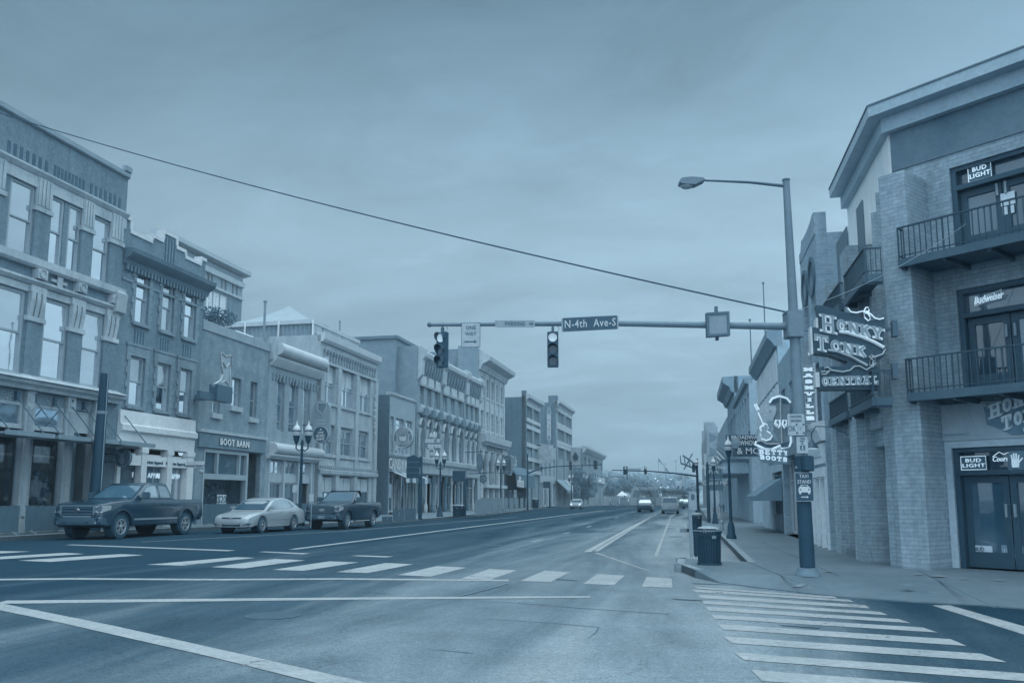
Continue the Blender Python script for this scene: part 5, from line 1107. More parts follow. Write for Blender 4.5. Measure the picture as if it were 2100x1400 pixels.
def neon_box(fr, x, y, w_px, h_px, w, lines_, label, scale=.36, border=True, group='neon window signs'):
    u, v = fr.hit(x, y, w); u1_, _ = fr.hit(x+w_px/2, y, w); _, v1_ = fr.hit(x, y-h_px/2, w); hw, hh_ = u1_-u, v1_-v
    t = thing('neon_sign', fr(u, w, v), label, 'neon sign', group, world=True)
    G(fr).box(u-hw, u+hw, w-.03, w-.012, v-hh_, v+hh_).build('backing', mat('neon_backing', .12), t)
    if border: G(fr).tube([(u-hw*.96, w+.01, v-hh_*.94), (u+hw*.96, w+.01, v-hh_*.94), (u+hw*.96, w+.01, v+hh_*.94), (u-hw*.96, w+.01, v+hh_*.94), (u-hw*.96, w+.01, v-hh_*.94)], .010, 6, cap=False).build('neon_border', M_neon, t)
    for s_, dv, sz in lines_: text(s_, fr, u, v+dv*hh_, w+.01, sz*hh_, M_neon, t, bold=.02, sx=hw/hh_*.82, depth=.015, spacing=1.1);
    return t
neon_box(FC, 1996.5, 949, 54, 29, -.10, (('BUD', .36, .52), ('LIGHT', -.36, .52)), 'lit neon beer sign in the window left of the bar entrance at street level')
neon_box(FC, 2009, 352, 50, 36, -.10, (('BUD', .36, .52), ('LIGHT', -.36, .52)), 'lit neon beer sign in the top floor transom of the corner bar')
u, v = FC.hit(2028, 611, -.1); t = thing('neon_sign', FC(u, -.1, v), 'script neon beer sign with bow tie outline in the middle floor transom', 'neon sign', 'neon window signs', world=True)
text('Budweiser', FC, u, v, -.09, .15, M_neon, t, skew=.25, bold=.01, sx=.62, rot=R(4)); G(FC).tube([(u-.28, -.1, v-.11), (u-.22, -.1, v+.02), (u-.0, -.1, v+.06), (u+.24, -.1, v+.13), (u+.20, -.1, v-.03), (u, -.1, v-.05), (u-.28, -.1, v-.11)], .008, 5).build('neon_border', mat('neon_dim', .66, emit=.3), t)
u, v = FC.hit(2052, 941, -.1); t = thing('neon_sign', FC(u, -.1, v), 'small mountain shaped neon sign beside the walk hand signal', 'neon sign', 'neon window signs', world=True)
text('Coors', FC, u, v, -.09, .10, M_neon, t, skew=.2, bold=.012, sx=.8); G(FC).tube([(u-.14, -.1, v+.05), (u-.02, -.1, v+.14), (u+.06, -.1, v+.09), (u+.15, -.1, v+.12)], .010, 5).build('mountain_outline', M_neon, t)
for x0, x1, y0, y1, L_, lab in ((1983, 2036, 1118, 1145, (('BUD', .42, .62), ('LIGHT', -.45, .62)), 'white printed beer poster at the foot of the left bar door'), (2053, 2100, 1118, 1150, (('HONKY', .3, .5), ('TONK', -.3, .5)), 'grey printed bar poster at the foot of the right bar door')):
    a, v1_ = FC.hit(x0, y0, -.2)[0], FC.hit((x0+x1)/2, y0, -.2)[1]; c, v0_ = FC.hit(x1, y1, -.2)[0], FC.hit((x0+x1)/2, y1, -.2)[1]
    t = thing('door_poster', FC((a+c)/2, -.2, v0_), lab, 'poster', 'posters on the bar doors', world=True); dark = 'BUD' in L_[0][0]
    G(FC).box(a, c, -.215, -.205, v0_, v1_).build('paper', mat('poster_white', .58, e=.40) if dark else mat('poster_grey', .26, e=.40), t)
    for s_, dv, sz in L_: text(s_, FC, (a+c)/2, (v0_+v1_)/2+dv*(v1_-v0_)/2, -.2, sz*(v1_-v0_)/2, mat('poster_ink', .10) if dark else mat('poster_pale_ink', .48, e=.40), t, bold=.03, sx=.82, depth=.006)
u, v = FC.hit(2066, 408, -.15); t = thing('window_notice', FC(u, -.15, v), 'pale paper notice taped in the top floor bar door', 'notice', world=True); G(FC).box(u-.13, u+.13, -.17, -.165, v-.12, v+.14).build('paper', mat('poster_white'), t); G(FC).box(u-.11, u-.02, -.17, -.165, v-.3, v-.14).build('paper_tab', mat('poster_white'), t); G(FC).box(u+.02, u+.10, -.17, -.165, v-.3, v-.14).build('paper_tab', mat('poster_white'), t)
u, v = FC.hit(2083, 945, 2.6); t = thing('hand_signal', FC(u, 2.6, v), 'dark pedestrian signal showing a lit raised hand at the right edge', 'pedestrian signal', world=True)
G(FC).box(u-.15, u+.32, 2.40, 2.56, v-.17, v+.17).build('housing', M_black, t, bevel=.03)
g = G(FC); uh = u-.015
g.prism([(uh-.055, v-.10), (uh+.045, v-.10), (uh+.062, v-.01), (uh+.055, v+.03), (uh-.055, v+.03), (uh-.06, v-.03)], 2.565, 2.575)
for k, (dx, L_, lean) in enumerate(((-.044, .075, -.012), (-.015, .10, -.004), (.014, .095, .004), (.042, .07, .014))): g.prism([(uh+dx-.011, v+.02), (uh+dx+.011, v+.02), (uh+dx+.010+lean, v+.03+L_), (uh+dx-.010+lean, v+.03+L_)], 2.565, 2.5752)
g.prism([(uh+.045, v-.05), (uh+.062, v-.02), (uh+.12, v+.045), (uh+.10, v+.055), (uh+.05, v+.0)], 2.565, 2.5754)
g.build('hand_symbol', mat('hand_lamp', .62, emit=.35), t)
G(FC).lathe([(.05, .15), (.05, v+.5)], (u+.55, 2.48, 0), 10).build('post', M_black, t); G(FC).box(u+.3, u+.52, 2.46, 2.5, v-.02, v+.02).build('bracket', M_black, t)

FX = lambda Y: Frame((0, Y, 0), (1, 0, 0), (0, -1, 0))
Fs = FX(17.6)
def SP(x, y): return Fs.hit(x, y)
Z = lambda L: [SP(1640+x/6.365, 600+y/6.365) for x, y in L]
t = thing('neon_blade_sign', Fs(SP(1740, 715)[0], 0, SP(1740, 800)[1]), 'large dark neon blade sign reading HONKY TONK CENTRAL hung on the bar corner', 'neon sign', world=True)
body = Z([(200, 185), (300, 190), (520, 255), (760, 320), (900, 385), (1095, 345), (1075, 640), (1095, 760), (1080, 850), (1000, 900), (960, 960), (1010, 985), (1035, 1020), (1035, 1240), (1010, 1275), (260, 1275), (230, 1240), (230, 1010), (260, 980), (560, 970), (610, 915), (380, 830), (150, 800), (150, 470), (245, 465), (240, 330)])
G(Fs).prism(body, -.14, .14).build('sign_body', mat('blade_navy', .02, .45, .03, e=.8), t)
rim = mat('sign_rim_white', .74)
u0_, v0_ = SP(1661, 673); u1_, v1_ = SP(1663, 729)
G(Fs).box(u0_-.02, u0_+.02, -.15, .15, v1_, v0_).build('sign_rim', rim, t)
a_, b_ = SP(1672, 655), SP(1676, 675); G(Fs).box(a_[0]-.015, a_[0]+.03, -.15, .15, b_[1], a_[1]).build('sign_rim', rim, t)
a_, b_ = SP(1671.5, 765), SP(1671.5, 795); G(Fs).box(a_[0]-.02, a_[0]+.06, -.145, .145, b_[1], a_[1]).build('sign_rim', rim, t)
def bigword(word, p0, p1, h_px, wd, cap=None):
    (ua, va), (ub, vb) = SP(*p0), SP(*p1); hgt = SP(p0[0], p0[1]-h_px)[1]-va; n = sum(1.3 if ch in 'MW' else 1 for ch in word)+(.0 if not cap else sum(c[1]-1 for c in cap.values()))+.06*(len(word)-1)
    cw = (ub-ua)/n; sl = (vb-va)/(ub-ua)
    for nm, w_, d0, d1, m_ in (('neon_lettering', wd*hgt, .14, .165, mat('neon_letter_edge', .74, emit=.30)), ('lettering', wd*hgt*.5, .165, .19, mat('blade_letter_face', .44))):
        g = G(Fs); slab(word, g, ua, va, cw, hgt, w_, d0, d1, .06, slope=sl, cap=cap); g.build(nm, m_, t)
bigword('HONKY', (1681.5, 676), (1808, 702), 26, .30, {0: (1.50, 1.35, -.32)})
bigword('TONK', (1667.5, 716), (1775, 737), 24, .30, {0: (1.45, 1.35, -.22)})
bigword('CENTRAL', (1683, 794), (1799.5, 791), 19.5, .27)
rope = lambda L, r, m_, nm: G(Fs).tube([(q[0], .17+.0, q[1]) for q in Z(L)], r, 6).build(nm, m_, t, smooth=60)
rope([(605, 225), (650, 275), (720, 285), (800, 265), (860, 280), (890, 330), (900, 370), (870, 390), (825, 345), (815, 270), (840, 220), (870, 215), (885, 250), (860, 300), (835, 290), (850, 262), (900, 300), (960, 355), (1020, 370), (1075, 355)], .014, M_neon, 'neon_rope')
rope([(500, 530), (600, 540), (800, 600), (950, 665), (1075, 735)], .034, mat('neon_letter_edge'), 'neon_band'); rope([(350, 770), (480, 790), (650, 855), (860, 970)], .03, mat('rope_unlit', .58), 'rope_band')
rope([(1095, 755), (1060, 820), (980, 850), (900, 870), (890, 960), (930, 990), (970, 930), (960, 870), (910, 830), (880, 850), (920, 890), (945, 900), (920, 980), (850, 1025), (760, 975), (690, 980), (640, 1030), (540, 1050), (400, 1030), (350, 990), (310, 1000), (300, 1040), (340, 1050), (380, 1030), (330, 1080), (270, 1080), (265, 1050), (310, 1045)], .02, mat('rope_unlit'), 'rope_lasso')
for y in (675, 762):
    a_ = SP(1812, y); g = G(Fs); g.box(a_[0], a_[0]+.22, -.04, .04, a_[1]-.03, a_[1]+.03); g.box(a_[0]+.15, a_[0]+.25, -.09, .09, a_[1]-.16, a_[1]+.16); g.build('bracket', M_black, t)

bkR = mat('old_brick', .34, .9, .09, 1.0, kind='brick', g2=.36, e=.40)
b = Bld(FR, 'brick_building', 'old brick building with arched parapet and white framed shop front next to the corner bar', 'building', 23.72, uR(1672, 1107)+.4, vR(1676, 470), 14, bkR)
a, c = b.u0, b.u1; m_ = (a+c)/2; v_ap = vR(1676, 428)
g = G(FR); g.prism([(a, b.h), (a, b.h+.6), (a+.3, b.h+.65)]+[(m_-1.0*math.cos(k*math.pi/8), b.h+.6+(v_ap-b.h-.6)*math.sin(k*math.pi/8)) for k in range(9)]+[(c-.3, b.h+.3), (c, b.h+.3), (c, b.h)], -.3, .02); g.build('arched_parapet', bkR, b.root)
for du_ in (.28, .72):
    uc = a+(c-a)*du_; vv = vR(1680, 560); b.sash((uc-.42, uc+.42, vv-1.5, vv+.6), M_frame_d, M_mid, .08, .25, (.5,), arch=True, sill=.12, sm=M_trim); G(FR).ring((uc, vv+.2), .45, .58, 0, .06).build('arch_ring', mat('dark_arch', .2), b.root); b.sash((uc-.42, uc+.42, vv-4.0, vv-2.3), M_frame_d, M_mid, .08, .25, (.5,), sill=.12, sm=M_trim)
vcn = vR(1690, 868, .2); vfr = vR(1690, 948, .1)
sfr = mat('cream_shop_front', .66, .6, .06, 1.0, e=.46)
b.opn((a+.15, c-.12, .15, vfr-.1))
b.profile('shop_cornice', sfr, a+.05, c, [(0, vcn-.35), (.12, vcn-.35), (.2, vcn-.1), (.32, vcn), (.34, vcn+.12), (0, vcn+.2)])
g = G(FR); g.box(a+.2, c-.2, 0, .06, vfr, vcn-.4); g.build('sign_frame', sfr, b.root); g = G(FR); g.box(a+.45, c-.45, .06, .09, vfr+.2, vcn-.6); g.build('sign_face', mat('shop_sign_face', .50, .5, .1, 2, e=.40), b.root)
nb = 3
g = G(FR)
for k in range(nb+1): uu = a+.2+(c-a-.4)*k/nb; g.box(uu-.09, uu+.09, -.25, .05, .15, vfr-.1)
g.box(a+.2, c-.2, -.25, .08, vfr-.35, vfr-.1); g.box(a+.2, c-.2, -.2, .03, 2.05, 2.2); g.build('shop_posts', sfr, b.root)
for k in range(nb):
    x0, x1 = a+.3+(c-a-.4)*k/nb, a+.1+(c-a-.4)*(k+1)/nb; b.sash((x0, x1, .6, 2.05), M_frame_d, M_dark, .06, .15, (), name='shop_window', opn=False); b.sash((x0, x1, 2.2, vfr-.36), M_frame_d, M_dark, .05, .15, (), name='transom_window', opn=False)
    G(FR).box(x0, x1, -.2, -.05, .16, .6).build('stall_riser', sfr, b.root); G(FR).box(x0+.15, x1-.15, -.06, -.03, .25, .5).build('riser_panel', M_dk, b.root)
b.finish(rev=.28)
u_, v_ = uR(1692, 905, .5), vR(1692, 903, .5)
t = thing('gooseneck_lamp', FR(u_, .1, v_), 'dark gooseneck sign lamp bent over the cream shop front', 'lamp', world=True)
G(FR).tube([(u_-.5, .05, v_+.1), (u_-.5, .45, v_+.28), (u_-.45, .75, v_+.3), (u_-.4, .85, v_+.15), (u_-.4, .85, v_)], .015, 6).build('arm', M_black, t, smooth=60); G(FR).lathe([(.03, v_), (.05, v_-.05), (.13, v_-.16), (.14, v_-.2)], (u_-.4, .85, 0), 12).build('lamp_shade', M_black, t, smooth=50); G(FR).lathe([(.12, v_-.20), (.12, v_-.21)], (u_-.4, .85, 0), 12).build('lens', M_lit, t)
uN = b.u1
b = Bld(FR, 'brick_building', 'lower rough brick building behind the vertical NASHVILLE sign', 'building', uN+.02, 34.3, vR(1640, 682), 13, mat('rubble_brick', .33, .9, .12, 1.6, kind='brick', g2=.28, e=.40))
n = 3
for k in range(n): wu = (b.u1-b.u0)/n; uc = b.u0+wu*(k+.5); b.sash((uc-.6, uc+.6, 4.0, 5.6), M_frame_d, M_mid, .08, .2, (.5,), sill=.1)
b.opn((b.u0+.2, b.u1-.2, .15, 2.95)); wu = (b.u1-b.u0-.4)/6
for k in range(6): b.sash((b.u0+.2+wu*k+.05, b.u0+.2+wu*(k+1)-.05, .25, 2.9), M_frame if k % 2 else M_trim, M_dark, .08, .15+.1*(k % 2), (.72,), name='shop_window', opn=False)
b.bar('shop_cornice', M_frame_d, b.u0, b.u1, 2.96, 3.25, .2)
b.finish()
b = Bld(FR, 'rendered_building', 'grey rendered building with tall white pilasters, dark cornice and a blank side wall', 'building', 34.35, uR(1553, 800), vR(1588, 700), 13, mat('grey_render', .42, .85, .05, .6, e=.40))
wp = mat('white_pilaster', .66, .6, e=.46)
b.profile('cornice', mat('dark_cornice2', .28, .6, e=.46), b.u0, b.u1+.1, [(-.2, b.h-.35), (.1, b.h-.35), (.22, b.h-.15), (.38, b.h), (.38, b.h+.3), (-.2, b.h+.35)])
for k in range(9):
    uu = b.u0+.2+(b.u1-b.u0-.4)*k/8; G(FR).box(uu-.14, uu+.14, 0, .1, 3.4, b.h-1.9).build('pilaster', wp, b.root)
    if k < 8: uc = uu+(b.u1-b.u0-.4)/16; b.sash((uc-.34, uc+.34, 3.6, b.h-2.2), M_frame_d, M_mid, .06, .15, (.5,))
for k in range(2): a = b.u0+.2+(b.u1-b.u0-.4)*k/2; b.bar('frieze_panel', wp, a+.1, a+(b.u1-b.u0-.4)/2-.1, b.h-1.75, b.h-.5, .05)
b.opn((b.u0+.3, b.u0+4.2, .15, 2.6)); b.sash((b.u0+.3, b.u0+2.2, .8, 2.5), M_dk, M_dark, .07, .15, (), (.3, .6), name='shop_window', opn=False); G(FR).box(b.u0+.3, b.u0+2.2, -.2, -.05, .15, .8).build('stall_riser', M_dk, b.root); b.sash((b.u0+2.3, b.u0+4.1, .8, 2.5), M_dk, M_dark, .07, .15, (), (.5,), name='shop_window', opn=False); G(FR).box(b.u0+2.3, b.u0+4.1, -.2, -.05, .15, .8).build('stall_riser', M_dk, b.root)
b.bar('painted_panel', mat('dark_wall_panel', .24, .7, e=.40), b.u0+.1, b.u0+5.2, 3.0, 4.7, .04)
b.finish(side_mat=mat('blank_render', .38, .85, .06, .5, e=.40))
g = G(FR); g.box(34.3, 34.36, -3.4, -3.0, 6.0, 7.6); g.build('slit_window', M_dk, b.root)
u0_ = b.u0+.2; va_ = vR(1590, 990)
t = thing('cloth_awning', FR(u0_+2.5, .5, va_), 'dark sloped cloth awning over the shop below the boot sign', 'awning', world=True)
G(FR).prism([(.02, va_+.15), (1.05, va_-.55), (1.05, va_-.75), (1.0, va_-.75), (.02, va_-.0)], u0_, u0_+5.2, 'wv').build('awning_cloth', mat('dark_cloth_awning', .20, .85, e=.46), t); G(FR).prism([(.03, va_), (1.0, va_-.6), (1.0, va_-.74), (.03, va_-.74)], u0_-.02, u0_, 'wv').build('awning_end', mat('dark_cloth_awning'), t)
b = Bld(FR, 'rendered_building', 'grey building with projecting bracket cornice and two flagpoles on its roof', 'building', 50.0, 64.0, vR(1540, 768), 13, mat('grey_render2', .36, .85, .05, .6, e=.40))
b.profile('cornice', mat('dark_cornice2'), b.u0, b.u1, [(-.2, b.h-.2), (.2, b.h-.2), (.25, b.h+.1), (-.2, b.h+.15)])
for k in range(6):
    uc = b.u0+.9+(b.u1-b.u0-1.8)*k/5
    for v0_, v1_ in ((3.6, 5.4), (5.9, b.h-.7)): b.sash((uc-.7, uc+.7, v0_, v1_), M_frame_d, M_mid, .1, .2, (.5,), (.5,))
b.finish(side_mat=mat('blank_render2', .40, .85, .05, .5, e=.40))
uP = b.u1
b = Bld(FR, 'brick_building', 'tall dark narrow building with a very deep overhanging cornice', 'building', 64.05, 75, vR(1503, 775), 13, mat('dark_row_brick', .28, .85, .05, .8, kind='brick', e=.40))
b.profile('cornice', mat('dark_cornice2'), b.u0, b.u1+.5, [(-.3, b.h-1.3), (.2, b.h-1.2), (.35, b.h-.8), (.8, b.h-.5), (.85, b.h-.05), (-.3, b.h)])
for k in range(5):
    uc = b.u0+1.0+(b.u1-b.u0-2)*k/4
    for v0_, v1_ in ((3.6, 5.2), (6.0, 7.8)): b.sash((uc-.8, uc+.8, v0_, v1_), M_frame, M_mid, .12, .25, (.5,))
b.finish()
b = Bld(FR, 'brick_building', 'low brick block beyond the tall cornice building', 'building', b.u1+1, uR(1476, 880)+8, vR(1485, 866), 13, mat('old_brick'))
for k in range(4): wu = (b.u1-b.u0)/4; uc = b.u0+wu*(k+.5); b.sash((uc-.9, uc+.9, 4.2, 6.4), M_frame, M_mid, .12, .25, (.5,)); b.sash((uc-wu*.4, uc+wu*.4, .3, 3.0), M_dk, M_dark, .1, .25, (.75,), name='shop_window')
b.finish()
b = Bld(FR, 'brick_building', 'farthest pale building with stepped roofline on the right of the street', 'building', 150, 200, vR(1437, 925), 14, mat('far_right_wall', .46, .85, .08, .4))
for k in range(7): wu = 50/7; uc = 150+wu*(k+.5); b.sash((uc-1.4, uc+1.4, 5, 8), M_frame, M_mid, .2, .3, (.5,)); G(FR).box(uc-1.5, uc+1.5, -2, 0, b.h, b.h+1.2+(k % 3)).build('roof_step', mat('far_right_wall'), b.root)
b.finish()
for x, y0, y1, w_, lab in ((1519, 711, 800, -2.0, 'shorter bare flagpole standing on the roof of the bracket cornice building'), (1528, 685, 800, -1.0, 'taller bare flagpole standing on the roof of the bracket cornice building')):
    u_, v1_ = FR.hit(x, y0, w_); _, v0_ = FR.hit(x, 775, w_); v0_ = min(v0_, vR(1552, 768)); u_ = min(u_, 60)
    t = thing('flagpole', FR(u_, w_, v0_), lab, 'flagpole', 'bare roof flagpoles', world=True); G(FR).lathe([(.06, v0_), (.035, v1_)], (u_, w_, 0), 8).build('pole', M_dk, t); G(FR).ball((u_, w_, v1_+.06), .09, 8, 6).build('finial', M_dk, t, smooth=60)
def bladesign(name, label, Y): return thing(name, (4, Y, 4), label, 'sign', world=True)
Fn = FX(24.6); q = lambda x, y: Fn.hit(x, y)
a, c = q(1645, 800)[0], q(1671, 800)[0]; v1_, v0_ = q(1658, 749)[1], q(1658, 868)[1]
t = thing('vertical_sign', Fn((a+c)/2, 0, v0_), 'tall pale vertical sign spelling NASHVILLE down the wall behind the mast pole', 'sign', world=True)
G(Fn).box(a, c, -.12, .12, v0_, v1_).build('sign_board', mat('nashville_board', .46, .5, e=.6), t); g = G(Fn); g.box(a-.03, a+.02, -.14, .14, v0_, v1_+.05); g.box(c-.02, c+.03, -.14, .14, v0_, v1_+.05); g.build('sign_rim', mat('sign_rim_grey', .62, e=.46), t)
for k, ch in enumerate('NASHVILLE'):
    st = (v1_-v0_-.1)/9; vv = v1_-.05-(k+1)*st+.03; cwid = (c-a)*.72
    for wd, d0, d1, mm in ((.08, .12, .135, mat('letter_shadow', .16)), (.05, .135, .15, M_neon)): g = G(Fn); slab(ch, g, (a+c)/2-cwid*(.5 if ch != 'I' else .275), vv, cwid, st-.06, wd, d0, d1); g.build('letter', mm, t)
v2_ = q(1658, 884)[1]; G(Fn).box(a, c+.1, -.1, .1, v2_, v0_-.02).build('lower_board', mat('city_board', .40, e=.46), t); text('CITY', Fn, (a+c)/2, (v0_+v2_)/2, .11, (v0_-v2_)*.55, M_neon2, t, bold=.02)
v3_ = q(1658, 700)[1]; G(Fn).box((a+c)/2-.1, (a+c)/2+.12, -.03, .03, v1_, v3_).build('hanger', M_steel, t); ul_, vl_ = q(1660, 727); G(Fn).ball((ul_, .1, vl_), .05).build('spot_lamp', M_lit, t, smooth=60)
Fb = FX(31.0); ZB = lambda L: [Fb.hit(1530+x/8.235, 800+y/8.235) for x, y in L]
ub_, vb_ = Fb.hit(1590, 950); t = thing('boot_sign', Fb(ub_, 0, vb_), 'giant cowboy boot neon sign with a cowgirl holding a guitar above the words BETTY BOOTS', 'neon sign', world=True)
bt_ = [(390, 215), (440, 145), (560, 105), (680, 140), (745, 215), (735, 420), (720, 600), (740, 760), (755, 860), (720, 970), (590, 985), (575, 935), (440, 995), (300, 990), (140, 915), (165, 860), (330, 830), (440, 760), (470, 640), (460, 480), (400, 330)]
G(Fb).prism(ZB(bt_), -.12, .08).build('boot', mat('boot_leather_paint', .38, .5, .05, 2.0, e=.6), t)
tb = lambda L, r, m_, nm: G(Fb).tube([(u, .14, v) for u, v in ZB(L)], r, 5).build(nm, m_, t, smooth=60)
tb([(390, 215), (440, 145), (560, 105), (680, 140), (745, 215)], .04, M_neon, 'neon_outline'); tb([(165, 870), (145, 915), (300, 985), (440, 995), (575, 935), (585, 985), (720, 970), (755, 870), (745, 780)], .042, M_neon, 'neon_outline'); tb([(165, 870), (250, 850), (330, 900), (420, 910), (560, 900)], .03, M_neon2, 'neon_outline')
G(Fb).prism(ZB([(165, 870), (330, 880), (560, 910), (745, 860), (720, 965), (590, 980), (575, 930), (440, 990), (300, 985), (145, 915)]), .08, .1).build('boot_sole', mat('boot_sole_paint', .12, e=.6), t)
tb([(480, 580), (500, 510), (560, 510), (570, 580), (540, 640), (490, 600), (510, 570), (530, 600)], .032, M_neon, 'neon_stitch'); tb([(690, 580), (670, 510), (620, 510), (610, 580), (640, 640), (685, 600), (665, 570), (645, 600)], .032, M_neon, 'neon_stitch'); tb([(575, 110), (578, 400), (600, 900)], .025, M_neon2, 'boot_seam')
G(Fb).prism(ZB([(400, 215), (450, 160), (560, 130), (680, 155), (730, 220), (640, 235), (560, 200), (480, 235)]), .08, .1).build('boot_collar', mat('boot_sole_paint'), t)
G(Fb).prism(ZB([(355, 290), (400, 265), (490, 265), (510, 330), (490, 420), (440, 500), (360, 495), (345, 440), (420, 400), (220, 385), (200, 365), (240, 350), (380, 380), (430, 370), (380, 330)]), .10, .13).build('cowgirl_figure', mat('cowgirl_paint', .55, e=.46), t)
G(Fb).prism(ZB([(360, 520), (440, 510), (470, 590), (430, 660), (520, 800), (545, 870), (480, 860), (380, 690), (320, 620), (240, 640), (170, 830), (150, 800), (200, 640), (300, 570)]), .10, .125).build('cowgirl_legs', mat('cowgirl_dress', .38, e=.46), t)
gtr = [(230, 640), (265, 610), (300, 570), (345, 580), (365, 640), (345, 690), (400, 730), (435, 770), (400, 830), (330, 850), (260, 820), (240, 750), (255, 690)]
G(Fb).prism(ZB(gtr), .13, .16).build('guitar_body', mat('guitar_paint', .50, e=.46), t); g = G(Fb); g.prism(ZB([(195, 385), (225, 375), (310, 605), (280, 620)]), .13, .155); g.prism(ZB([(130, 250), (165, 235), (215, 330), (195, 350)]), .13, .155); g.build('guitar_neck', mat('guitar_paint'), t)
tb(gtr+gtr[:1], .036, M_neon, 'neon_guitar'); tb([(200, 380), (300, 615)], .03, M_neon, 'neon_guitar'); tb([(135, 255), (165, 238), (212, 330), (190, 345), (135, 255)], .03, M_neon, 'neon_guitar')
brd = [(205, 985), (440, 1010), (740, 990), (755, 1250), (500, 1240), (300, 1215), (210, 1170), (195, 1080)]
G(Fb).prism(ZB(brd), -.12, .10).build('name_board', mat('betty_board', .30, .5, e=.46), t)
for word, p0, p1, h_px in (('BETTY', (1556, 931), (1617, 934), 10), ('BOOTS', (1558, 941.5), (1615, 947.5), 9.5)):
    (ua, va), (ub2_, vb2) = Fb.hit(*p0), Fb.hit(*p1); hgt = Fb.hit(p0[0], p0[1]-h_px)[1]-va; cw = (ub2_-ua)/5.6
    g = G(Fb); slab(word, g, ua, va, cw, hgt, .04, .11, .13, .14, slope=(vb2-va)/(ub2_-ua)); g.build('neon_lettering', M_neon, t)
g = G(Fb); ua_, va_ = Fb.hit(1625, 935); g.box(ua_-.1, 3.75, -.03, .03, va_-.03, va_+.03); ua_, va_ = Fb.hit(1620, 850); g.box(ua_-.1, 3.75, -.03, .03, va_-.03, va_+.03); g.build('bracket_arm', M_steel, t)
Fw = FX(48.5); q = lambda x, y: Fw.hit(x, y)
a, v1_ = q(1488, 892); c, _ = q(1562, 892); _, v0_ = q(1520, 921); _, v2_ = q(1530, 935.5)
t = thing('hanging_sign', Fw((a+c)/2, 0, v2_), 'dark two-part hanging sign for a brewhouse partly hidden by the boot sign', 'sign', world=True)
dkb = mat('dark_sign_board', .04, e=.8); g = G(Fw); g.box(a, c, -.12, .12, v0_, v1_); g.prism([(q(1503, 935)[0], v2_), (c, v2_), (c, v0_+.25), (q(1530, 915)[0], v0_+.3), (q(1503, 925)[0], v0_-.1)], -.1, .13); g.build('sign_board', dkb, t)
text('BROADWAY', Fw, q(1529, 897)[0], q(1529, 897)[1], .14, .21, M_neon2, t, bold=.03, sx=.95); text('BREWHOUSE', Fw, q(1530, 908)[0], q(1530, 908.5)[1], .14, .27, M_neon2, t, bold=.03, sx=.72); text('& MOJO', Fw, q(1541, 926)[0]+.1, q(1541, 925)[1], .145, .36, M_neon2, t, bold=.01)
g = G(Fw); ub_, vb_ = q(1494, 905); g.lathe([(.2, vb_-.4), (.25, vb_-.1), (.22, vb_+.15)], (ub_+.35, -.0, 0), 10); g.build('barrel_emblem', mat('boot_leather_paint'), t); g = G(Fw); g.box(c, 3.75, -.04, .04, v1_-.3, v1_-.22); g.build('bracket_arm', M_black, t)
ua, ub_ = uR(1545, 1000, 0), uR(1496, 1000, 0); va_ = vR(1530, 1005, 1.2)
t = thing('marquee_canopy', FR((ua+ub_)/2, .6, va_), 'flat grey marquee canopy with parapet boards farther down the right pavement', 'canopy', world=True)
G(FR).box(52, 64, .02, 1.5, 3.0, 3.75).build('canopy_box', mat('marquee_grey', .34, e=.40), t); G(FR).box(51.9, 64.1, .02, 1.56, 3.75, 3.85).build('canopy_edge', M_dk, t)
u_ = 56; t = G(FR).box(52.5, 63, .72, .8, 5.05, 5.18).build('strip_light', M_lit); tag(t, 'long lit strip light angled above the grey marquee canopy', 'strip light')
Fv = FX(70.0); a, v1_ = Fv.hit(1483, 940); c, _ = Fv.hit(1496, 940); _, v0_ = Fv.hit(1490, 984)
t = thing('vertical_sign', Fv((a+c)/2, 0, v0_), 'small vertical sign spelling BOOTS beside the flags', 'sign', world=True); G(Fv).box(a, c, -.15, .15, v0_, v1_).build('sign_board', mat('boots_board', .42, e=.46), t); G(Fv).box(c, 3.75, -.05, .05, v1_-.5, v1_-.4).build('bracket_arm', M_black, t)
for k, ch in enumerate('BOOTS'): text(ch, Fv, (a+c)/2, v1_-.35-k*(v1_-v0_-.2)/5, .16, .33, M_neon2, t, name='letter', bold=.03)

def small_sign(Y, x0, x1, y0, y1, label, face, word=None, shape=0):
    f = FX(Y); a, v1 = f.hit(x0, y0); c, v0 = f.hit(x1, y1); t = thing('hanging_sign', f((a+c)/2, 0, v0), label, 'sign', 'small signs along the far right row', world=True); m, vm = (a+c)/2, (v0+v1)/2
    pts = [(a, v0), (c, v0), (c, v1), (a, v1)] if shape == 0 else [(m+(c-a)/2*math.cos(k*.52), vm+(v1-v0)/2*math.sin(k*.52)) for k in range(12)] if shape == 1 else [(a, v0+.3), (m, v0), (c, v0+.3), (c, v1), (a, v1)]
    G(f).prism(pts, -.1, .1).build('board', face, t); G(f).tube([(p_, .12, q_) for p_, q_ in pts+pts[:1]], .035, 5).build('sign_border', M_neon2, t); G(f).box(min(c, 3.72)-.05, 3.75, -.03, .03, v1-.3, v1-.22).build('bracket_arm', M_black, t)
    if word:
        n = len(word); up_ = (v1-v0) > (c-a)*1.5
        if up_:
            for k, ch in enumerate(word): text(ch, f, m, v1-(v1-v0)*(k+.5)/n, .12, min((v1-v0)/n*.62, (c-a)*.7), M_neon2, t, name='letter', bold=.03)
        else: text(word, f, m, vm, .12, (v1-v0)*.4, M_neon2, t, bold=.02, sx=.7)
dk1, md1 = mat('small_sign_dark', .10, e=.7), mat('small_sign_mid', .36, e=.6)
small_sign(58, 1499, 1512, 946, 968, 'round dark sign hung under the brewhouse sign', dk1, None, 1)
small_sign(80, 1472, 1480, 944, 962, 'small pale shield sign beyond the flags', md1, None, 2)
small_sign(92, 1462, 1470, 938, 966, 'narrow dark vertical bar sign past the BOOTS sign', dk1, 'BAR')
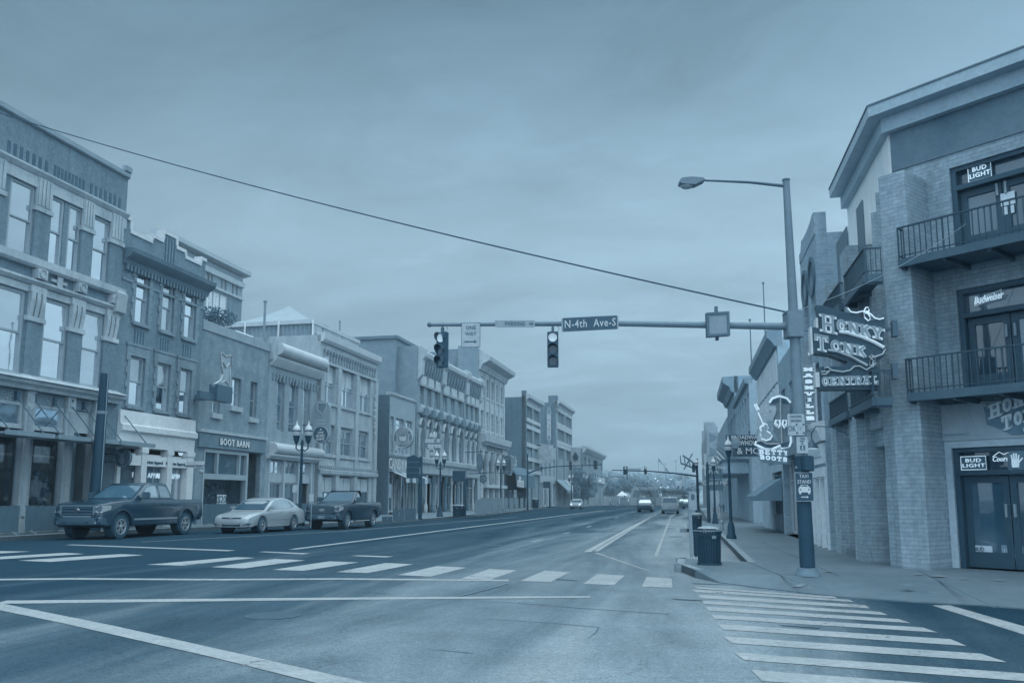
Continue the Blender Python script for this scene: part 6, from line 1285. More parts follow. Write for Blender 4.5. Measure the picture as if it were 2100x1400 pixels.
small_sign(104, 1452, 1459, 948, 968, 'small round sign far down the right row', md1, None, 1)
small_sign(112, 1444, 1450, 930, 975, 'slim tall pale sign at the far end of the right row', mat('small_sign_pale', .60, e=.6), 'MUSIC')
small_sign(72, 1486, 1500, 985, 996, 'low dark board sign under the marquee canopy', dk1, 'LIVE')
# ================================================================ VEHICLES (x forward, y left, z up, front at x=0)
class Frame3:
    def __init__(s, o, a, b, c): s.o, s.a, s.b, s.c = Vector(o), Vector(a), Vector(b), Vector(c)
    def __call__(s, u, w, v): return s.o+s.a*u+s.b*w+s.c*v
def inset(poly, d):
    n = len(poly); out = []
    A_ = sum(poly[i][0]*poly[(i+1) % n][1]-poly[(i+1) % n][0]*poly[i][1] for i in range(n)); sg = 1 if A_ > 0 else -1
    for i in range(n):
        p0, p1, p2 = Vector(poly[i-1]), Vector(poly[i]), Vector(poly[(i+1) % n]); e1 = (p1-p0).normalized(); e2 = (p2-p1).normalized()
        nn = Vector((-(e1.y+e2.y), e1.x+e2.x))*sg
        nn = nn.normalized() if nn.length > 1e-4 else Vector((0, 0)); out.append((p1.x+nn.x*d, p1.y+nn.y*d))
    return out
def shell(prof, layers, df):
    """layers: (y, inset); mirrored; df deforms each point"""
    g = G(); L = [(-y, i) for y, i in layers]+[(y, i) for y, i in layers[::-1]]; rings = []
    for y, i in L: rings.append([g.p(*df(x, y, z)) for x, z in (inset(prof, i) if i else prof)])
    n = len(prof)
    for a, b in zip(rings, rings[1:]):
        for k in range(n): g.f.append([a[k], a[(k+1) % n], b[(k+1) % n], b[k]])
    g.f.append(rings[0][::-1]); g.f.append(rings[-1]); return g
def arch_pts(cx, cz, r, n=9): return [(cx-r*math.cos(math.pi*k/n), cz+r*math.sin(math.pi*k/n)) for k in range(n+1)]
def paint(name, g, coat=.7, metal=.0): return mat(name, g, .35, .015, 1.0, spec=.5, coat=coat, metal=metal, fine=0, e=.7)
M_tyre = mat('tyre_rubber', .02, .85, .02, 4, spec=.2, e=.7)
M_rim = mat('alloy_rim', .60, .35, .03, spec=.6, metal=.5, e=.7)
M_well = mat('wheel_well', -.08, .9, .01, e=.7)
M_cglass = glass('car_glass', .02, .05, .02, .0, .03, .16); M_sglass = glass('car_side_glass', .42, .15, .02, .0, .10)
M_chrome = mat('chrome', .72, .15, .02, metal=.9, e=.8)
M_lampg = mat('headlamp_glass', .62, .12, .08, 14, spec=.7, coat=1, e=.8)
M_tail = mat('tail_lamp', .26, .2, .02, coat=1)
def wheel(root, x, y, r, wd, rim=M_rim, spokes=5):
    sg = 1 if y > 0 else -1
    fr = Frame3((x, y, r), (1, 0, 0), (0, 0, 1), (0, sg, 0))
    t = G(fr).lathe([(r*.62, -wd), (r*.92, -wd), (r, -wd*.75), (r, -wd*.2), (r*.93, 0), (r*.66, .005), (r*.62, -.03)], (0, 0, 0), 24, cap=False).build('wheel', M_tyre, root, smooth=40)
    g = G(fr); g.lathe([(r*.64, -.02), (r*.66, .008), (r*.60, .012), (r*.56, -.03)], (0, 0, 0), 24, cap=False); g.lathe([(r*.18, -.05), (r*.18, .0), (r*.12, .012)], (0, 0, 0), 12)
    for k in range(spokes):
        a = 2*math.pi*k/spokes+.3
        for da in ((-.16, .16) if spokes < 6 else (0,)):
            c0, s0, c1, s1 = math.cos(a+da*.6), math.sin(a+da*.6), math.cos(a+da*1.3), math.sin(a+da*1.3); px_, py_ = -s0*r*.055, c0*r*.055
            g.prism([(c0*r*.12+px_, s0*r*.12+py_), (c0*r*.12-px_, s0*r*.12-py_), (c1*r*.60-px_, s1*r*.60-py_), (c1*r*.60+px_, s1*r*.60+py_)], -.05, -.005, 'uw')
    g.build('rim', rim, t, smooth=35)
    G(fr).lathe([(r*.6, -.07), (r*.6, -.06)], (0, 0, 0), 18).build('brake_disc', M_well, t)
def decal(g, pts, side, yb, df, off=.006, th=.0):
    """thin plate following the body side"""
    A_ = [];
    for x, z in pts: q = df(x, yb*side, z); A_.append((q[0], q[1]+side*off, q[2]))
    B_ = [(q[0], q[1]-side*(off+.01), q[2]) for q in A_]
    n = len(A_); a = [g.p(*q) for q in A_]; b = [g.p(*q) for q in B_]; g.f.append(a); g.f.append(b[::-1])
    for k in range(n): g.f.append([a[k], a[(k+1) % n], b[(k+1) % n], b[k]])
    return g
def slanted(root, name, m, P, off=.008):
    """quad lifted off along its normal"""
    P = [Vector(q) for q in P]; nrm = (P[1]-P[0]).cross(P[2]-P[1]).normalized()
    g = G(); g.poly([tuple(q+nrm*off) for q in P]); g.poly([tuple(q-nrm*.002) for q in P]); return g.build(name, m, root)
def pickup(name, label, loc, rz, scale, pm, cab='double', L=5.8, grille_bars=3, emblem='rings', lower=None, hd=0.0, plate=False, step=False):
    root = thing(name, loc, label, 'pickup truck', rz=rz); root.scale = (scale,)*3
    xf, xr = -1.02, -(L-1.08); RW = .41; AR = .50
    cb0, cb1 = -1.62, {'double': -3.95, 'single': -3.12}[cab]
    prof = [(-.30, .40), (-.02, .50), (0, .72), (-.07, .76), (-.05, 1.05), (-.13, 1.19+hd), (-.50, 1.25+hd), (-1.2, 1.31+hd), (-1.7, 1.35), (cb1, 1.36), (cb1-.03, 1.33), (-L+.06, 1.33), (-L, 1.29), (-L, .70), (-L+.10, .62)]
    prof += [(xr-AR-.02, .55)]+arch_pts(xr, .48, AR)[0:]+[(xr+AR+.03, .42), (xf-AR-.03, .42)]+arch_pts(xf, .46, AR)
    def df(x, y, z):
        k = max(0, (x+.75)/.75); y = y*(1-.11*k*k)
        if z > .95: y *= 1-.055*((z-.95)/.4)
        if z < .6: y *= 1-.03*(.6-z)/.2
        return (x, y, z)
    body = shell(prof, [(1.0, .05), (.985, .02), (.95, 0), (.6, -.012 if hd else 0)], df).build('body', pm, root, smooth=32)
    for wx in (xf, xr):
        for s_ in (1, -1):
            G(Frame3((wx, s_*.62, .47), (1, 0, 0), (0, 0, 1), (0, s_, 0))).lathe([(AR-.02, 0), (AR-.02, .30)], (0, 0, 0), 20).build('wheel_well', M_well, root)
            wheel(root, wx, s_*.955, RW, .25)
    xs1 = cb1+.02
    cp = [(cb0, 1.33), (cb0-.80, 1.84), (cb0-1.05, 1.915), (cb0-1.4, 1.94), (xs1+.45, 1.94), (xs1+.22, 1.90), (xs1, 1.34)]
    def dc(x, y, z): t = max(0, (z-1.33)/.6); return (x, y*(.935-.20*t), z)
    shell(cp, [(1.0, .03), (.97, 0), (.5, -.01)], dc).build('cab', pm, root, smooth=32)
    w0, w1 = .80, .66
    slanted(root, 'windshield', M_cglass, [(cb0-.07, -w0, 1.375), (cb0-.07, w0, 1.375), (cb0-.78, w1, 1.825), (cb0-.78, -w1, 1.825)], .014)
    slanted(root, 'rear_window', M_cglass, [(xs1+.03, w0*.9, 1.42), (xs1+.03, -w0*.9, 1.42), (xs1+.20, -w1*.9, 1.85), (xs1+.20, w1*.9, 1.85)], .014)
    bz = 1.40; mid = cb0-1.40
    win1 = [(cb0-.34, bz), (cb0-.86, 1.79), (cb0-1.1, 1.845), (mid, 1.855), (mid, bz)] if cab == 'double' else [(cb0-.34, bz), (cb0-.86, 1.79), (cb0-1.05, 1.84), (xs1+.36, 1.84), (xs1+.30, bz)]
    win2 = [(mid-.12, bz), (mid-.12, 1.855), (xs1+.42, 1.84), (xs1+.26, 1.78), (xs1+.18, bz)]
    for s_ in (1, -1):
        for w_ in ([win1, win2] if cab == 'double' else [win1]): decal(G(), w_, s_, 1.0, dc, .006).build('side_window', M_sglass, root)
        g = G()
        for w_ in ([win1, win2] if cab == 'double' else [win1]):
            for a, b_ in zip(w_, w_[1:]+w_[:1]):
                d_ = (Vector(b_)-Vector(a)).normalized()*.0; nrm = Vector((-(b_[1]-a[1]), b_[0]-a[0])).normalized()*.016
                decal(g, [a, b_, (b_[0]+nrm.x, b_[1]+nrm.y), (a[0]+nrm.x, a[1]+nrm.y)], s_, 1.0, dc, .009)
        g.build('window_trim', M_black, root)
        g = G(); dl = [cb0-.30, mid-.05, xs1+.06] if cab == 'double' else [cb0-.30, xs1+.16]
        for x in dl+[cb1-.04]: decal(g, [(x, .50), (x-.014, .50), (x-.014, 1.34), (x, 1.34)], s_, 1.0, df, .003)
        decal(g, [(dl[0], .50), (dl[-1], .50), (dl[-1], .512), (dl[0], .512)], s_, 1.0, df, .003); g.build('door_gap', M_well, root)
        if lower: decal(G(), [(-1.62, .62), (xr+.62, .62), (xr+.62, .68), (-1.62, .68)], s_, 1.0, df, .014).build('side_moulding', lower, root)
        for x in ([mid+.16, mid-.32] if cab == 'double' else [xs1+.34]):
            g = G(); q = df(x, s_*1.0, 1.17); g.box(q[0]-.11, q[0]+.11, q[1]-.01, q[1]+.02 if s_ > 0 else q[1]+.01, 1.15, 1.20) if s_ > 0 else g.box(q[0]-.11, q[0]+.11, q[1]-.02, q[1]+.01, 1.15, 1.20); g.build('door_handle', pm if not lower else M_black, root, bevel=.008)
        q = dc(cb0-.38, s_*1.0, 1.42); g = G(); g.box(cb0-.52, cb0-.34, q[1]+s_*.06 if s_ > 0 else q[1]-.34, q[1]+.34 if s_ > 0 else q[1]-.06, 1.36, 1.60); m_ = g.build('side_mirror', M_black, root, bevel=.035)
        G().tube([(cb0-.42, q[1]-.02*s_, 1.38), (cb0-.42, q[1]+.12*s_, 1.42)], .03, 6).build('mirror_arm', M_black, root)
        g = G(); yi, yo = s_*.62, s_*.905
        P = [(-.06, yi, .92), (-.09, yo, .90), (-.42, s_*.965, .99), (-.45, s_*.96, 1.13), (-.14, yo*.985, 1.13), (-.075, yi, 1.12)]
        P = [(x+.022, y*1.012, z) for x, y, z in P]; g.poly([P[0], P[1], P[4], P[5]]); g.poly([P[1], P[2], P[3], P[4]]); Q = [(x-.05, y*.985, z) for x, y, z in P]
        for k in range(6): g.poly([P[k], P[(k+1) % 6], Q[(k+1) % 6], Q[k]])
        g.build('headlight', M_lampg, root)
        G().ball((-.02, s_*.70, .58), .07, 10, 6, (.4, 1, 1)).build('fog_lamp', M_lampg, root, smooth=60)
        g = G(); g.box(-L-.012, -L+.04, s_*.86-.07, s_*.86+.07, .92, 1.27); g.build('tail_light', M_tail, root)
        for wx in (xf, xr):
            ga = G()
            pa = [(wx-AR*1.0*math.cos(math.pi*k/12), .47+AR*math.sin(math.pi*k/12)) for k in range(13)]; pb_ = [(wx-(AR+.055)*math.cos(math.pi*k/12), .47+(AR+.055)*math.sin(math.pi*k/12)) for k in range(13)]
            for k in range(12): decal(ga, [pa[k], pa[k+1], pb_[k+1], pb_[k]], s_, 1.0, df, .012)
            ga.build('arch_lip', pm, root, smooth=30)
        if step: G().tube([(-1.75, s_*1.0, .38), (xr+.75, s_*1.0, .38)], .045, 8).build('side_step', M_chrome, root)
    gr = Frame3((-.045, 0, 0), (0, 1, 0), (1, 0, 0), (0, 0, 1))
    G(gr).prism([(-.60, .86), (-.54, .80), (.54, .80), (.60, .86), (.61, 1.10), (-.61, 1.10)], -.03, .012).build('grille', M_well, root)
    g = G(gr)
    for k in range(grille_bars): v = .86+.20*k/max(1, grille_bars-1); g.box(-.56, .56, .0, .03, v-.016, v+.016)
    g.build('grille_bars', mat('grille_bar', .14, .4, e=.7) if emblem == 'rings' else mat('grille_bar2', .20, .3, e=.7), root)
    g = G(gr); fr_m = lower and mat('grille_surround', .30, .35, coat=.5, e=.7) or mat('grille_surround_dark', .12, .35, e=.7)
    g.box(-.66, .66, -.02, .03, 1.105, 1.15); g.prism([(-.64, .80), (-.52, .745), (.52, .745), (.64, .80), (.56, .80), (-.56, .80)], -.02, .035); g.prism([(-.66, 1.15), (-.60, 1.10), (-.60, .86), (-.64, .80), (-.69, .90)], -.02, .028); g.prism([(.66, 1.15), (.60, 1.10), (.60, .86), (.64, .80), (.69, .90)], -.02, .028); g.build('grille_surround', fr_m, root)
    g = G(gr)
    if emblem == 'rings':
        for rx, ry, dv in ((.105, .07, 0), (.03, .065, 0), (.07, .026, .03)): g.tube([(rx*math.cos(a_*math.pi/8), .04, .965+dv+ry*math.sin(a_*math.pi/8)) for a_ in range(17)], .009, 5, cap=False)
    else: g.prism([(.15*math.cos(a_*math.pi/8), .96+.06*math.sin(a_*math.pi/8)) for a_ in range(16)], .01, .045)
    g.build('emblem', M_chrome, root)
    if emblem != 'rings': text('Ford', Frame3((-.045, 0, 0), (0, 1, 0), (1, 0, 0), (0, 0, 1)), 0, .96, .05, .06, M_dk, root, name='emblem_lettering', skew=.25, depth=.01)
    g = G(); bp_ = [(-.34, .48), (.035, .50), (.05, .62), (.03, .735), (-.34, .735)]
    def db(x, y, z): k = max(0, (x+.35)/.4); return (x-.10*(abs(y)/.93)**4, y*(1-.02*k), z)
    shell(bp_, [(.955, .02), (.93, 0), (.7, 0), (.35, 0)], db).build('bumper', mat('bumper_plastic', .05, .5, .02, e=.7) if emblem == 'rings' else mat('bumper_dark', .07, .4, .02, e=.7), root, smooth=30)
    G(gr).box(-.5, .5, .02, .085, .54, .60).build('bumper_intake', M_well, root)
    if plate: G(gr).box(-.17, .17, .09, .105, .54, .68).build('licence_plate', mat('plate_face', .36), root)
    G().box(-L-.03, -L+.1, -.9, .9, .55, .72).build('rear_bumper', M_black, root, bevel=.02)
    G().box(-L+.14, cb1-.08, -.80, .80, 1.20, 1.335).build('bed_liner', M_well, root)
    return root
def sedan(name, label, loc, rz, scale, pm, cat='car', group=None, lit=False, L=5.05, H=1.49, emblem=True, simple=False):
    root = thing(name, loc, label, cat, group, rz=rz); root.scale = (scale,)*3
    xf, xr = -.98, -3.82; RW = .325; AR = .385; W_ = .93
    prof = [(-.25, .24), (-.03, .28), (.0, .45), (-.02, .60), (-.10, .70), (-.45, .80), (-1.0, .89), (-1.42, .935), (-2.6, .97), (-4.0, .99), (-L+.30, .985), (-L+.08, .93), (-L, .80), (-L+.01, .50), (-L+.10, .30)]
    prof += [(xr-AR-.03, .27)]+arch_pts(xr, .33, AR)+[(xr+AR+.03, .22), (xf-AR-.03, .22)]+arch_pts(xf, .33, AR)
    def df(x, y, z):
        k = max(0, (x+1.0)/1.0); y = y*(1-.17*k**2.2); k = max(0, (-L+.9-x)/.9); y *= 1-.13*k*k
        if z > .62: y *= 1-.09*((z-.62)/.38)
        if z < .4: y *= 1-.05*(.4-z)/.2
        return (x, y, z)
    shell(prof, [(W_, .05), (W_-.012, .022), (W_-.05, 0), (.6, -.015), (.3, -.022)], df).build('body', pm, root, smooth=32)
    cp = [(-1.28, .92), (-2.0, 1.30), (-2.30, 1.41), (-2.65, 1.465), (-3.05, H-.005), (-3.45, 1.46), (-3.85, 1.37), (-4.55, .985)]
    def dc(x, y, z): t = max(0, (z-.95)/.52); return (x, y*(.90-.22*t), z)
    shell(cp, [(W_, .03), (W_-.03, 0), (.5, -.015)], dc).build('cabin', pm, root, smooth=32)
    slanted(root, 'windshield', M_cglass, [(-1.36, -.74, .97), (-1.36, .74, .97), (-2.13, .60, 1.345), (-2.13, -.60, 1.345)], .022)
    slanted(root, 'rear_window', M_cglass, [(-4.44, .70, 1.04), (-4.44, -.70, 1.04), (-3.88, -.58, 1.355), (-3.88, .58, 1.355)], .022)
    wins = [[(-1.62, 1.0), (-2.12, 1.285), (-2.42, 1.375), (-2.62, 1.39), (-2.70, 1.01)], [(-2.76, 1.01), (-2.68, 1.395), (-3.1, 1.405), (-3.42, 1.385), (-3.58, 1.02)], [(-3.64, 1.02), (-3.50, 1.37), (-3.72, 1.31), (-4.02, 1.10)]]
    for s_ in (1, -1):
        for w_ in wins: decal(G(), w_, s_, W_, dc, .007).build('side_window', M_sglass, root)
        for wx in (xf, xr):
            G(Frame3((wx, s_*.55, .34), (1, 0, 0), (0, 0, 1), (0, s_, 0))).lathe([(AR-.02, 0), (AR-.02, .31)], (0, 0, 0), 18).build('wheel_well', M_well, root); wheel(root, wx, s_*.905, RW, .21)
        g = G()
        for x in (-1.50, -2.74, -3.60): decal(g, [(x, .32), (x-.012, .32), (x-.012, .96), (x, .96)], s_, W_, df, .003)
        g.build('door_gap', M_well, root)
        decal(G(), [(-1.42, .545), (-3.42, .565), (-3.42, .605), (-1.42, .585)], s_, W_, df, .012).build('side_moulding', pm, root)
        for x in (-2.56, -3.46): q = df(x, s_*W_, .84); G().box(x-.09, x+.09, min(q[1], q[1]+s_*.022), max(q[1], q[1]+s_*.022), .82, .86).build('door_handle', pm, root, bevel=.006)
        q = dc(-1.62, s_*W_, 1.02); G().box(-1.72, -1.56, min(q[1]+s_*.02, q[1]+s_*.22), max(q[1]+s_*.02, q[1]+s_*.22), .99, 1.12).build('side_mirror', pm, root, bevel=.03)
        P = [(-.07, s_*.46, .60), (-.13, s_*.76, .60), (-.50, s_*.86, .72), (-.62, s_*.83, .80), (-.30, s_*.62, .785), (-.12, s_*.46, .70)]
        P = [(x+.015, y*1.01, z+.012) for x, y, z in P]; g = G(); g.poly([P[0], P[1], P[4], P[5]]); g.poly([P[1], P[2], P[3], P[4]]); g.build('headlight', M_lit if lit else M_lampg, root)
        if lit: G().ball((.02, s_*.62, .66), .13, 10, 6, (.3, 1, 1)).build('headlight_beam', mat('headlight_glow', 1.0, emit=1.4), root, smooth=60)
        g = G(); g.poly([(-L-.006, s_*.45, .66), (-L-.006, s_*.76, .66), (-L+.03, s_*.76, .84), (-L+.02, s_*.45, .84)]); g.poly([(-L-.006, s_*.76, .66), (-L+.25, s_*.83, .70), (-L+.25, s_*.80, .86), (-L+.03, s_*.76, .84)]); g.build('tail_light', M_tail, root)
    gr = Frame3((.0, 0, 0), (0, 1, 0), (1, 0, 0), (0, 0, 1))
    G(gr).prism([(-.42, .60), (.42, .60), (.44, .67), (-.44, .67)], -.12, -.005).build('grille', M_well, root); G(gr).prism([(-.40, .31), (.40, .31), (.44, .44), (-.44, .44)], -.05, .008).build('lower_grille', M_well, root)
    for s_ in (1, -1): G(gr).prism([(s_*.52, .34), (s_*.80, .38), (s_*.80, .43), (s_*.52, .43)], -.2, -.005).build('fog_lamp', M_well, root)
    G(gr).box(-.44, .44, -.05, .004, .625, .640).build('grille_bar', M_chrome, root)
    if emblem: G(gr).prism([(-.09, .615), (-.03, .615), (-.025, .60), (.035, .60), (.03, .615), (.09, .615), (.08, .645), (.025, .645), (.02, .66), (-.04, .66), (-.035, .645), (-.10, .645)], .005, .02).build('emblem', mat('emblem_gold', .60, .3, e=.8), root)
    return root
def van(name, label, loc, rz, scale, pm):
    root = thing(name, loc, label, 'van', rz=rz); root.scale = (scale,)*3; L = 4.7
    prof = [(-.2, .25), (0, .35), (-.02, .75), (-.25, .95), (-.95, 1.08), (-1.9, 1.68), (-2.2, 1.74), (-4.4, 1.76), (-4.6, 1.68), (-4.7, 1.05), (-4.7, .35), (-4.6, .27), (-4.25, .27)]+arch_pts(-3.85, .33, .38)+[(-1.35, .24)]+arch_pts(-.9, .33, .38)
    df = lambda x, y, z: (x, y*(1-.17*max(0, (z-.9)/.86)), z)
    shell(prof, [(.92, .05), (.9, .02), (.86, 0), (.4, -.01)], df).build('body', pm, root, smooth=32)
    slanted(root, 'rear_window', M_cglass, [(-4.66, .72, 1.15), (-4.66, -.72, 1.15), (-4.595, -.64, 1.60), (-4.595, .64, 1.60)], .06); slanted(root, 'windshield', M_cglass, [(-1.05, -.74, 1.14), (-1.05, .74, 1.14), (-1.82, .64, 1.63), (-1.82, -.64, 1.63)], .03)
    for s_ in (1, -1):
        for w_ in ([(-1.55, 1.12), (-2.0, 1.5), (-2.6, 1.56), (-2.6, 1.12)], [(-2.7, 1.12), (-2.7, 1.57), (-3.5, 1.57), (-3.5, 1.12)], [(-3.6, 1.12), (-3.6, 1.56), (-4.35, 1.54), (-4.45, 1.15)]): decal(G(), w_, s_, .92, df, .007).build('side_window', M_cglass, root)
        for wx in (-.9, -3.85): wheel(root, wx, s_*.88, .33, .22)
        G().box(-4.75, -4.6, s_*.80-.06, s_*.80+.06, .80, 1.12).build('tail_light', mat('tail_lamp_pale', .66, .3), root); G().box(-1.6, -1.45, s_*.9-.02 if s_ > 0 else -1.12, 1.12 if s_ > 0 else -.88, 1.08, 1.22).build('side_mirror', pm, root)
    G().box(-4.735, -4.70, -.26, .26, .62, .74).build('licence_plate', mat('plate_face'), root); G().box(-4.78, -4.60, -.86, .86, .34, .52).build('rear_bumper', mat('van_bumper', .26, .6), root, bevel=.02); G().box(-4.70, -4.62, -.1, .1, 1.66, 1.70).build('brake_light', M_lit, root)
    return root
rzL = -math.pi/2 + math.atan2(-FL.du.x, FL.du.y)*1
def kerbcar(px_, py_, xf_, half, scale, extra=0):
    """root location so that the near front wheel touches the ground at that point"""
    q = gnd(px_, py_); d = FL.du; n = FL.dn
    return q - n*(half*scale) - d*( -(-xf_)*-1*scale if 0 else 0) + d*(xf_*scale), rzL
dkp = paint('truck_paint_dark', -.13, .8);
l, r_ = kerbcar(247, 1104.5, -1.02, .96, 1.10); pickup('pickup_truck', 'large dark four door pickup truck parked at the kerb, nearest on the left', tuple(l), r_, 1.10, dkp, 'double', lower=mat('truck_moulding', .46, .3, coat=.5, e=.8), L=5.8)
l, r_ = kerbcar(538, 1092.5, -.98, .905, 1.04); sedan('sedan', 'silver four door sedan parked between the two dark pickups', tuple(l), r_, 1.04, paint('silver_paint', .60, 1.0, .15))
l, r_ = kerbcar(713, 1084.5, -1.02, .96, .985); pickup('pickup_truck', 'black single cab pickup truck with chrome side step, parked behind the silver sedan', tuple(l), r_, .985, paint('truck_paint_black', -.20, .8), 'single', L=5.5, grille_bars=4, emblem='oval', plate=True, step=True)
up_ = math.pi/2
q = gnd(1320, 1049.5); sedan('sedan', 'dark sedan driving away in the middle of the street', (q.x, q.y+4.8, 0), up_+.03, .98, paint('dark_car_paint', .06, .6), emblem=False)
q = gnd(1374, 1053); van('van', 'pale grey van driving away in the right lane', (q.x, q.y+4.6, 0), up_, .96, paint('pale_van_paint', .46))
q = gnd(1180, 1043); sedan('sedan', 'pale oncoming sedan with lit headlights at the far cross street', (q.x, q.y, 0), -up_+.05, 1.0, paint('pale_car_paint', .58), lit=True, emblem=False)
for k, (x, y, g_, rz_, lab) in enumerate(((1284, 1036.5, .50, up_+.1, 'pale blurred-looking sedan crossing far beyond the dark sedan'), (1331, 1033.5, .66, -up_, 'small white car beyond the dark sedan in front of the arch'), (1401, 1037, .30, up_, 'small dark car at the far right kerb beyond the van'), (1212, 1031, .30, .1, 'dark car parked at the far left corner beside the tree'), (1226, 1028, .40, .0, 'grey car farther along the left of the street'), (1300, 1032, .16, up_, 'small dark car just left of the dark sedan roof'), (1412, 1042, .12, up_, 'dark parked car behind the square post'), (1190, 1033, .30, .2, 'grey car turning beyond the oncoming sedan'))):
    q = gnd(x, y); sedan('car', lab, (q.x, min(q.y, 200), 0), rz_, 1.0, paint('far_car_paint_%s' % 'abcdefgh'[k], g_), emblem=False)
# ================================================================ STREET FURNITURE
fh = Vector((fwd.x, fwd.y, 0)).normalized()
def facing(P): return Frame((P[0], P[1], 0), rgt, -fh)          # frame that faces the camera side of the crossing
M_pole = mat('painted_steel_pole', .30, .55, .03, 1.0, spec=.4, e=.62)
M_pole_d = mat('black_pole', -.05, .45, .02, spec=.25, e=.7)
M_sgn_back = mat('sign_back', .40, .5, e=.62)
M_sgn_w = mat('sign_white_sheet', .60, .5, .02, e=.62); M_ink = mat('sign_ink', .10, .6, .02, e=.62); M_grn = mat('street_sign_green', .04, .45, .02, e=.62); M_lett = mat('sign_letter_white', .76, .5, .02, e=.62)
P0 = gnd(1657, 1180, .15); FP = facing(P0); hp = lambda x, y, w=0: FP.hit(x, y, w)
vt = hp(1612, 371)[1]; vdark = hp(1650, 935)[1]; lean = hp(1612, 371)[0]
t = thing('traffic_signal_pole', P0, 'tall steel signal pole with long mast arm and street light on the right corner', 'signal pole', world=True)
ax = lambda v: lean*(v-.15)/(vt-.15)
G(FP).tube([(0, 0, .3), (ax(vdark), 0, vdark)], [.132, .120], 20).build('lower_shaft', M_pole_d, t, smooth=50)
G(FP).tube([(ax(vdark), 0, vdark), (ax(vt), 0, vt)], [.112, .062], 20).build('upper_shaft', M_pole, t, smooth=50); G(FP).tube([(ax(vt), 0, vt), (ax(vt), 0, vt+.03)], .072, 16).build('cap', M_dk, t)
G(FP).lathe([(.23, .15), (.225, .18), (.19, .22), (.175, .28), (.155, .29)], (0, 0, 0), 12).build('base_collar', mat('base_collar_grey', .24, .6, e=.62), t, smooth=40)
va = hp(1610, 667)[1]; g = G(FP); g.box(ax(va)-.16, ax(va)+.13, -.15, .15, va-.24, va+.26); g.box(ax(va)-.18, ax(va)+.15, -.12, .12, va+.2, va+.23); g.build('arm_clamp', M_pole, t, bevel=.012)
for dv in (.18, -.1): G(FP).tube([(ax(va)+.12, .05, va+dv), (ax(va)+.24, .05, va+dv-.02)], .01, 5).build('clamp_bolt', M_dk, t)
ue, ve = hp(881, 665.5)
G(FP).tube([(ax(va)-.15, 0, va-.02), (ue*.5, 0, (va+ve)/2+.03), (ue, 0, ve)], [.068, .052, .034], 14).build('mast_arm', M_pole, t, smooth=50); G(FP).ball((ue, 0, ve), .048, 10, 6).build('arm_cap', M_dk, t, smooth=60)
u1_, v1_ = hp(1606, 381); u2_, v2_ = hp(1470, 371); u3_, v3_ = hp(1441, 370)
G(FP).tube([(u1_, 0, v1_), ((u1_+u2_)/2, 0, (v1_+v2_)/2+.02), (u2_, 0, v2_), (u3_, 0, v3_)], [.034, .028, .022, .02], 8).build('light_arm', mat('light_arm_dark', .18, .5, e=.62), t, smooth=50)
a, b_ = hp(1393, 378), hp(1444, 369)
gp = [hp(x, y) for x, y in ((1393, 372), (1397, 368.5), (1415, 366.5), (1440, 368), (1444, 372.5), (1424, 382), (1400, 381), (1392.5, 378))]
G(FP).prism(gp, -.11, .11).build('luminaire', M_pole, t)
uc_, vc_ = hp(1408, 382); G(FP).ball((uc_, 0, vc_), .10, 12, 6, (1.25, .9, .55)).build('luminaire_glass', mat('lamp_refractor', .50, .15, spec=.7, e=.62), t, smooth=60)
def signal(x, ytop, ybot, label, turn=0.0, wmul=1.0, bp=False, lit=0, group='traffic signals over the street', fr=None, w=.02, sc_=None, hang=True):
    fr = fr or FP; u, vtp = fr.hit(x, ytop, w); _, vb = fr.hit(x, ybot, w); Hs = vtp-vb; hw = Hs*.155*wmul
    P = fr(u, w, vb); t = thing('traffic_signal', P, label, 'traffic signal', group, rz=0, world=True)
    d = fr.du*math.cos(turn)+fr.dn*math.sin(turn); n = fr.dn*math.cos(turn)-fr.du*math.sin(turn); f = Frame(P, d, n)
    G(f).box(-hw, hw, -hw*.9, hw*.25, 0, Hs).build('housing', M_sig, t, bevel=Hs*.012)
    if bp: G(f).box(-hw*2, hw*2, -hw*.1, -hw*.02, -Hs*.06, Hs*1.06).build('backplate', M_sig, t)
    for k in range(3):
        v = Hs*(5-2*k)/6; r = hw*.80
        l_ = G(f); l_.disc((0, v), r, hw*.22, hw*.30, 18); l_.build('lens_lit' if k == lit else 'lens', mat('lit_lens', .86, emit=.55) if k == lit else mat('dark_lens', .06, .2, spec=.6), t)
        g = G(f); n_ = 14                                 # visor: open-bottomed tube
        for j in range(n_):
            a0, a1 = R(-40+260*j/n_), R(-40+260*(j+1)/n_)
            g.poly([(r*1.08*math.cos(a0), hw*.25, v+r*1.08*math.sin(a0)), (r*1.08*math.cos(a1), hw*.25, v+r*1.08*math.sin(a1)), (r*1.08*math.cos(a1), hw*(1.0+.55*math.sin(a1)), v+r*1.08*math.sin(a1)), (r*1.08*math.cos(a0), hw*(1.0+.55*math.sin(a0)), v+r*1.08*math.sin(a0))])
        g.build('visor', M_sig, t, smooth=60)
    if hang: g = G(f); g.box(-hw*.25, hw*.25, -hw*.5, -hw*.1, Hs, Hs*1.14); g.tube([(0, -hw*.3, Hs*1.13), (0, -hw*.3, Hs*1.30)], hw*.12, 6); g.build('hanger', M_dk, t)
    return t
M_sig = mat('signal_housing', .02, .5, .02, e=.62)
signal(905.5, 681, 753, 'traffic signal nearest the tip of the long mast arm, top lamp lit', turn=.55)
signal(1133.5, 680, 752, 'traffic signal beside the street name sign on the mast arm, top lamp lit', turn=.08)
for x in (905, 1133): u_, v_ = hp(x+8, 668); G(FP).tube([(u_, .03, v_), (u_+.05, .05, v_-.05), (u_+.02, .04, v_-.12)], .006, 4).build('wire_loop', M_dk, t)
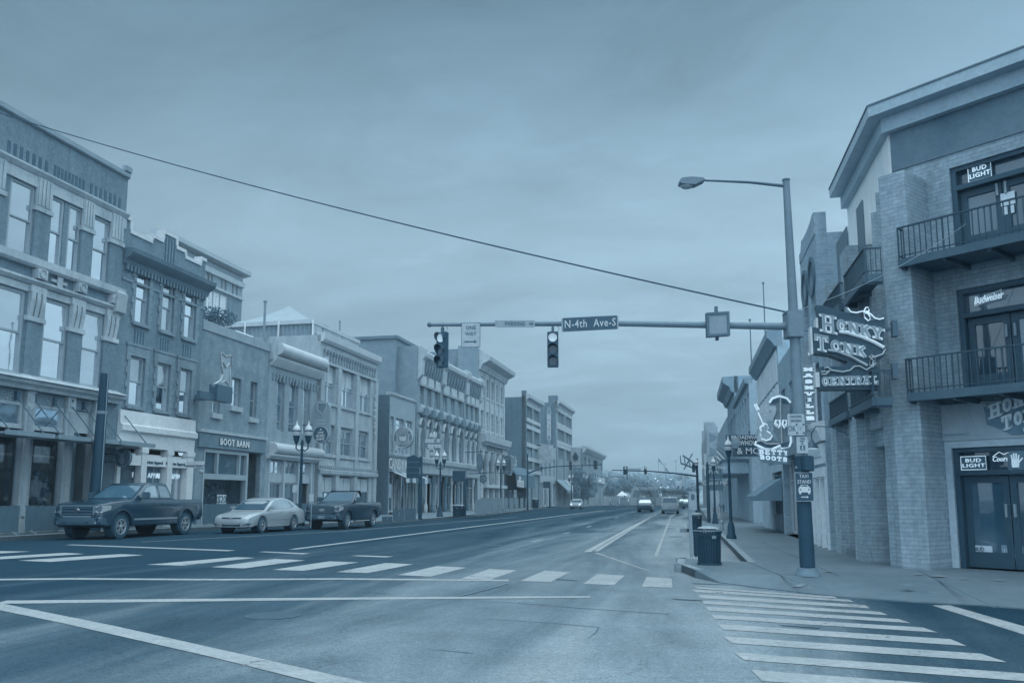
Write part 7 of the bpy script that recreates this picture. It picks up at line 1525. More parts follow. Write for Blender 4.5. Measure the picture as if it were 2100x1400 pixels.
def plate(name, label, x0, y0, x1, y1, face, fr, w, cat='sign', turn=0.0, rim=None, th=.012, round_=.02, group=None, slope=0.0):
    u0, v1 = fr.hit(x0, (y0+y1)/2, w)[0], fr.hit((x0+x1)/2, y0, w)[1]; u1, v0 = fr.hit(x1, (y0+y1)/2, w)[0], fr.hit((x0+x1)/2, y1, w)[1]
    um, vm, hw, hv = (u0+u1)/2, (v0+v1)/2, (u1-u0)/2, (v1-v0)/2; P = fr(um, w, 0); P.z = vm
    d = (fr.du*math.cos(turn)+fr.dn*math.sin(turn)); n = fr.dn*math.cos(turn)-fr.du*math.sin(turn); f = Frame(P, d+Vector((0, 0, slope)), n)
    t = thing(name, P, label, cat, group, world=True)
    def rr(hw, hv, r): return [(cx+r*math.cos(R(a)), cy+r*math.sin(R(a))) for cx, cy, a0 in ((hw-r, hv-r, 0), (-hw+r, hv-r, 90), (-hw+r, -hv+r, 180), (hw-r, -hv+r, 270)) for a in (a0, a0+30, a0+60, a0+90)]
    G(f).prism(rr(hw, hv, round_), -th, 0).build('plate', rim or face, t)
    if rim: G(f).prism(rr(hw*.95, hv*.96, round_*.8), 0, .003).build('face', face, t)
    return t, f, hw, hv
def arrow(f, u, v, L, h, m, t, w=.006): G(f).prism([(u-L/2, v-h*.22), (u+L/2-h*.8, v-h*.22), (u+L/2-h*.8, v-h*.6), (u+L/2, v), (u+L/2-h*.8, v+h*.6), (u+L/2-h*.8, v+h*.22), (u-L/2, v+h*.22)], w-.003, w).build('arrow', m, t)
t, f, hw, hv = plate('one_way_sign', 'white ONE WAY sign with a right arrow hung on the mast arm', 946, 661.5, 985, 712, M_sgn_w, FP, .07, rim=M_ink, turn=.06)
text('ONE', f, 0, hv*.58, .006, hv*.30, M_ink, t, bold=.02, depth=.004, sx=.95); text('WAY', f, 0, hv*.08, .006, hv*.30, M_ink, t, bold=.02, depth=.004, sx=.95); arrow(f, 0, -hv*.55, hw*1.3, hv*.26, M_ink, t)
t, f, hw, hv = plate('parking_sign', 'long narrow PARKING sign with a small right arrow on the mast arm', 1015, 656.5, 1097, 671, mat('parking_sheet', .46, .5, e=.62), FP, .07)
text('PARKING', f, hw*.0, 0, .006, hv*1.1, M_ink, t, bold=.01, depth=.004, sx=.82, spacing=1.1); arrow(f, hw*.82, 0, hw*.24, hv*.8, M_ink, t)
t, f, hw, hv = plate('street_name_sign', 'dark street name sign reading N-4th Ave-S on the mast arm', 1151.5, 649, 1268.5, 677.5, M_grn, FP, .08, rim=mat('sign_rim_pale', .52, e=.62), slope=.05)
text('N-4th  Ave-S', f, 0, 0, .006, hv*1.15, M_lett, t, bold=.008, depth=.004, sx=.78, spacing=1.1)
u0_, v1_ = hp(1445, 643); u1_, v0_ = hp(1493.5, 692); t = thing('blank_message_box', FP((u0_+u1_)/2, .1, v0_), 'square grey framed box on the mast arm near the pole', 'sign box', world=True)
f = Frame(FP((u0_+u1_)/2, .08, (v0_+v1_)/2), FP.du+Vector((0, 0, .07)), FP.dn); hw, hv = (u1_-u0_)/2, (v1_-v0_)/2
g = G(f); g.box(-hw, hw, -.05, .07, -hv, -hv*.8); g.box(-hw, hw, -.05, .07, hv*.8, hv); g.box(-hw, -hw*.8, -.05, .07, -hv*.8, hv*.8); g.box(hw*.8, hw, -.05, .07, -hv*.8, hv*.8); g.build('frame', mat('box_frame_dark', .16, .5, e=.62), t); G(f).box(-hw*.8, hw*.8, -.05, .05, -hv*.8, hv*.8).build('screen', mat('box_screen', .42, .4, .02, e=.62), t)
G(f).box(-.025, .03, -.1, -.05, -hv*1.25, hv*1.6).build('mount', M_dk, t)
t, f, hw, hv = plate('taxi_stand_sign', 'dark TAXI STAND sign with white car symbol and right arrow on the signal pole', 1631, 968, 1668, 1027.5, mat('taxi_sign_dark', -.04, .5, .02, e=.62), FP, .17, rim=M_sgn_w, round_=.02)
text('TAXI', f, 0, hv*.72, .008, hv*.25, M_lett, t, bold=.012, depth=.004, sx=.85); text('STAND', f, 0, hv*.34, .008, hv*.25, M_lett, t, bold=.012, depth=.004, sx=.85)
g = G(f); g.prism([(-hw*.66, -hv*.1), (-hw*.55, -hv*.0), (-hw*.36, hv*.02), (hw*.36, hv*.02), (hw*.55, -hv*.0), (hw*.66, -hv*.1), (hw*.66, -hv*.38), (-hw*.66, -hv*.38)], .004, .008); g.prism([(-hw*.60, -hv*.38), (-hw*.38, -hv*.38), (-hw*.38, -hv*.5), (-hw*.6, -hv*.5)], .004, .008); g.prism([(hw*.60, -hv*.38), (hw*.38, -hv*.38), (hw*.38, -hv*.5), (hw*.6, -hv*.5)], .004, .008); g.prism([(-hw*.46, hv*.02), (-hw*.36, hv*.15), (hw*.36, hv*.15), (hw*.46, hv*.02), (hw*.36, hv*.02), (hw*.30, hv*.115), (-hw*.30, hv*.115), (-hw*.36, hv*.02)], .004, .0082); g.build('car_symbol', M_lett, t)
for s_ in (-1, 1): G(f).disc((s_*hw*.46, -hv*.19), hw*.09, .008, .0095, 12).build('car_symbol_lamp', M_ink, t)
arrow(f, 0, -hv*.70, hw*.85, hv*.16, M_lett, t, .009)
t, f, hw, hv = plate('diagonal_crossing_sign', 'white DIAGONAL CROSSING OK sign with walking diagram on the signal pole', 1614.5, 847.5, 1651, 893, M_sgn_w, FP, .16, rim=M_ink, turn=.08)
text('DIAGONAL', f, 0, hv*.72, .006, hv*.24, M_ink, t, bold=.008, depth=.004, sx=.62); text('CROSSING', f, 0, hv*.33, .006, hv*.24, M_ink, t, bold=.008, depth=.004, sx=.62); text('OK', f, -hw*.5, -hv*.38, .006, hv*.5, M_ink, t, bold=.012, depth=.004, sx=.66)
g = G(f); cx_, cy_ = hw*.42, -hv*.38
for a in (-1, 1):
    for c in (-1, 1):
        uu, vv = cx_+a*hw*.38, cy_+c*hv*.38; g.prism([(uu-hw*.10, vv-hv*.09), (uu+hw*.10, vv-hv*.09), (uu+hw*.10, vv+hv*.09), (uu-hw*.10, vv+hv*.09)], .003, .006)
        for k in (.35, .6): uu, vv = cx_+a*hw*.38*k, cy_+c*hv*.38*k; g.prism([(uu-.006, vv), (uu, vv-.006), (uu+.006, vv), (uu, vv+.006)], .003, .006)
g.build('corner_diagram', M_ink, t); g = G(f); g.prism([(cx_-.005, cy_-hv*.1), (cx_+.004, cy_-hv*.1), (cx_+.008, cy_+hv*.06), (cx_-.004, cy_+hv*.1)], .003, .006); g.build('walker_symbol', M_ink, t)
t, f, hw, hv = plate('crossing_signal_sign', 'small white CROSS ONLY ON walk symbol sign under the diagonal crossing sign', 1634, 895, 1657, 929, M_sgn_w, FP, .16)
text('CROSS', f, 0, hv*.78, .005, hv*.22, M_ink, t, bold=.006, depth=.004, sx=.66); text('ONLY', f, 0, hv*.45, .005, hv*.22, M_ink, t, bold=.006, depth=.004, sx=.66); text('ON', f, 0, hv*.15, .005, hv*.2, M_ink, t, bold=.006, depth=.004, sx=.66)
G(f).box(-hw*.45, hw*.45, 0, .004, -hv*.62, -hv*.05).build('symbol_panel', M_ink, t); g = G(f); g.disc((0, -hv*.14), hw*.09, .004, .007, 10); g.prism([(-hw*.1, -hv*.22), (hw*.1, -hv*.22), (hw*.08, -hv*.4), (hw*.2, -hv*.58), (hw*.1, -hv*.58), (0, -hv*.45), (-hw*.15, -hv*.58), (-hw*.24, -hv*.56), (-hw*.06, -hv*.38)], .004, .007); g.build('walker_symbol', M_lett, t)
u0_, v1_ = hp(1634, 935); u1_, v0_ = hp(1663, 966); t = thing('pedestrian_signal', FP((u0_+u1_)/2, .25, v0_), 'dark pedestrian signal box strapped to the signal pole above the taxi sign', 'pedestrian signal', world=True)
G(FP).box(u0_+.03, u1_-.02, -.1, .24, v0_, v1_).build('housing', M_pole_d, t, bevel=.02); G(FP).box(u0_-.04, u0_+.03, -.02, .06, v0_+.05, v0_+.09).build('bracket', M_steel, t); G(FP).box(u1_-.02, u1_+.03, .0, .1, v0_, v1_).build('door', mat('signal_door', .30, .5), t)
uA, vA = FL.hit(-90, 203, .6); A_ = FL(uA, .6, vA); B_ = FP(ax(hp(1612, 641)[1])-.08, 0, hp(1612, 641)[1])
pts = []
for k in range(33): s_ = k/32; q = A_.lerp(B_, s_); q.z -= 4*.30*s_*(1-s_); pts.append(tuple(q))
tag(G().tube(pts, .017, 6).build('span_wire', mat('wire_black', -.05, .6, e=.6), None, smooth=60), 'long thin black cable sagging across the sky from the left building to the signal pole', 'cable')
C_ = FC(1.2, 1.16, FC.hit(2100, 430, 1.16)[1]); pts = []
for k in range(17): s_ = k/16; q = B_.lerp(C_, s_); q.z -= 4*.18*s_*(1-s_); pts.append(tuple(q))
tag(G().tube(pts, .006, 5).build('guy_wire', mat('wire_grey', .42, .5), None, smooth=60), 'thin pale cable from the signal pole to the corner bar balcony', 'cable')
q_ = FL.hit(191, 1080, 1.75); Q = FL(q_[0], 1.75, .15); FQ = facing(Q); vtq = FQ.hit(215, 766)[1]; uq = FQ.hit(215, 766)[0]
t = thing('utility_pole', Q, 'stout dark cut-off pole standing behind the nearest pickup truck', 'pole', world=True)
G(FQ).tube([(0, 0, .15), (uq, 0, vtq)], [.29, .175], 20).build('shaft', M_pole_d, t, smooth=50); s_ = .74; G(FQ).tube([(uq*s_, 0, .15+(vtq-.15)*s_), (uq*s_+.002, 0, .15+(vtq-.15)*s_+.12)], .214, 20).build('tape_band', mat('tape_grey', .40), t, smooth=50)
G(FQ).tube([(uq*.3+.26, .1, .5), (uq+.19, .1, vtq)], .02, 6).build('conduit', M_steel, t)
def lamp_proto(label, two=True):
    t = thing('lamp_post', (0, 0, 0), label, 'street lamp', 'lantern lamp posts along the pavements')
    G().lathe([(.22, 0), (.22, .12), (.17, .2), (.15, .55), (.12, .62), (.10, .7)], n=14).build('base', M_pole_d, t, smooth=40)
    G().lathe([(.075, .7), (.052, 3.35), (.07, 3.4), (.07, 3.46), (.03, 3.6)], n=12).build('post', M_pole_d, t, smooth=40)
    for s_ in ((-1, 1) if two else (0,)):
        x = s_*.25; z = 3.42 if two else 3.45
        if two: G().tube([(0, 0, 3.2), (x*.5, 0, 3.12), (x, 0, 3.22), (x, 0, 3.42)], .03, 6).build('arm', M_pole_d, t, smooth=50)
        h = G().lathe([(.05, z), (.10, z+.12), (.14, z+.30), (.15, z+.34)], (x, 0, 0), 12).build('lantern_body', M_pole_d, t, smooth=40)
        G().lathe([(.135, z+.34), (.17, z+.48), (.16, z+.60)], (x, 0, 0), 12).build('globe', mat('lantern_globe', .66, .3, .08, 5), h, smooth=50); G().lathe([(.185, z+.52), (.185, z+.56)], (x, 0, 0), 14).build('globe_band', M_pole_d, h)
        G().lathe([(.165, z+.60), (.12, z+.72), (.05, z+.80), (.045, z+.84), (.012, z+.98)], (x, 0, 0), 12).build('lantern_cap', mat('lantern_cap', .70, .4), h, smooth=50)
    return t
lp = None
def put_lamp(x, yb, yt, label, z=.15, two=True, rot=0.0):
    global lp
    P = gnd(x, yb, z); dep = (P-CAM).dot(fwd); f = facing(P); vt_ = f.hit(x, yt)[1]-z; s_ = vt_/(4.40 if two else 4.43)
    o = lamp_proto(label, two) if lp is None or (not two) else copy_tree(lp)
    if lp is None: lp = o
    o.location = P; o.scale = (s_,)*3; o.rotation_euler = (0, 0, PSI+rot); tag(o, label, 'street lamp'); return o
put_lamp(614, 1078, 862, 'twin lantern lamp post behind the silver sedan, nearest on the left pavement')
put_lamp(902, 1059, 922, 'twin lantern lamp post before the Victorian building')
put_lamp(1027, 1048, 939, 'twin lantern lamp post at the corner of the bank')
put_lamp(1212, 1033, 968, 'slender lamp post beside the tree at the far left corner', two=False)
put_lamp(1238, 1030, 985, 'small lamp post standing alone left of the white event tent', two=False)
put_lamp(1172, 1040, 972, 'lamp post in front of the far striped awnings')
put_lamp(1500, 1104, 893, 'dark lamp post rising in front of the brewhouse sign on the right pavement', two=False)
put_lamp(1467, 1073, 935, 'dark lamp post behind the wayfinding sign on the right pavement', two=False)
put_lamp(1431, 1050, 938, 'pale headed lamp post beside the far signal arms on the right', two=False)
def bin_proto(label, lid=True):
    t = thing('litter_bin', (0, 0, 0), label, 'litter bin', 'slatted litter bins')
    G().lathe([(.27, .05), (.28, .80)], n=20).build('liner', M_well, t, smooth=50)
    g = G(); n = 30
    for k in range(n):
        a = 2*math.pi*k/n; f = Frame3((0, 0, 0), (math.cos(a), math.sin(a), 0), (-math.sin(a), math.cos(a), 0), (0, 0, 1)); w_ = .019
        pr = [(.30, .03), (.315, .45), (.315, .70), (.33, .80), (.375, .90)]
        for p_, q_ in zip(pr, pr[1:]): g.v += [f(p_[0], -w_, p_[1]), f(p_[0], w_, p_[1]), f(q_[0], w_, q_[1]), f(q_[0], -w_, q_[1])]; i = len(g.v); g.f.append([i-4, i-3, i-2, i-1]); g.v += [f(p_[0]-.012, -w_, p_[1]), f(p_[0]-.012, w_, p_[1]), f(q_[0]-.012, w_, q_[1]), f(q_[0]-.012, -w_, q_[1])]; i = len(g.v); g.f += [[i-1, i-2, i-3, i-4], [i-8, i-4, i-1, i-5], [i-7, i-6, i-2, i-3]]
    g.build('slats', M_bin, t)
    g = G(); g.lathe([(.31, .0), (.325, .0), (.325, .06), (.31, .06)], n=28, cap=False); g.lathe([(.318, .78), (.335, .78), (.335, .82), (.318, .82)], n=28, cap=False); g.build('hoops', M_bin, t, smooth=40); G().tube([(.385*math.cos(a*math.pi/14), .385*math.sin(a*math.pi/14), .90) for a in range(29)], .016, 6, cap=False).build('rim', mat('bin_rim', .32, .3, spec=.6, e=.62), t, smooth=60)
    G().lathe([(.30, .965), (.24, 1.0), (.13, 1.02), (.02, 1.025)], n=24).build('lid', mat('bin_lid', .50, .25, spec=.7, e=.62), t, smooth=60)
    for a in (0, 2.1, 4.2): G().tube([(.2*math.cos(a), .2*math.sin(a), .8), (.2*math.cos(a), .2*math.sin(a), .98)], .012, 5).build('lid_strut', M_bin, t)
    G().box(-.06, .06, -.342, -.335, .70, .78).build('emblem_plate', mat('bin_plate', .40), t)
    return t
M_bin = mat('bin_black', -.06, .4, .02, spec=.3, e=.7)
bp = None
for x, yb, yt, lab in ((1455, 1157, 1078, 'large black slatted litter bin on the kerb extension, nearest on the right'), (1429, 1086, 1051, 'black slatted litter bin farther along the right kerb'), (936, 1059, 1034, 'dark litter bin on the left pavement below the square sign back'), (1098, 1042, 1021, 'small dark litter bin at the end of the far left barriers'), (946, 1058, 1034.5, 'second dark litter bin standing just behind its twin on the left')):
    P = gnd(x, yb, .15); f = facing(P); s_ = (f.hit(x, yt)[1]-.15)/1.025
    o = bin_proto(lab) if bp is None else copy_tree(bp); bp = bp or o; o.location = P; o.scale = (s_,)*3; o.rotation_euler = (0, 0, PSI+.2); o['label'] = lab
M_cloth = mat('barrier_cloth', .13, .85, .04, 1.3, e=.7); M_cloth2 = mat('barrier_cloth_pale', .34, .85, .04, 1.3, e=.62)
def barrier_proto(label, cloth, mark):
    t = thing('crowd_barrier', (0, 0, 0), label, 'barrier', 'cloth covered crowd barriers'); Lb = 2.3
    g = G(); r_ = .018; pth = [(.03, 0, .14), (.03, 0, 1.0), (.10, 0, 1.08), (Lb-.10, 0, 1.08), (Lb-.03, 0, 1.0), (Lb-.03, 0, .14), (.03, 0, .14)]; g.tube(pth, r_, 6); g.build('frame', M_steel, t, smooth=50)
    for x in (.35, Lb-.35): g = G(); g.tube([(x, -.28, .0), (x, -.22, .05), (x, 0, .14), (x, .22, .05), (x, .28, 0)], .016, 5); g.build('foot', M_steel, t)
    g = G(); n = 24
    for k in range(n):
        a, c = .035+(Lb-.07)*k/n, .035+(Lb-.07)*(k+1)/n; y0, y1 = -.028-.012*math.sin(k*1.7), -.028-.012*math.sin((k+1)*1.7); g.poly([(a, y0, .10), (c, y1, .10), (c, y1, 1.085), (a, y0, 1.085)])
    g.poly([(.035, -.03, 1.088), (Lb-.035, -.03, 1.088), (Lb-.035, .03, 1.088), (.035, .03, 1.088)])
    for k in range(4): a, c = .035+(Lb-.07)*k/4, .035+(Lb-.07)*(k+1)/4; g.poly([(a, .03, .3), (c, .03, .3), (c, .03, 1.085), (a, .03, 1.085)])
    g.build('cloth', cloth, t)
    if mark: g = G(Frame((0, 0, 0), (1, 0, 0), (0, -1, 0))); g.prism([(1.05, .40), (1.17, .50), (1.14, .58), (1.30, .72), (1.27, .80), (1.38, .92), (1.24, .86), (1.26, .76), (1.12, .64), (1.15, .56)], .045, .05); g.build('cloth_mark', mat('cloth_mark_pale', .56, e=.62), t)
    return t
bx = {}
def put_barrier(P, dirv, label, key=(0, 1), s_=1.0):
    if key not in bx: o = barrier_proto(label, (M_cloth, M_cloth2)[key[0]], key[1]); bx[key] = o
    else: o = copy_tree(bx[key])
    o.location = P; o.rotation_euler = (0, 0, math.atan2(dirv.y, dirv.x)); o.scale = (s_,)*3; o['label'] = label; return o
dl_ = FL.du
where = ['cut by the left edge of the photo', 'behind the front of the nearest pickup truck', 'behind the cab of the nearest pickup truck', 'behind the bed of the nearest pickup truck', 'between the nearest pickup truck and the silver sedan', 'behind the front of the silver sedan', 'behind the rear of the silver sedan', 'between the silver sedan and the black pickup truck', 'behind the black pickup truck']
base = [Vector((-24.9, y, .15)) for y in (25.2, 27.75, 30.3, 32.85)]+[Vector((-24.6, 35.6, .15)), Vector((-23.9, 38.1, .15)), Vector((-23.0, 40.5, .15)), Vector((-22.1, 42.9, .15)), Vector((-21.2, 45.3, .15))]
for k, P in enumerate(base):
    d = (base[k+1]-P) if k+1 < len(base) else (P-base[k-1]); put_barrier(P, d, 'dark cloth covered crowd barrier '+where[k], (0, k in (4, 7)))
seq = [(783, 1071.5), (805, 1071), (829, 1069.5), (853, 1068)]
nm = ['behind the tail of the black pickup truck', 'with a pale mark in front of the candy shop door', 'at the foot of the tall banded sign post']
Pq = [gnd(x, y, .15) for x, y in seq]
for k in range(3): put_barrier(Pq[k], Pq[k+1]-Pq[k], 'cloth covered crowd barrier '+nm[k], (0, k != 2), (Pq[k+1]-Pq[k]).length/2.35)
nm = ['at the near end of the row before the bank', 'second of the row before the bank, with a pale mark', 'third of the row before the bank', 'below the first bank column', 'below the last bank column', 'at the corner of the bank lamp post', 'first before the low dark awning shop', 'second before the low dark awning shop', 'third before the low dark awning shop', 'at the far end before the dark bin']
xs_ = [974, 986, 998, 1010, 1021, 1033, 1045, 1056, 1067, 1078, 1089]; ys_ = [1059.5-(x-974)*15.2/115 for x in xs_]; Pq = [gnd(x, y, .15) for x, y in zip(xs_, ys_)]
for k in range(10): put_barrier(Pq[k], Pq[k+1]-Pq[k], 'pale cloth covered crowd barrier '+nm[k], (1, k % 2), min(1.3, (Pq[k+1]-Pq[k]).length/2.35))
def sign_back(x0, x1, y0, y1, px_, yb, label, bands):
    P = gnd(px_, yb, .15); f = facing(P); t = thing('wayfinding_sign', P, label, 'sign', 'wayfinding signs', world=True)
    u0, u1 = f.hit(x0, (y0+y1)/2)[0], f.hit(x1, (y0+y1)/2)[0]; v1, v0 = f.hit(px_, y0)[1], f.hit(px_, y1)[1]
    G(f).prism([(u0, v0), (u1, v0), (u1, v1-.1), ((u0+u1)/2, v1+.12), (u0, v1-.05)] if bands else [(u0, v0), (u1, v0), (u1, v1), (u0, v1)], -.06, .03).build('board', M_pole_d, t)
    for k in range(bands): G(f).box(u0, u1, .03, .05, v0+(v1-v0)*(k+1)/(bands+1)-.02, v0+(v1-v0)*(k+1)/(bands+1)+.02).build('board_rib', mat('sign_rib', .18), t)
    G(f).lathe([(.13, .15), (.11, v1)], ((u1 if bands else u1-.1)+.06, -.05, 0), 10).build('post', M_pole_d, t, smooth=50)
    G(f).box(u1+.0, u1+.04, -.02, .06, v0+.2, v0+.7).build('clamp', M_steel, t)
sign_back(834, 861, 936, 980, 863, 1064.5, 'dark banded sign back on a post in front of the candy shop', 3)
sign_back(928, 954, 965, 987, 952, 1058, 'dark square sign back on a post in front of the Victorian building', 0)
sign_back(1114, 1128, 987, 1000, 1127, 1040, 'small dark square sign back before the far warehouses', 0)
for x, y0, y1, yb, lab in ((602, 994, 1009, 1080, 'small white kerb sign on a thin post behind the silver sedan'), (637, 1012, 1028, 1081, 'narrow white kerb notice near the black pickup truck')):
    P = gnd(x, yb, .15); f = facing(P); t = thing('parking_sign', P, lab, 'sign', 'small kerb signs', world=True); v1, v0 = f.hit(x, y0)[1], f.hit(x, y1)[1]; G(f).box(-.11, .11, 0, .015, v0, v1).build('plate', M_sgn_w, t); G(f).lathe([(.02, .15), (.02, v1)], (0, -.03, 0), 6).build('post', M_steel, t)
def disc_sign(x, y, r_px, w, label, cat='shop sign'):
    u, v = FL.hit(x, y, w); P = FL(u, w, v); f = Frame(P, FL.dn, -FL.du); r = abs(f.hit(x+r_px, y)[0]-f.hit(x-r_px, y)[0])/2; return thing('round_shop_sign', P, label, cat, 'round projecting shop signs', world=True), f, r
t, f, r = disc_sign(253, 938, 17, 1.0, 'dark round sign with guitar and horns beside the white shop front')
G(f).disc((0, 0), r, -.06, .06).build('disc', mat('round_sign_dark', .16), t); G(f).ring((0, 0), r*.92, r, .05, .09).build('rim', mat('round_sign_rim', .36), t)
G(f).prism([(-r*.1, -r*.7), (r*.25, -r*.6), (r*.3, -r*.2), (r*.1, 0), (r*.15, r*.3), (r*.5, r*.75), (r*.35, r*.75), (0, r*.35), (-r*.35, r*.5), (-r*1.05, r*1.1), (-r*1.15, r*.95), (-r*.45, r*.35), (-r*.2, r*.05), (-r*.35, -r*.3)], .06, .10).build('guitar_emblem', mat('round_sign_emblem', .36), t)
for dv in (-.4, .4): G(f).box(-r-.55, -r*.8, -.03, .03, r*dv-.03, r*dv+.03).build('bracket', M_black, t)
G(f).box(-r-.6, -r-.5, -.05, .05, -r*.6, r*.6).build('bracket_plate', M_black, t)
u, v = FL.hit(400, 951.5, 1.2); f = Frame(FL(u, 1.2, v), FL.dn, -FL.du); a, c = f.hit(383, 951.5)[0], f.hit(417, 951.5)[0]; vt_, vb_ = f.hit(400, 945.5)[1], f.hit(400, 958.5)[1]
t = thing('blade_sign', f(0, 0, 0), 'white projecting blade sign reading American Apparel at the end of the white shop front', 'shop sign', world=True); G(f).box(a, c, -.05, .05, vb_, vt_).build('board', wht, t); text('American Apparel', f, (a+c)/2, (vb_+vt_)/2-.06, .056, .13, M_dk, t, bold=.015, sx=.9)
G(f).ball((c-.1, 0, vb_-.2), .12, 8, 6).build('lamp', mat('blade_lamp', .5), t, smooth=60)
u, v = FL.hit(660, 864, 1.0); f = Frame(FL(u, 1.0, 0), FL.dn, -FL.du); a, c = f.hit(643, 862)[0], f.hit(677.5, 862)[0]; hw = (c-a)/2; um = (a+c)/2; vt_, vb_ = f.hit(660, 821)[1], f.hit(660, 909)[1]
t = thing('oval_shop_sign', f(um, 0, vb_), 'tall round-ended sign with badge and dark disc reading A LIVE MUSIC JOINT', 'shop sign', world=True)
G(f).prism([(um+hw*math.cos(R(k)), vt_-hw+hw*math.sin(R(k))) for k in range(0, 181, 15)]+[(um+hw*math.cos(R(k)), vb_+hw+hw*math.sin(R(k))) for k in range(180, 361, 15)], -.12, .12).build('board', mat('oval_board', .44, .5, .04, 1.5), t)
vd = f.hit(659, 891)[1]; rd = hw*.88; G(f).disc((um, vd), rd, .12, .15).build('dark_disc', mat('oval_disc', .06, .5), t); G(f).ring((um, vd), rd, rd*1.06, .12, .17).build('disc_rim', M_neon2, t)
for k, s_ in enumerate(('A', 'LIVE', 'MUSIC', 'JOINT')): text(s_, f, um, vd+rd*(.62-.40*k), .155, rd*.30, M_white, t, bold=.03, depth=.01)
vb2 = f.hit(660, 837)[1]; G(f).prism([(um-hw*.4, vb2+hw*.6), (um+hw*.55, vb2+hw*.5), (um+hw*.5, vb2-hw*.1), (um+.1, vb2-hw*.7), (um-hw*.4, vb2-hw*.2)], .12, .14).build('badge', mat('badge_dark', .30), t); G(f).tube([(um-hw*.42, .15, vb2+hw*.62), (um+hw*.57, .15, vb2+hw*.52), (um+hw*.52, .15, vb2-hw*.1), (um+.1, .15, vb2-hw*.72), (um-hw*.42, .15, vb2-hw*.2), (um-hw*.42, .15, vb2+hw*.62)], .03, 5).build('badge_outline', M_neon2, t)
for k in range(2): G(f).box(um-hw*.6, um+hw*.5, .12, .13, vd+rd*(1.25+.42*k), vd+rd*(1.45+.42*k)).build('faded_lettering', mat('faded_script', .54, .6, .12, 8), t)
G(f).box(a-1.0, a, -.05, .05, vd+rd*1.2, vd+rd*1.3).build('bracket', M_black, t)
t, f, r = disc_sign(828, 897, 20, 1.6, 'large round candy shop sign with a pale ring and basket emblem')
G(f).disc((0, 0), r, -.25, .2).build('disc', mat('candy_disc', .42), t)
for r0, r1, m_ in ((.94, 1.0, M_neon2), (.60, .65, M_neon2)): G(f).ring((0, 0), r*r0, r*r1, .2, .26).build('ring', m_, t)
G(f).ring((0, 0), r*.66, r*.93, .2, .215).build('ring_band', mat('candy_band_dark', .26), t)
def ring_text(s_, f, r, a0, a1, h, flip=1):
    for k, ch in enumerate(s_):
        a = R(a0+(a1-a0)*k/(len(s_)-1))
        if ch != ' ': text(ch, f, r*math.cos(a), r*math.sin(a), .225, h, M_white, t, name='letter', bold=.02, depth=.02, rot=a-math.pi/2 if flip > 0 else a+math.pi/2)
ring_text("SAVANNAH'S", f, r*.79, 160, 20, r*.17); ring_text('CANDY KITCHEN', f, r*.79, 205, 335, r*.16, -1)
G(f).prism([(-r*.4, r*.1), (r*.4, r*.1), (r*.28, -r*.35), (-r*.28, -r*.35)], .2, .25).build('basket_emblem', M_neon2, t); G(f).tube([(-r*.35, .25, r*.1), (-r*.2, .25, r*.4), (r*.2, .25, r*.4), (r*.35, .25, r*.1)], r*.035, 5).build('basket_handle', M_neon2, t)
u, v = FL.hit(887, 912, 1.6); f = Frame(FL(u, 1.6, 0), FL.dn, -FL.du); q = lambda x, y: f.hit(x, y)
t = thing('neon_sign', f(0, 0, q(887, 930)[1]), 'ornate crowned neon sign projecting from the Victorian building', 'neon sign', world=True)
G(f).prism([q(x, y) for x, y in ((871, 900), (905, 900), (906, 915), (895, 922), (896, 935), (890, 941), (880, 940), (879, 922), (871, 916))], -.15, .15).build('board', mat('crown_board', .34, .5), t)
G(f).prism([q(x, y) for x, y in ((880, 896), (884, 887), (887, 892), (890, 885), (893, 891), (896, 886), (895, 896))], -.1, .16).build('crown', M_neon2, t)
(ua, va), (ub_, vb_) = q(873, 908), q(903, 907); g = G(f); slab('CRAZY', g, ua, va, (ub_-ua)/5.6, (q(880, 900)[1]-q(880, 908)[1]), .16, .15, .2, .14); slab('TOWN', g, ua+.3, q(880, 919)[1], (ub_-ua)/5.6, (q(880, 900)[1]-q(880, 908)[1]), .16, .15, .2, .2); g.build('lettering', M_neon2, t)
for y in (926, 935): uu, vv = q(886, y); G(f).ring((uu, vv), .22, .36, .15, .2, 16).build('scroll', M_neon2, t)
for x, y, w_px, h_px, lab in ((984, 949, 12, 40, 'arched dark hanging sign by the first bank column'), (991, 982, 14, 18, 'shield shaped dark hanging sign before the bank doors'), (1010, 982, 10, 22, 'pale figure shaped sign before the bank doors')):
    u, v = FL.hit(x, y, 2.0); f = Frame(FL(u, 2.0, v), FL.dn, -FL.du); hw = abs(f.hit(x+w_px/2, y)[0]); hv = abs(f.hit(x, y-h_px/2)[1]); t = thing('hanging_sign', FL(u, 2, v-hv), lab, 'shop sign', 'hanging signs before the bank', world=True)
    G(f).prism([(-hw, hv*.6), (-hw*.5, hv), (hw*.5, hv), (hw, hv*.6), (hw, -hv*.5), (0, -hv), (-hw, -hv*.5)], -.1, .1).build('board', mat('hang_pale', .56) if x > 1000 else mat('hang_dark', .22), t); G(f).ring((0, 0), hw*.4, hw*.6, .1, .14, 14).build('emblem', mat('hang_emblem', .46), t); G(f).box(-2.0, hw, -.04, .04, hv+.1, hv+.18).build('bracket', M_black, t)
P = gnd(1418, 1142, .15); f = facing(P); t = thing('parking_meter', P, 'pale square post with number plate 8 at the tip of the kerb extension', 'parking post', world=True)
v1 = f.hit(1421, 1007)[1]; v0 = f.hit(1421, 1045)[1]; G(f).box(-.035, .035, -.03, .03, .15, v1-.1).build('post', mat('meter_post', .46, .6, e=.62), t); uu = f.hit(1420, 1030)[0]; G(f).box(uu-.09, uu+.09, .03, .05, v0, v1).build('plate', mat('meter_plate', .52, e=.62), t); text('8', f, uu, (v0+v1)/2+.08, .055, .13, M_ink, t, bold=.02)
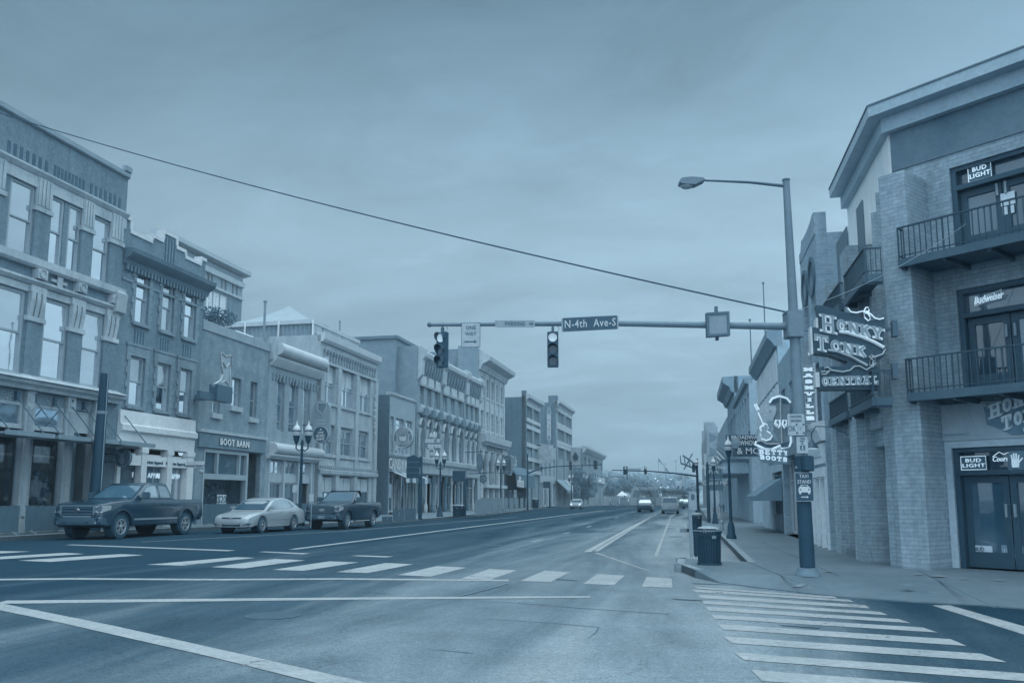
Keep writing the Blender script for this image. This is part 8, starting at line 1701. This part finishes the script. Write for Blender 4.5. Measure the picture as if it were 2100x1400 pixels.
G(f).box(.07, .15, -.1, .05, .15, f.hit(1424, 1075)[1]).build('meter_body', M_pole_d, t, bevel=.03)
P = gnd(1481, 1086, .15); f = facing(P); s_ = (f.hit(1481, 1064)[1]-.15)/.75; t = thing('fire_hydrant', P, 'small grey fire hydrant on the right pavement beside the kerb', 'fire hydrant'); t.scale = (s_,)*3
G().lathe([(.16, 0), (.16, .05), (.11, .07), (.10, .5), (.14, .52), (.14, .56), (.12, .62), (.07, .70), (.03, .72), (.03, .75)], n=14).build('barrel', mat('hydrant_paint', .38, .5, e=.62), t, smooth=40)
for a in (0, math.pi/2, math.pi): G().tube([(0, 0, .40), (.17*math.cos(a), .17*math.sin(a), .40)], .055, 8).build('nozzle', mat('hydrant_paint'), t, smooth=40)
P = gnd(1454, 1071, .15); f = facing(P); q = lambda x, y: f.hit(x, y); t = thing('wayfinding_sign', P, 'dark two panel wayfinding sign to Riverfront Park and Capitol Hill on a tall post', 'sign', 'wayfinding signs', world=True)
(a, v1), (c, v0) = q(1454, 957), q(1481, 1005); vm = q(1468, 982)[1]; G(f).box(a, c, -.05, .03, vm+.02, v1).build('panel', mat('way_panel', .17, .5, e=.62), t); G(f).box(a, c, -.05, .03, v0, vm-.02).build('panel', mat('way_panel'), t); G(f).lathe([(.10, .15), (.09, v1+.1), (.02, v1+.3)], (a-.1, 0, 0), 10).build('post', M_pole_d, t, smooth=50)
G(f).prism([(a, v1+.02), (c, v1+.02), (c-.2, v1+.22), (a+.5, v1+.2)], -.04, .02).build('crest', mat('way_crest', .30), t)
text('Riverfront\nPark', f, (a+c)/2-.1, (v1+vm)/2+.2, .045, .24, M_lett, t, bold=.01); text('Capitol Hill', f, (a+c)/2-.05, (v0+vm)/2+.1, .045, .22, M_lett, t, bold=.01)
P = gnd(1466, 1064, .15); f = facing(P); (a, v1), (c, v0) = f.hit(1457, 1037), f.hit(1476, 1062); t = thing('sandwich_board', P, 'white sandwich board with four round pictures under the wayfinding sign', 'sandwich board', world=True); G(f).prism([(0, v0), (.25, v0), (.14, v1), (.1, v1)], a, c, 'wv').build('board', mat('board_white', .62), t)
for k in range(4): G(f).disc(((a+c)/2-.1, v0+(v1-v0)*(.16+.22*k)), .1, .2, .262-.02*k*.5, 12).build('picture', mat('board_picture', .34), t)
# ================================================================ FAR END OF THE STREET
def far_mast(x, yb, arm, label, rp=.11, top=None, z=.15):
    P = gnd(x, yb, z); f = facing(P); t = thing('signal_mast', P, label, 'signal pole', 'far signal masts', world=True); v = f.hit(arm[0][0], arm[0][1])[1]
    G(f).lathe([(rp, z), (rp*.7, (f.hit(x, top)[1] if top else v+.3))], (0, 0, 0), 10).build('pole', M_pole_d, t, smooth=50)
    G(f).tube([(q_[0], 0, q_[1]) for q_ in [f.hit(*a) for a in arm]], [.10-.05*k/(len(arm)-1) for k in range(len(arm))], 8).build('mast_arm', M_pole_d, t, smooth=50); return f
f1 = far_mast(1082, 1046, [(1083, 970), (1108, 960), (1140, 956), (1235, 952.5)], 'dark mast arm curving over the street from the left at the next crossing', top=930)
signal(1170, 946, 963, 'far signal on the left mast arm in front of the warehouse, seen from behind', fr=f1, lit=9, group='far traffic signals', hang=False)
signal(1221, 944, 962, 'far grey signal near the tip of the left mast arm', fr=f1, lit=9, bp=False, group='far traffic signals', hang=False);
signal(1110, 956, 966, 'far signal near the bend of the left mast arm', fr=f1, lit=9, group='far traffic signals', hang=False)
f2 = far_mast(1433, 1048, [(1431, 976), (1380, 969.5), (1330, 965.5), (1255, 963.5)], 'dark mast arm reaching left over the street from the far right pavement', top=940)
signal(1282.5, 957, 972, 'far signal with square backplate and lit top lamp, left of its pair', fr=f2, bp=True, group='far traffic signals', hang=False); signal(1323.5, 956, 972, 'far signal with lit top lamp, right of its pair', fr=f2, group='far traffic signals', hang=False)
signal(1422, 951, 968, 'far signal hung beside the curved gantry arms', fr=f2, lit=9, group='far traffic signals', hang=False)
f3 = far_mast(1250, 1030, [(1214, 979.5), (1250, 978), (1280, 978)], 'distant short mast arm between the trees and the event tent', rp=.10, top=983)
signal(1254, 974, 985, 'distant small dark signal left of the inflatable arch', fr=f3, lit=9, group='far traffic signals', hang=False); signal(1286, 974, 984, 'distant small dark signal under the backplated one', fr=f3, lit=9, group='far traffic signals', hang=False)
P = gnd(1432, 1046, .15); f = facing(P); q = lambda x, y: f.hit(x, y); t = thing('sculptural_gantry', P, 'curved ladder-like metal gantry leaning over the far right pavement', 'gantry', world=True)
c1 = [q(x, y) for x, y in ((1402, 933), (1410, 938), (1420, 945), (1428, 953))]; c2 = [q(x, y) for x, y in ((1398, 949), (1408, 952), (1418, 956.5), (1428, 961))]
for c in (c1, c2): G(f).tube([(a, -.5, b_) for a, b_ in c], .12, 6).build('rail', M_dk, t, smooth=60)
for k in range(4): G(f).tube([(c1[k][0]-.3, -.5, c1[k][1]), (c2[k][0]+.0, -.5, c2[k][1])], .06, 5).build('rung', M_dk, t)
G(f).tube([(*q(1422, 929)[:1], -.6, q(1422, 929)[1]), (q(1405, 962)[0], -.6, q(1405, 962)[1])], .08, 6).build('strut', M_dk, t); G(f).tube([(q(1428, 953)[0], -.5, q(1428, 953)[1]), (q(1433, 990)[0], -.3, q(1433, 990)[1])], .1, 6).build('post_arm', M_dk, t)
a, b_ = q(1427, 987), q(1440, 996); t = thing('street_sign', f(a[0], .2, b_[1]), 'small pale street sign on the far right signal pole', 'sign', world=True); G(f).box(a[0], b_[0], .15, .2, b_[1], a[1]).build('plate', M_sgn_w, t); G(f).box(a[0]+.15, b_[0]-.15, .2, .22, b_[1]+.1, a[1]-.1).build('face', M_ink, t)
P = gnd(1392, 1030, 0); P = Vector((P.x, min(P.y, 210), 0)); f = facing(P); a, b_ = f.hit(1384, 1012), f.hit(1406, 972); t = thing('crane_boom', f(a[0], 0, a[1]), 'pale slanting crane boom among the far trees', 'crane', world=True); G(f).tube([(a[0], 0, max(.1, a[1]-2)), (b_[0], 0, b_[1])], .28, 6).build('boom', mat('boom_pale', .56), t); G(f).box(a[0]-2.4, a[0]+1.0, -1, 1, 0, max(.4, a[1]-1.2)).build('chassis', M_dk, t)
D = 175.0
def farF(x): P = at_depth(x, 1022, D); return facing((P.x, P.y, 0))
f = farF(1320); q = lambda x, y: f.hit(x, y)
t = thing('inflatable_arch', f(q(1320, 1018)[0], 0, 0), 'pale inflatable arch lettered YOU spanning the closed end of the street', 'arch', world=True)
u0, u1 = q(1290, 1018)[0], q(1356, 1018)[0]; vt_, vb_ = q(1320, 998)[1], q(1320, 1007.5)[1]; um = (u0+u1)/2; ui0, ui1 = q(1302, 1003)[0], q(1344, 1003)[0]
G(f).prism([(u0, 0), (u0+1.8, 0), (ui0+1.0, vb_), (ui1-1.0, vb_), (u1-1.8, 0), (u1, 0), (ui1+.4, vt_), (ui0-.4, vt_)], -1.1, 1.1).build('arch_tube', mat('arch_fabric', .52, .5), t, bevel=.3)
for s_, (ua, ub_) in enumerate(((u0, ui0), (u1, ui1))): sg = 1 if s_ == 0 else -1; G(f).prism([(ua+.1*sg, .1), (ua+1.7*sg, .1), (ub_+.9*sg, vb_-.05), (ub_-.2*sg, vt_-.5)], 1.1, 1.14).build('leg_print', mat('arch_leg_print', .26), t)
text('YOU', f, um, (vt_+vb_)/2, 1.2, 1.0, mat('arch_letters', .34), t, bold=.02, sx=1.2)
G(f).box(ui0+.6, um-.6, .0, .1, vb_-1.7, vb_-.1).build('hanging_banner', M_white, t); G(f).box(um, ui1-.4, .0, .1, vb_-1.7, vb_-.1).build('hanging_banner', mat('far_banner', .60), t)
f = farF(1278); u, v = f.hit(1277, 1006); u0, u1 = f.hit(1267, 1014)[0], f.hit(1288, 1014)[0]; v0 = f.hit(1277, 1015.5)[1]; hw = (u1-u0)/2
t = thing('event_tent', f(u, -2, 0), 'small white pyramid event tent left of the inflatable arch', 'tent', world=True); g = G(f); cs = [(u-hw, 0), (u+hw, 0), (u+hw, -2*hw), (u-hw, -2*hw)]
for k in range(4): g.poly([(cs[k][0], cs[k][1], v0), (cs[(k+1) % 4][0], cs[(k+1) % 4][1], v0), (u, -hw, v)])
g.build('tent_roof', mat('tent_canvas_white', .86, .7), t)
for a, b_ in cs: G(f).tube([(a, b_, 0), (a, b_, v0)], .08, 5).build('tent_leg', M_white, t)
k = 0; names = ['left of the event tent', 'under the event tent', 'between tent and arch', 'left below the arch', 'middle below the arch', 'right below the arch', 'right of the arch', 'nearest the van roof', 'beyond the far right kerb', 'behind the oncoming sedan']
f = farF(1300)
for k, (x0, x1) in enumerate(((1230, 1246), (1248, 1264), (1266, 1282), (1284, 1300), (1302, 1318), (1320, 1336), (1338, 1354), (1356, 1372), (1374, 1390), (1204, 1226))):
    u0, u1 = f.hit(x0, 1024)[0], f.hit(x1, 1024)[0]; v1 = f.hit(1300, 1019.5)[1]
    t = thing('fence_panel', f((u0+u1)/2, 4, 0), 'pale mesh fence panel across the road end, '+names[k], 'fence', 'fence panels across the road end', world=True); G(f).box(u0+.05, u1-.05, 4, 4.06, .15, v1).build('mesh_panel', mat('fence_mesh_%d' % (k % 3), (.50, .40, .34)[k % 3], .8), t)
    for uu in (u0+.03, u1-.03): G(f).box(uu-.04, uu+.04, 3.95, 4.1, 0, v1+.15).build('fence_post', M_steel, t)
def pole(x, y0, y1, dep, label, kind, r=.12):
    P = at_depth(x, 1022, dep); f = facing((P.x, P.y, 0)); v1 = f.hit(x, y0)[1]; t = thing('flagpole' if kind == 'flag' else 'flood_light_mast' if kind == 'stadium' else 'street_lamp', f(0, 0, 0), label, {'flag': 'flagpole', 'stadium': 'light mast', 'lamp': 'street lamp'}[kind], world=True)
    G(f).lathe([(r, 0), (r*.6, v1)], (0, 0, 0), 8).build('pole', mat('far_pole', .40), t)
    s_ = dep/1720
    if kind == 'flag': G(f).prism([(.1, v1), (.1, v1-7*s_), (4*s_, v1-9*s_), (9*s_, v1-14*s_), (12*s_, v1-17*s_), (5*s_, v1-6*s_)], -.05, .05).build('flag', mat('far_flag', .30), t)
    elif kind == 'stadium': G(f).box(-3.6*s_, 3.6*s_, -.5, .5, v1-1.5*s_, v1).build('lamp_rack', mat('far_rack', .44), t)
    else: G(f).ball((0, 0, v1), 1.6*s_, 8, 6).build('globe', M_lit, t, smooth=60)
pole(1352, 939, 990, 300, 'tall flagpole with a drooping flag on the far hill', 'flag'); pole(1366, 957, 990, 300, 'shorter flagpole with a small flag on the far hill', 'flag')
pole(1388, 944, 990, 420, 'flood light mast with a wide rack right of the far flags', 'stadium', .25); pole(1365, 950, 990, 430, 'flood light mast behind the far flags', 'stadium', .25); pole(1229, 963, 990, 430, 'small distant flood light mast above the left trees', 'stadium', .25)
for x, y, lab in ((1345, 981, 'lit globe lamp among the far trees, left of a close pair'), (1350, 985.5, 'lit globe lamp among the far trees, right of a close pair'), (1376.5, 982.5, 'lit globe lamp among the far trees beyond the van'), (1231, 985, 'lit globe lamp among the trees left of the event tent'), (1370, 999, 'low lit globe lamp right of the inflatable arch'), (1355, 999, 'low lit globe lamp at the right leg of the arch')): pole(x, y, 1020, 168, lab, 'lamp', .06)
for x, y0, y1, lab in ((1245, 965, 984, 'pale slender tower block rising from the left trees'), (1220, 968, 995, 'thin grey tower at the left edge of the trees')):
    P = at_depth(x, 1022, 300); f = facing((P.x, P.y, 0)); v1 = f.hit(x, y0)[1]; t = thing('tower', f(0, 0, 0), lab, 'tower', world=True); G(f).box(-.35, .35, -.5, .5, 0, v1).build('shaft', mat('far_tower', .60), t); G(f).box(-.5, .5, -.6, .6, v1, v1+.3).build('cap', mat('far_tower_cap', .5), t)
for x0, x1, y0, y1, dep, lab in ((1237, 1277, 977, 983, 290, 'long low pale building with bright strip windows in the far trees'), (1293, 1314, 961, 970, 520, 'dark flat building on the far hill behind the signals'), (1370, 1398, 1006, 1017, 200, 'low pale building right of the inflatable arch')):
    P = at_depth((x0+x1)/2, 1022, dep); f = facing((P.x, P.y, 0)); u0, u1, v0, v1 = f.rect(x0, y0, x1, y1); t = thing('far_building', f((u0+u1)/2, 0, 0), lab, 'building', world=True); G(f).box(u0, u1, -8, 0, 0 if dep < 250 else v0-4, v1).build('wall', mat('far_wall_%d' % dep, .42 if dep != 200 else .52), t)
    for k in range(4): G(f).box(u0+(u1-u0)*(k+.1)/4, u0+(u1-u0)*(k+.9)/4, .0, .1, v0+(v1-v0)*.35, v0+(v1-v0)*.7).build('window', M_white if dep == 290 else M_mid, t)
    G(f).box(u0-.5, u1+.5, -8.4, .4, v1, v1+.5).build('roof', mat('far_roof', .36), t)
g = G(); rn = random.Random(5); n = 40; rows = [(240, 0), (300, 2.0), (380, 6.5), (480, 11), (620, 13.5), (900, 13)]
pts = [[(-220+480*k/n, y, max(-.04, h*(1+.25*math.sin(k*.5+y))+rn.uniform(-.4, .4)) if h else -.04) for k in range(n+1)] for y, h in rows]
for a, b_ in zip(pts, pts[1:]):
    for k in range(n): g.poly([a[k], a[k+1], b_[k+1], b_[k]])
struct(g.build('hill', mat('far_hill', .40, .95, .05, .05)))
def tree_mesh(seed, H, Rr, n, leaf):
    rn = random.Random(seed); g = G(); lobes = [(Vector((rn.gauss(0, .5)*Rr, rn.gauss(0, .5)*Rr, H*(.45+.45*rn.random()))), Rr*(.35+.4*rn.random())) for _ in range(9)]+[(Vector((0, 0, H*.72)), Rr*.8)]
    for k in range(n):
        c, r = rn.choice(lobes); d = Vector((rn.gauss(0, 1), rn.gauss(0, 1), rn.gauss(0, 1))).normalized()*(r*rn.random()**.35); p_ = c+Vector((d.x, d.y, d.z*.85))
        a = Vector((rn.gauss(0, 1), rn.gauss(0, 1), rn.gauss(0, .6))).normalized()*leaf*(.6+.8*rn.random()); e = a.cross(Vector((rn.gauss(0, 1), rn.gauss(0, 1), rn.gauss(0, 1)))).normalized()*leaf*.5
        g.poly([tuple(p_-a), tuple(p_+e), tuple(p_+a), tuple(p_-e)])
    return g
def tree_proto(seed, H, Rr, n, leaf, m, label):
    t = thing('broadleaf_tree', (0, 0, 0), label, 'tree', 'trees at the end of the street'); tree_mesh(seed, H, Rr, n, leaf).build('crown', m, t)
    g = G(); g.tube([(0, 0, 0), (.1, 0, H*.3), (0, .1, H*.6)], [.3, .22, .1], 7)
    for a in (0, 2.1, 4.2): g.tube([(.05, 0, H*.28), (Rr*.4*math.cos(a), Rr*.4*math.sin(a), H*.62)], [.14, .05], 5)
    g.build('trunk', mat('bark', .18, .9), t); return t
leafA, leafB, leafC = mat('leaf_dark', .22, .9, .12, .35, e=.5), mat('leaf_mid', .36, .9, .10, .35, e=.45), mat('leaf_pale', .44, .9, .08, .35, e=.42)  # paler leaves carry distance haze in their colour
protos = []
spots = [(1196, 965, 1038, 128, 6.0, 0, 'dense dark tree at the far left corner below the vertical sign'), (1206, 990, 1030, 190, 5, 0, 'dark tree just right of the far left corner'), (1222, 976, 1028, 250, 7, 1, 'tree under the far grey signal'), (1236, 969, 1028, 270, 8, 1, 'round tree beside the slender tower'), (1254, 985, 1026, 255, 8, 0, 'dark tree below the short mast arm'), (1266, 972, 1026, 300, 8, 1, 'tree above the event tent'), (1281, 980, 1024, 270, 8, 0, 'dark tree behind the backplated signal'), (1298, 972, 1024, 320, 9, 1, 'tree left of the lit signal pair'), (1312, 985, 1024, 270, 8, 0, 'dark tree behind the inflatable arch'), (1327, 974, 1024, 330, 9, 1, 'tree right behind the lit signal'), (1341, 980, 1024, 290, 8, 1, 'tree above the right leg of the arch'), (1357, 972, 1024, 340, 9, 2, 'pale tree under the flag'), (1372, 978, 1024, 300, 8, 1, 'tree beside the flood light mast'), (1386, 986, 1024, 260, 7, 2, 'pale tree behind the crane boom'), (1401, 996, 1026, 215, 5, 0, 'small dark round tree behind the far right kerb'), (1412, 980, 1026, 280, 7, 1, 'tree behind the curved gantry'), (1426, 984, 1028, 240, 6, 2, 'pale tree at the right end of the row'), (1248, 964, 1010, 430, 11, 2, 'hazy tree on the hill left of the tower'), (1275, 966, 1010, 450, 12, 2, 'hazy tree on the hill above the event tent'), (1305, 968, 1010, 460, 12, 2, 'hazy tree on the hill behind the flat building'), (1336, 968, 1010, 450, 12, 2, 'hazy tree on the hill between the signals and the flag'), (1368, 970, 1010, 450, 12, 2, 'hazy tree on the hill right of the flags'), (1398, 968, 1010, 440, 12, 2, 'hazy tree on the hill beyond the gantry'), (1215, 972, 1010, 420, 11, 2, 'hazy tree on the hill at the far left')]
for k, (x, yt, yb, dep, Rr, kind, lab) in enumerate(spots):
    P = at_depth(x, 1022, dep); f = facing((P.x, P.y, 0)); vt_ = f.hit(x, yt)[1]; z0 = 0 if dep < 260 else min(vt_-7, (dep-250)*.05)
    if len(protos) < 3: protos.append(None)
    if protos[kind] is None if kind < len(protos) else True:
        while len(protos) <= kind: protos.append(None)
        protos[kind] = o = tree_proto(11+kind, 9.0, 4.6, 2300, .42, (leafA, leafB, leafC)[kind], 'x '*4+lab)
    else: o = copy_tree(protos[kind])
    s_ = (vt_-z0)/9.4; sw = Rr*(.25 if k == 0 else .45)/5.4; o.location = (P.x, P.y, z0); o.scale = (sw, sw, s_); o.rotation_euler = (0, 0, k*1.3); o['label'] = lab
for k, (x, y, ang_, lab) in enumerate(((1487, 938, .9, 'striped flag on a slanting pole over the right pavement'), (1478, 930, 1.1, 'second flag bundled on a slanting pole behind the striped one'))):
    Y = 62+4*k; f = FX(Y); a, b_ = f.hit(1500-6*k, 946-4*k), f.hit(1466+2*k, 908+3*k); t = thing('wall_flag', f(a[0], 0, a[1]), lab, 'flag', 'flags over the right pavement', world=True)
    G(f).tube([(3.9, 0, a[1]-.3), (b_[0], 0, b_[1])], .035, 6).build('flag_staff', M_steel, t); dx, dz = a[0]-b_[0], a[1]-b_[1]
    for s_ in range(6):
        g = G(f); z0_, z1_ = .15+.2*s_, .15+.2*(s_+1); g.poly([(b_[0]+dx*.08, .05*(s_ % 2), b_[1]+dz*.08-z0_), (b_[0]+dx*.75, .12, b_[1]+dz*.75-z0_*.9), (b_[0]+dx*.75, .12, b_[1]+dz*.75-z1_*.9), (b_[0]+dx*.08, .05*((s_+1) % 2), b_[1]+dz*.08-z1_)]); g.build('flag_stripe', M_white if s_ % 2 else mat('flag_dark', .24), t)
x, y0 = 1458, 882; P = at_depth(x, 1022, 110); f = facing((P.x, P.y, 0)); v1 = f.hit(x, y0)[1]; t = thing('flagpole', f(0, 0, 0), 'thin flagpole with two small flags above the farthest right buildings', 'flagpole', world=True); G(f).lathe([(.08, 0), (.05, v1)], (0, 0, 0), 6).build('pole', M_steel, t)
for dv in (.3, 2.2): G(f).prism([(.05, v1-dv), (1.0, v1-dv-.5), (.8, v1-dv-1.0), (.05, v1-dv-1.3)], -.03, .03).build('flag', mat('far_flag'), t)
def person(loc, rz, label, pants, top, hairm, pose=0.0, H=1.74, group=None, sleeves=True):
    root = thing('person', loc, label, 'person', group, rz=rz); root.scale = (H/1.74,)*3
    J = {'pelvis': (0, 0, .95), 'waist': (0, .0, 1.10), 'chest': (0, .01, 1.32), 'neck': (0, .01, 1.47), 'head0': (0, .03, 1.56), 'head1': (0, .03, 1.68)}
    rad = {'pelvis': (.155, .11), 'waist': (.135, .10), 'chest': (.165, .115), 'neck': (.055, .055), 'head0': (.075, .09), 'head1': (.078, .092)}
    E_ = [('pelvis', 'waist'), ('waist', 'chest'), ('chest', 'neck'), ('neck', 'head0'), ('head0', 'head1')]
    for s_, n_ in ((1, 'L'), (-1, 'R')):
        sw = pose*s_
        J.update({'hip'+n_: (.09*s_, 0, .90), 'knee'+n_: (.10*s_, .03+.16*sw, .50), 'ank'+n_: (.10*s_, -.02+.22*sw, .09), 'toe'+n_: (.11*s_, .14+.22*sw, .035), 'sh'+n_: (.175*s_, .0, 1.40), 'elb'+n_: (.24*s_, -.03-.10*sw, 1.12), 'wri'+n_: (.25*s_, .08-.14*sw, .88), 'hand'+n_: (.25*s_, .11-.14*sw, .80)})
        rad.update({'hip'+n_: (.095, .10), 'knee'+n_: (.062, .065), 'ank'+n_: (.042, .045), 'toe'+n_: (.04, .03), 'sh'+n_: (.062, .065), 'elb'+n_: (.045, .045), 'wri'+n_: (.032, .028), 'hand'+n_: (.038, .022)})
        E_ += [('pelvis', 'hip'+n_), ('hip'+n_, 'knee'+n_), ('knee'+n_, 'ank'+n_), ('ank'+n_, 'toe'+n_), ('chest', 'sh'+n_), ('sh'+n_, 'elb'+n_), ('elb'+n_, 'wri'+n_), ('wri'+n_, 'hand'+n_)]
    def skin(name, keys, edges, m, k=1.0):
        idx = {q_: i for i, q_ in enumerate(keys)}; me = bpy.data.meshes.new(name); me.from_pydata([J[q_] for q_ in keys], [(idx[a], idx[b_]) for a, b_ in edges], [])
        o = bpy.data.objects.new(name, me); COL.objects.link(o); o.parent = root; OFF[o.name] = Vector()
        md = o.modifiers.new('skin', 'SKIN');
        for i, q_ in enumerate(keys): sv = me.skin_vertices[0].data[i]; sv.radius = (rad[q_][0]*k, rad[q_][1]*k); sv.use_root = (i == 0)
        sb = o.modifiers.new('sub', 'SUBSURF'); sb.levels = sb.render_levels = 1; me.materials.append(m); return o
    skin('body', list(J), E_, mat('skin', .42, .7))
    tk = ['chest', 'waist', 'pelvis', 'shL', 'elbL', 'wriL', 'shR', 'elbR', 'wriR']; skin('jacket', tk, [('chest', 'waist'), ('waist', 'pelvis'), ('chest', 'shL'), ('shL', 'elbL'), ('elbL', 'wriL'), ('chest', 'shR'), ('shR', 'elbR'), ('elbR', 'wriR')], top, 1.14)
    pk = ['pelvis', 'hipL', 'kneeL', 'ankL', 'hipR', 'kneeR', 'ankR']; skin('trousers', pk, [('pelvis', 'hipL'), ('hipL', 'kneeL'), ('kneeL', 'ankL'), ('pelvis', 'hipR'), ('hipR', 'kneeR'), ('kneeR', 'ankR')], pants, 1.13)
    G().ball((0, .005, 1.665), .102, 12, 8, (.92, 1.06, 1.05)).build('hair', hairm, root, smooth=70); G().ball((0, .115, 1.60), .016, 6, 5).build('nose', mat('skin'), root)
    return root
hair = mat('dark_hair', .08, .8)
for x, lab, top_, px_ in ((73, 'person in a pale hooded top seen from behind inside the left shop window', mat('hoodie_pale', .48, .9), mat('trousers_dark', .16)), (93, 'person in a dark printed top seen from behind inside the left shop window', mat('top_dark', .10, .9), mat('trousers_dark'))):
    u_, _ = FL.hit(x, 1000, -.75); _, vt_ = FL.hit(x, 965 if x < 80 else 980, -.75); P = FL(u_, -.75, .16); person(tuple(P), math.pi/2+.1, lab, px_, top_, hair, .0, H=vt_-.16, group='shoppers in the window')
for x, yb, yt, lab, ps in ((1484, 1051, 1031, 'dark clothed person walking on the far right pavement', .8), (1476, 1050, 1032, 'dark clothed person walking beside the sandwich board', -.8)):
    P = gnd(x, yb, .15); f = facing(P); person(tuple(P), .1, lab, mat('trousers_dark'), mat('coat_dark', .12, .9), hair, ps, H=f.hit(x, yt)[1]-.15, group='walkers on the right pavement')
# ================================================================ the air
hz = G().box(-420, 420, -60, 1000, -1.2, 60).build('haze', None); hz['kind'] = 'stuff'
hm = bpy.data.materials.new('haze'); hm.use_nodes = True; ht = hm.node_tree; ht.nodes.clear()
pv = N(ht, 'ShaderNodeVolumePrincipled'); pv.inputs['Color'].default_value = (.80, .93, 1, 1); pv.inputs['Density'].default_value = .0006; pv.inputs['Anisotropy'].default_value = .2
ho = N(ht, 'ShaderNodeOutputMaterial'); K(ht, pv, 0, ho, 'Volume'); hz.data.materials.append(hm)
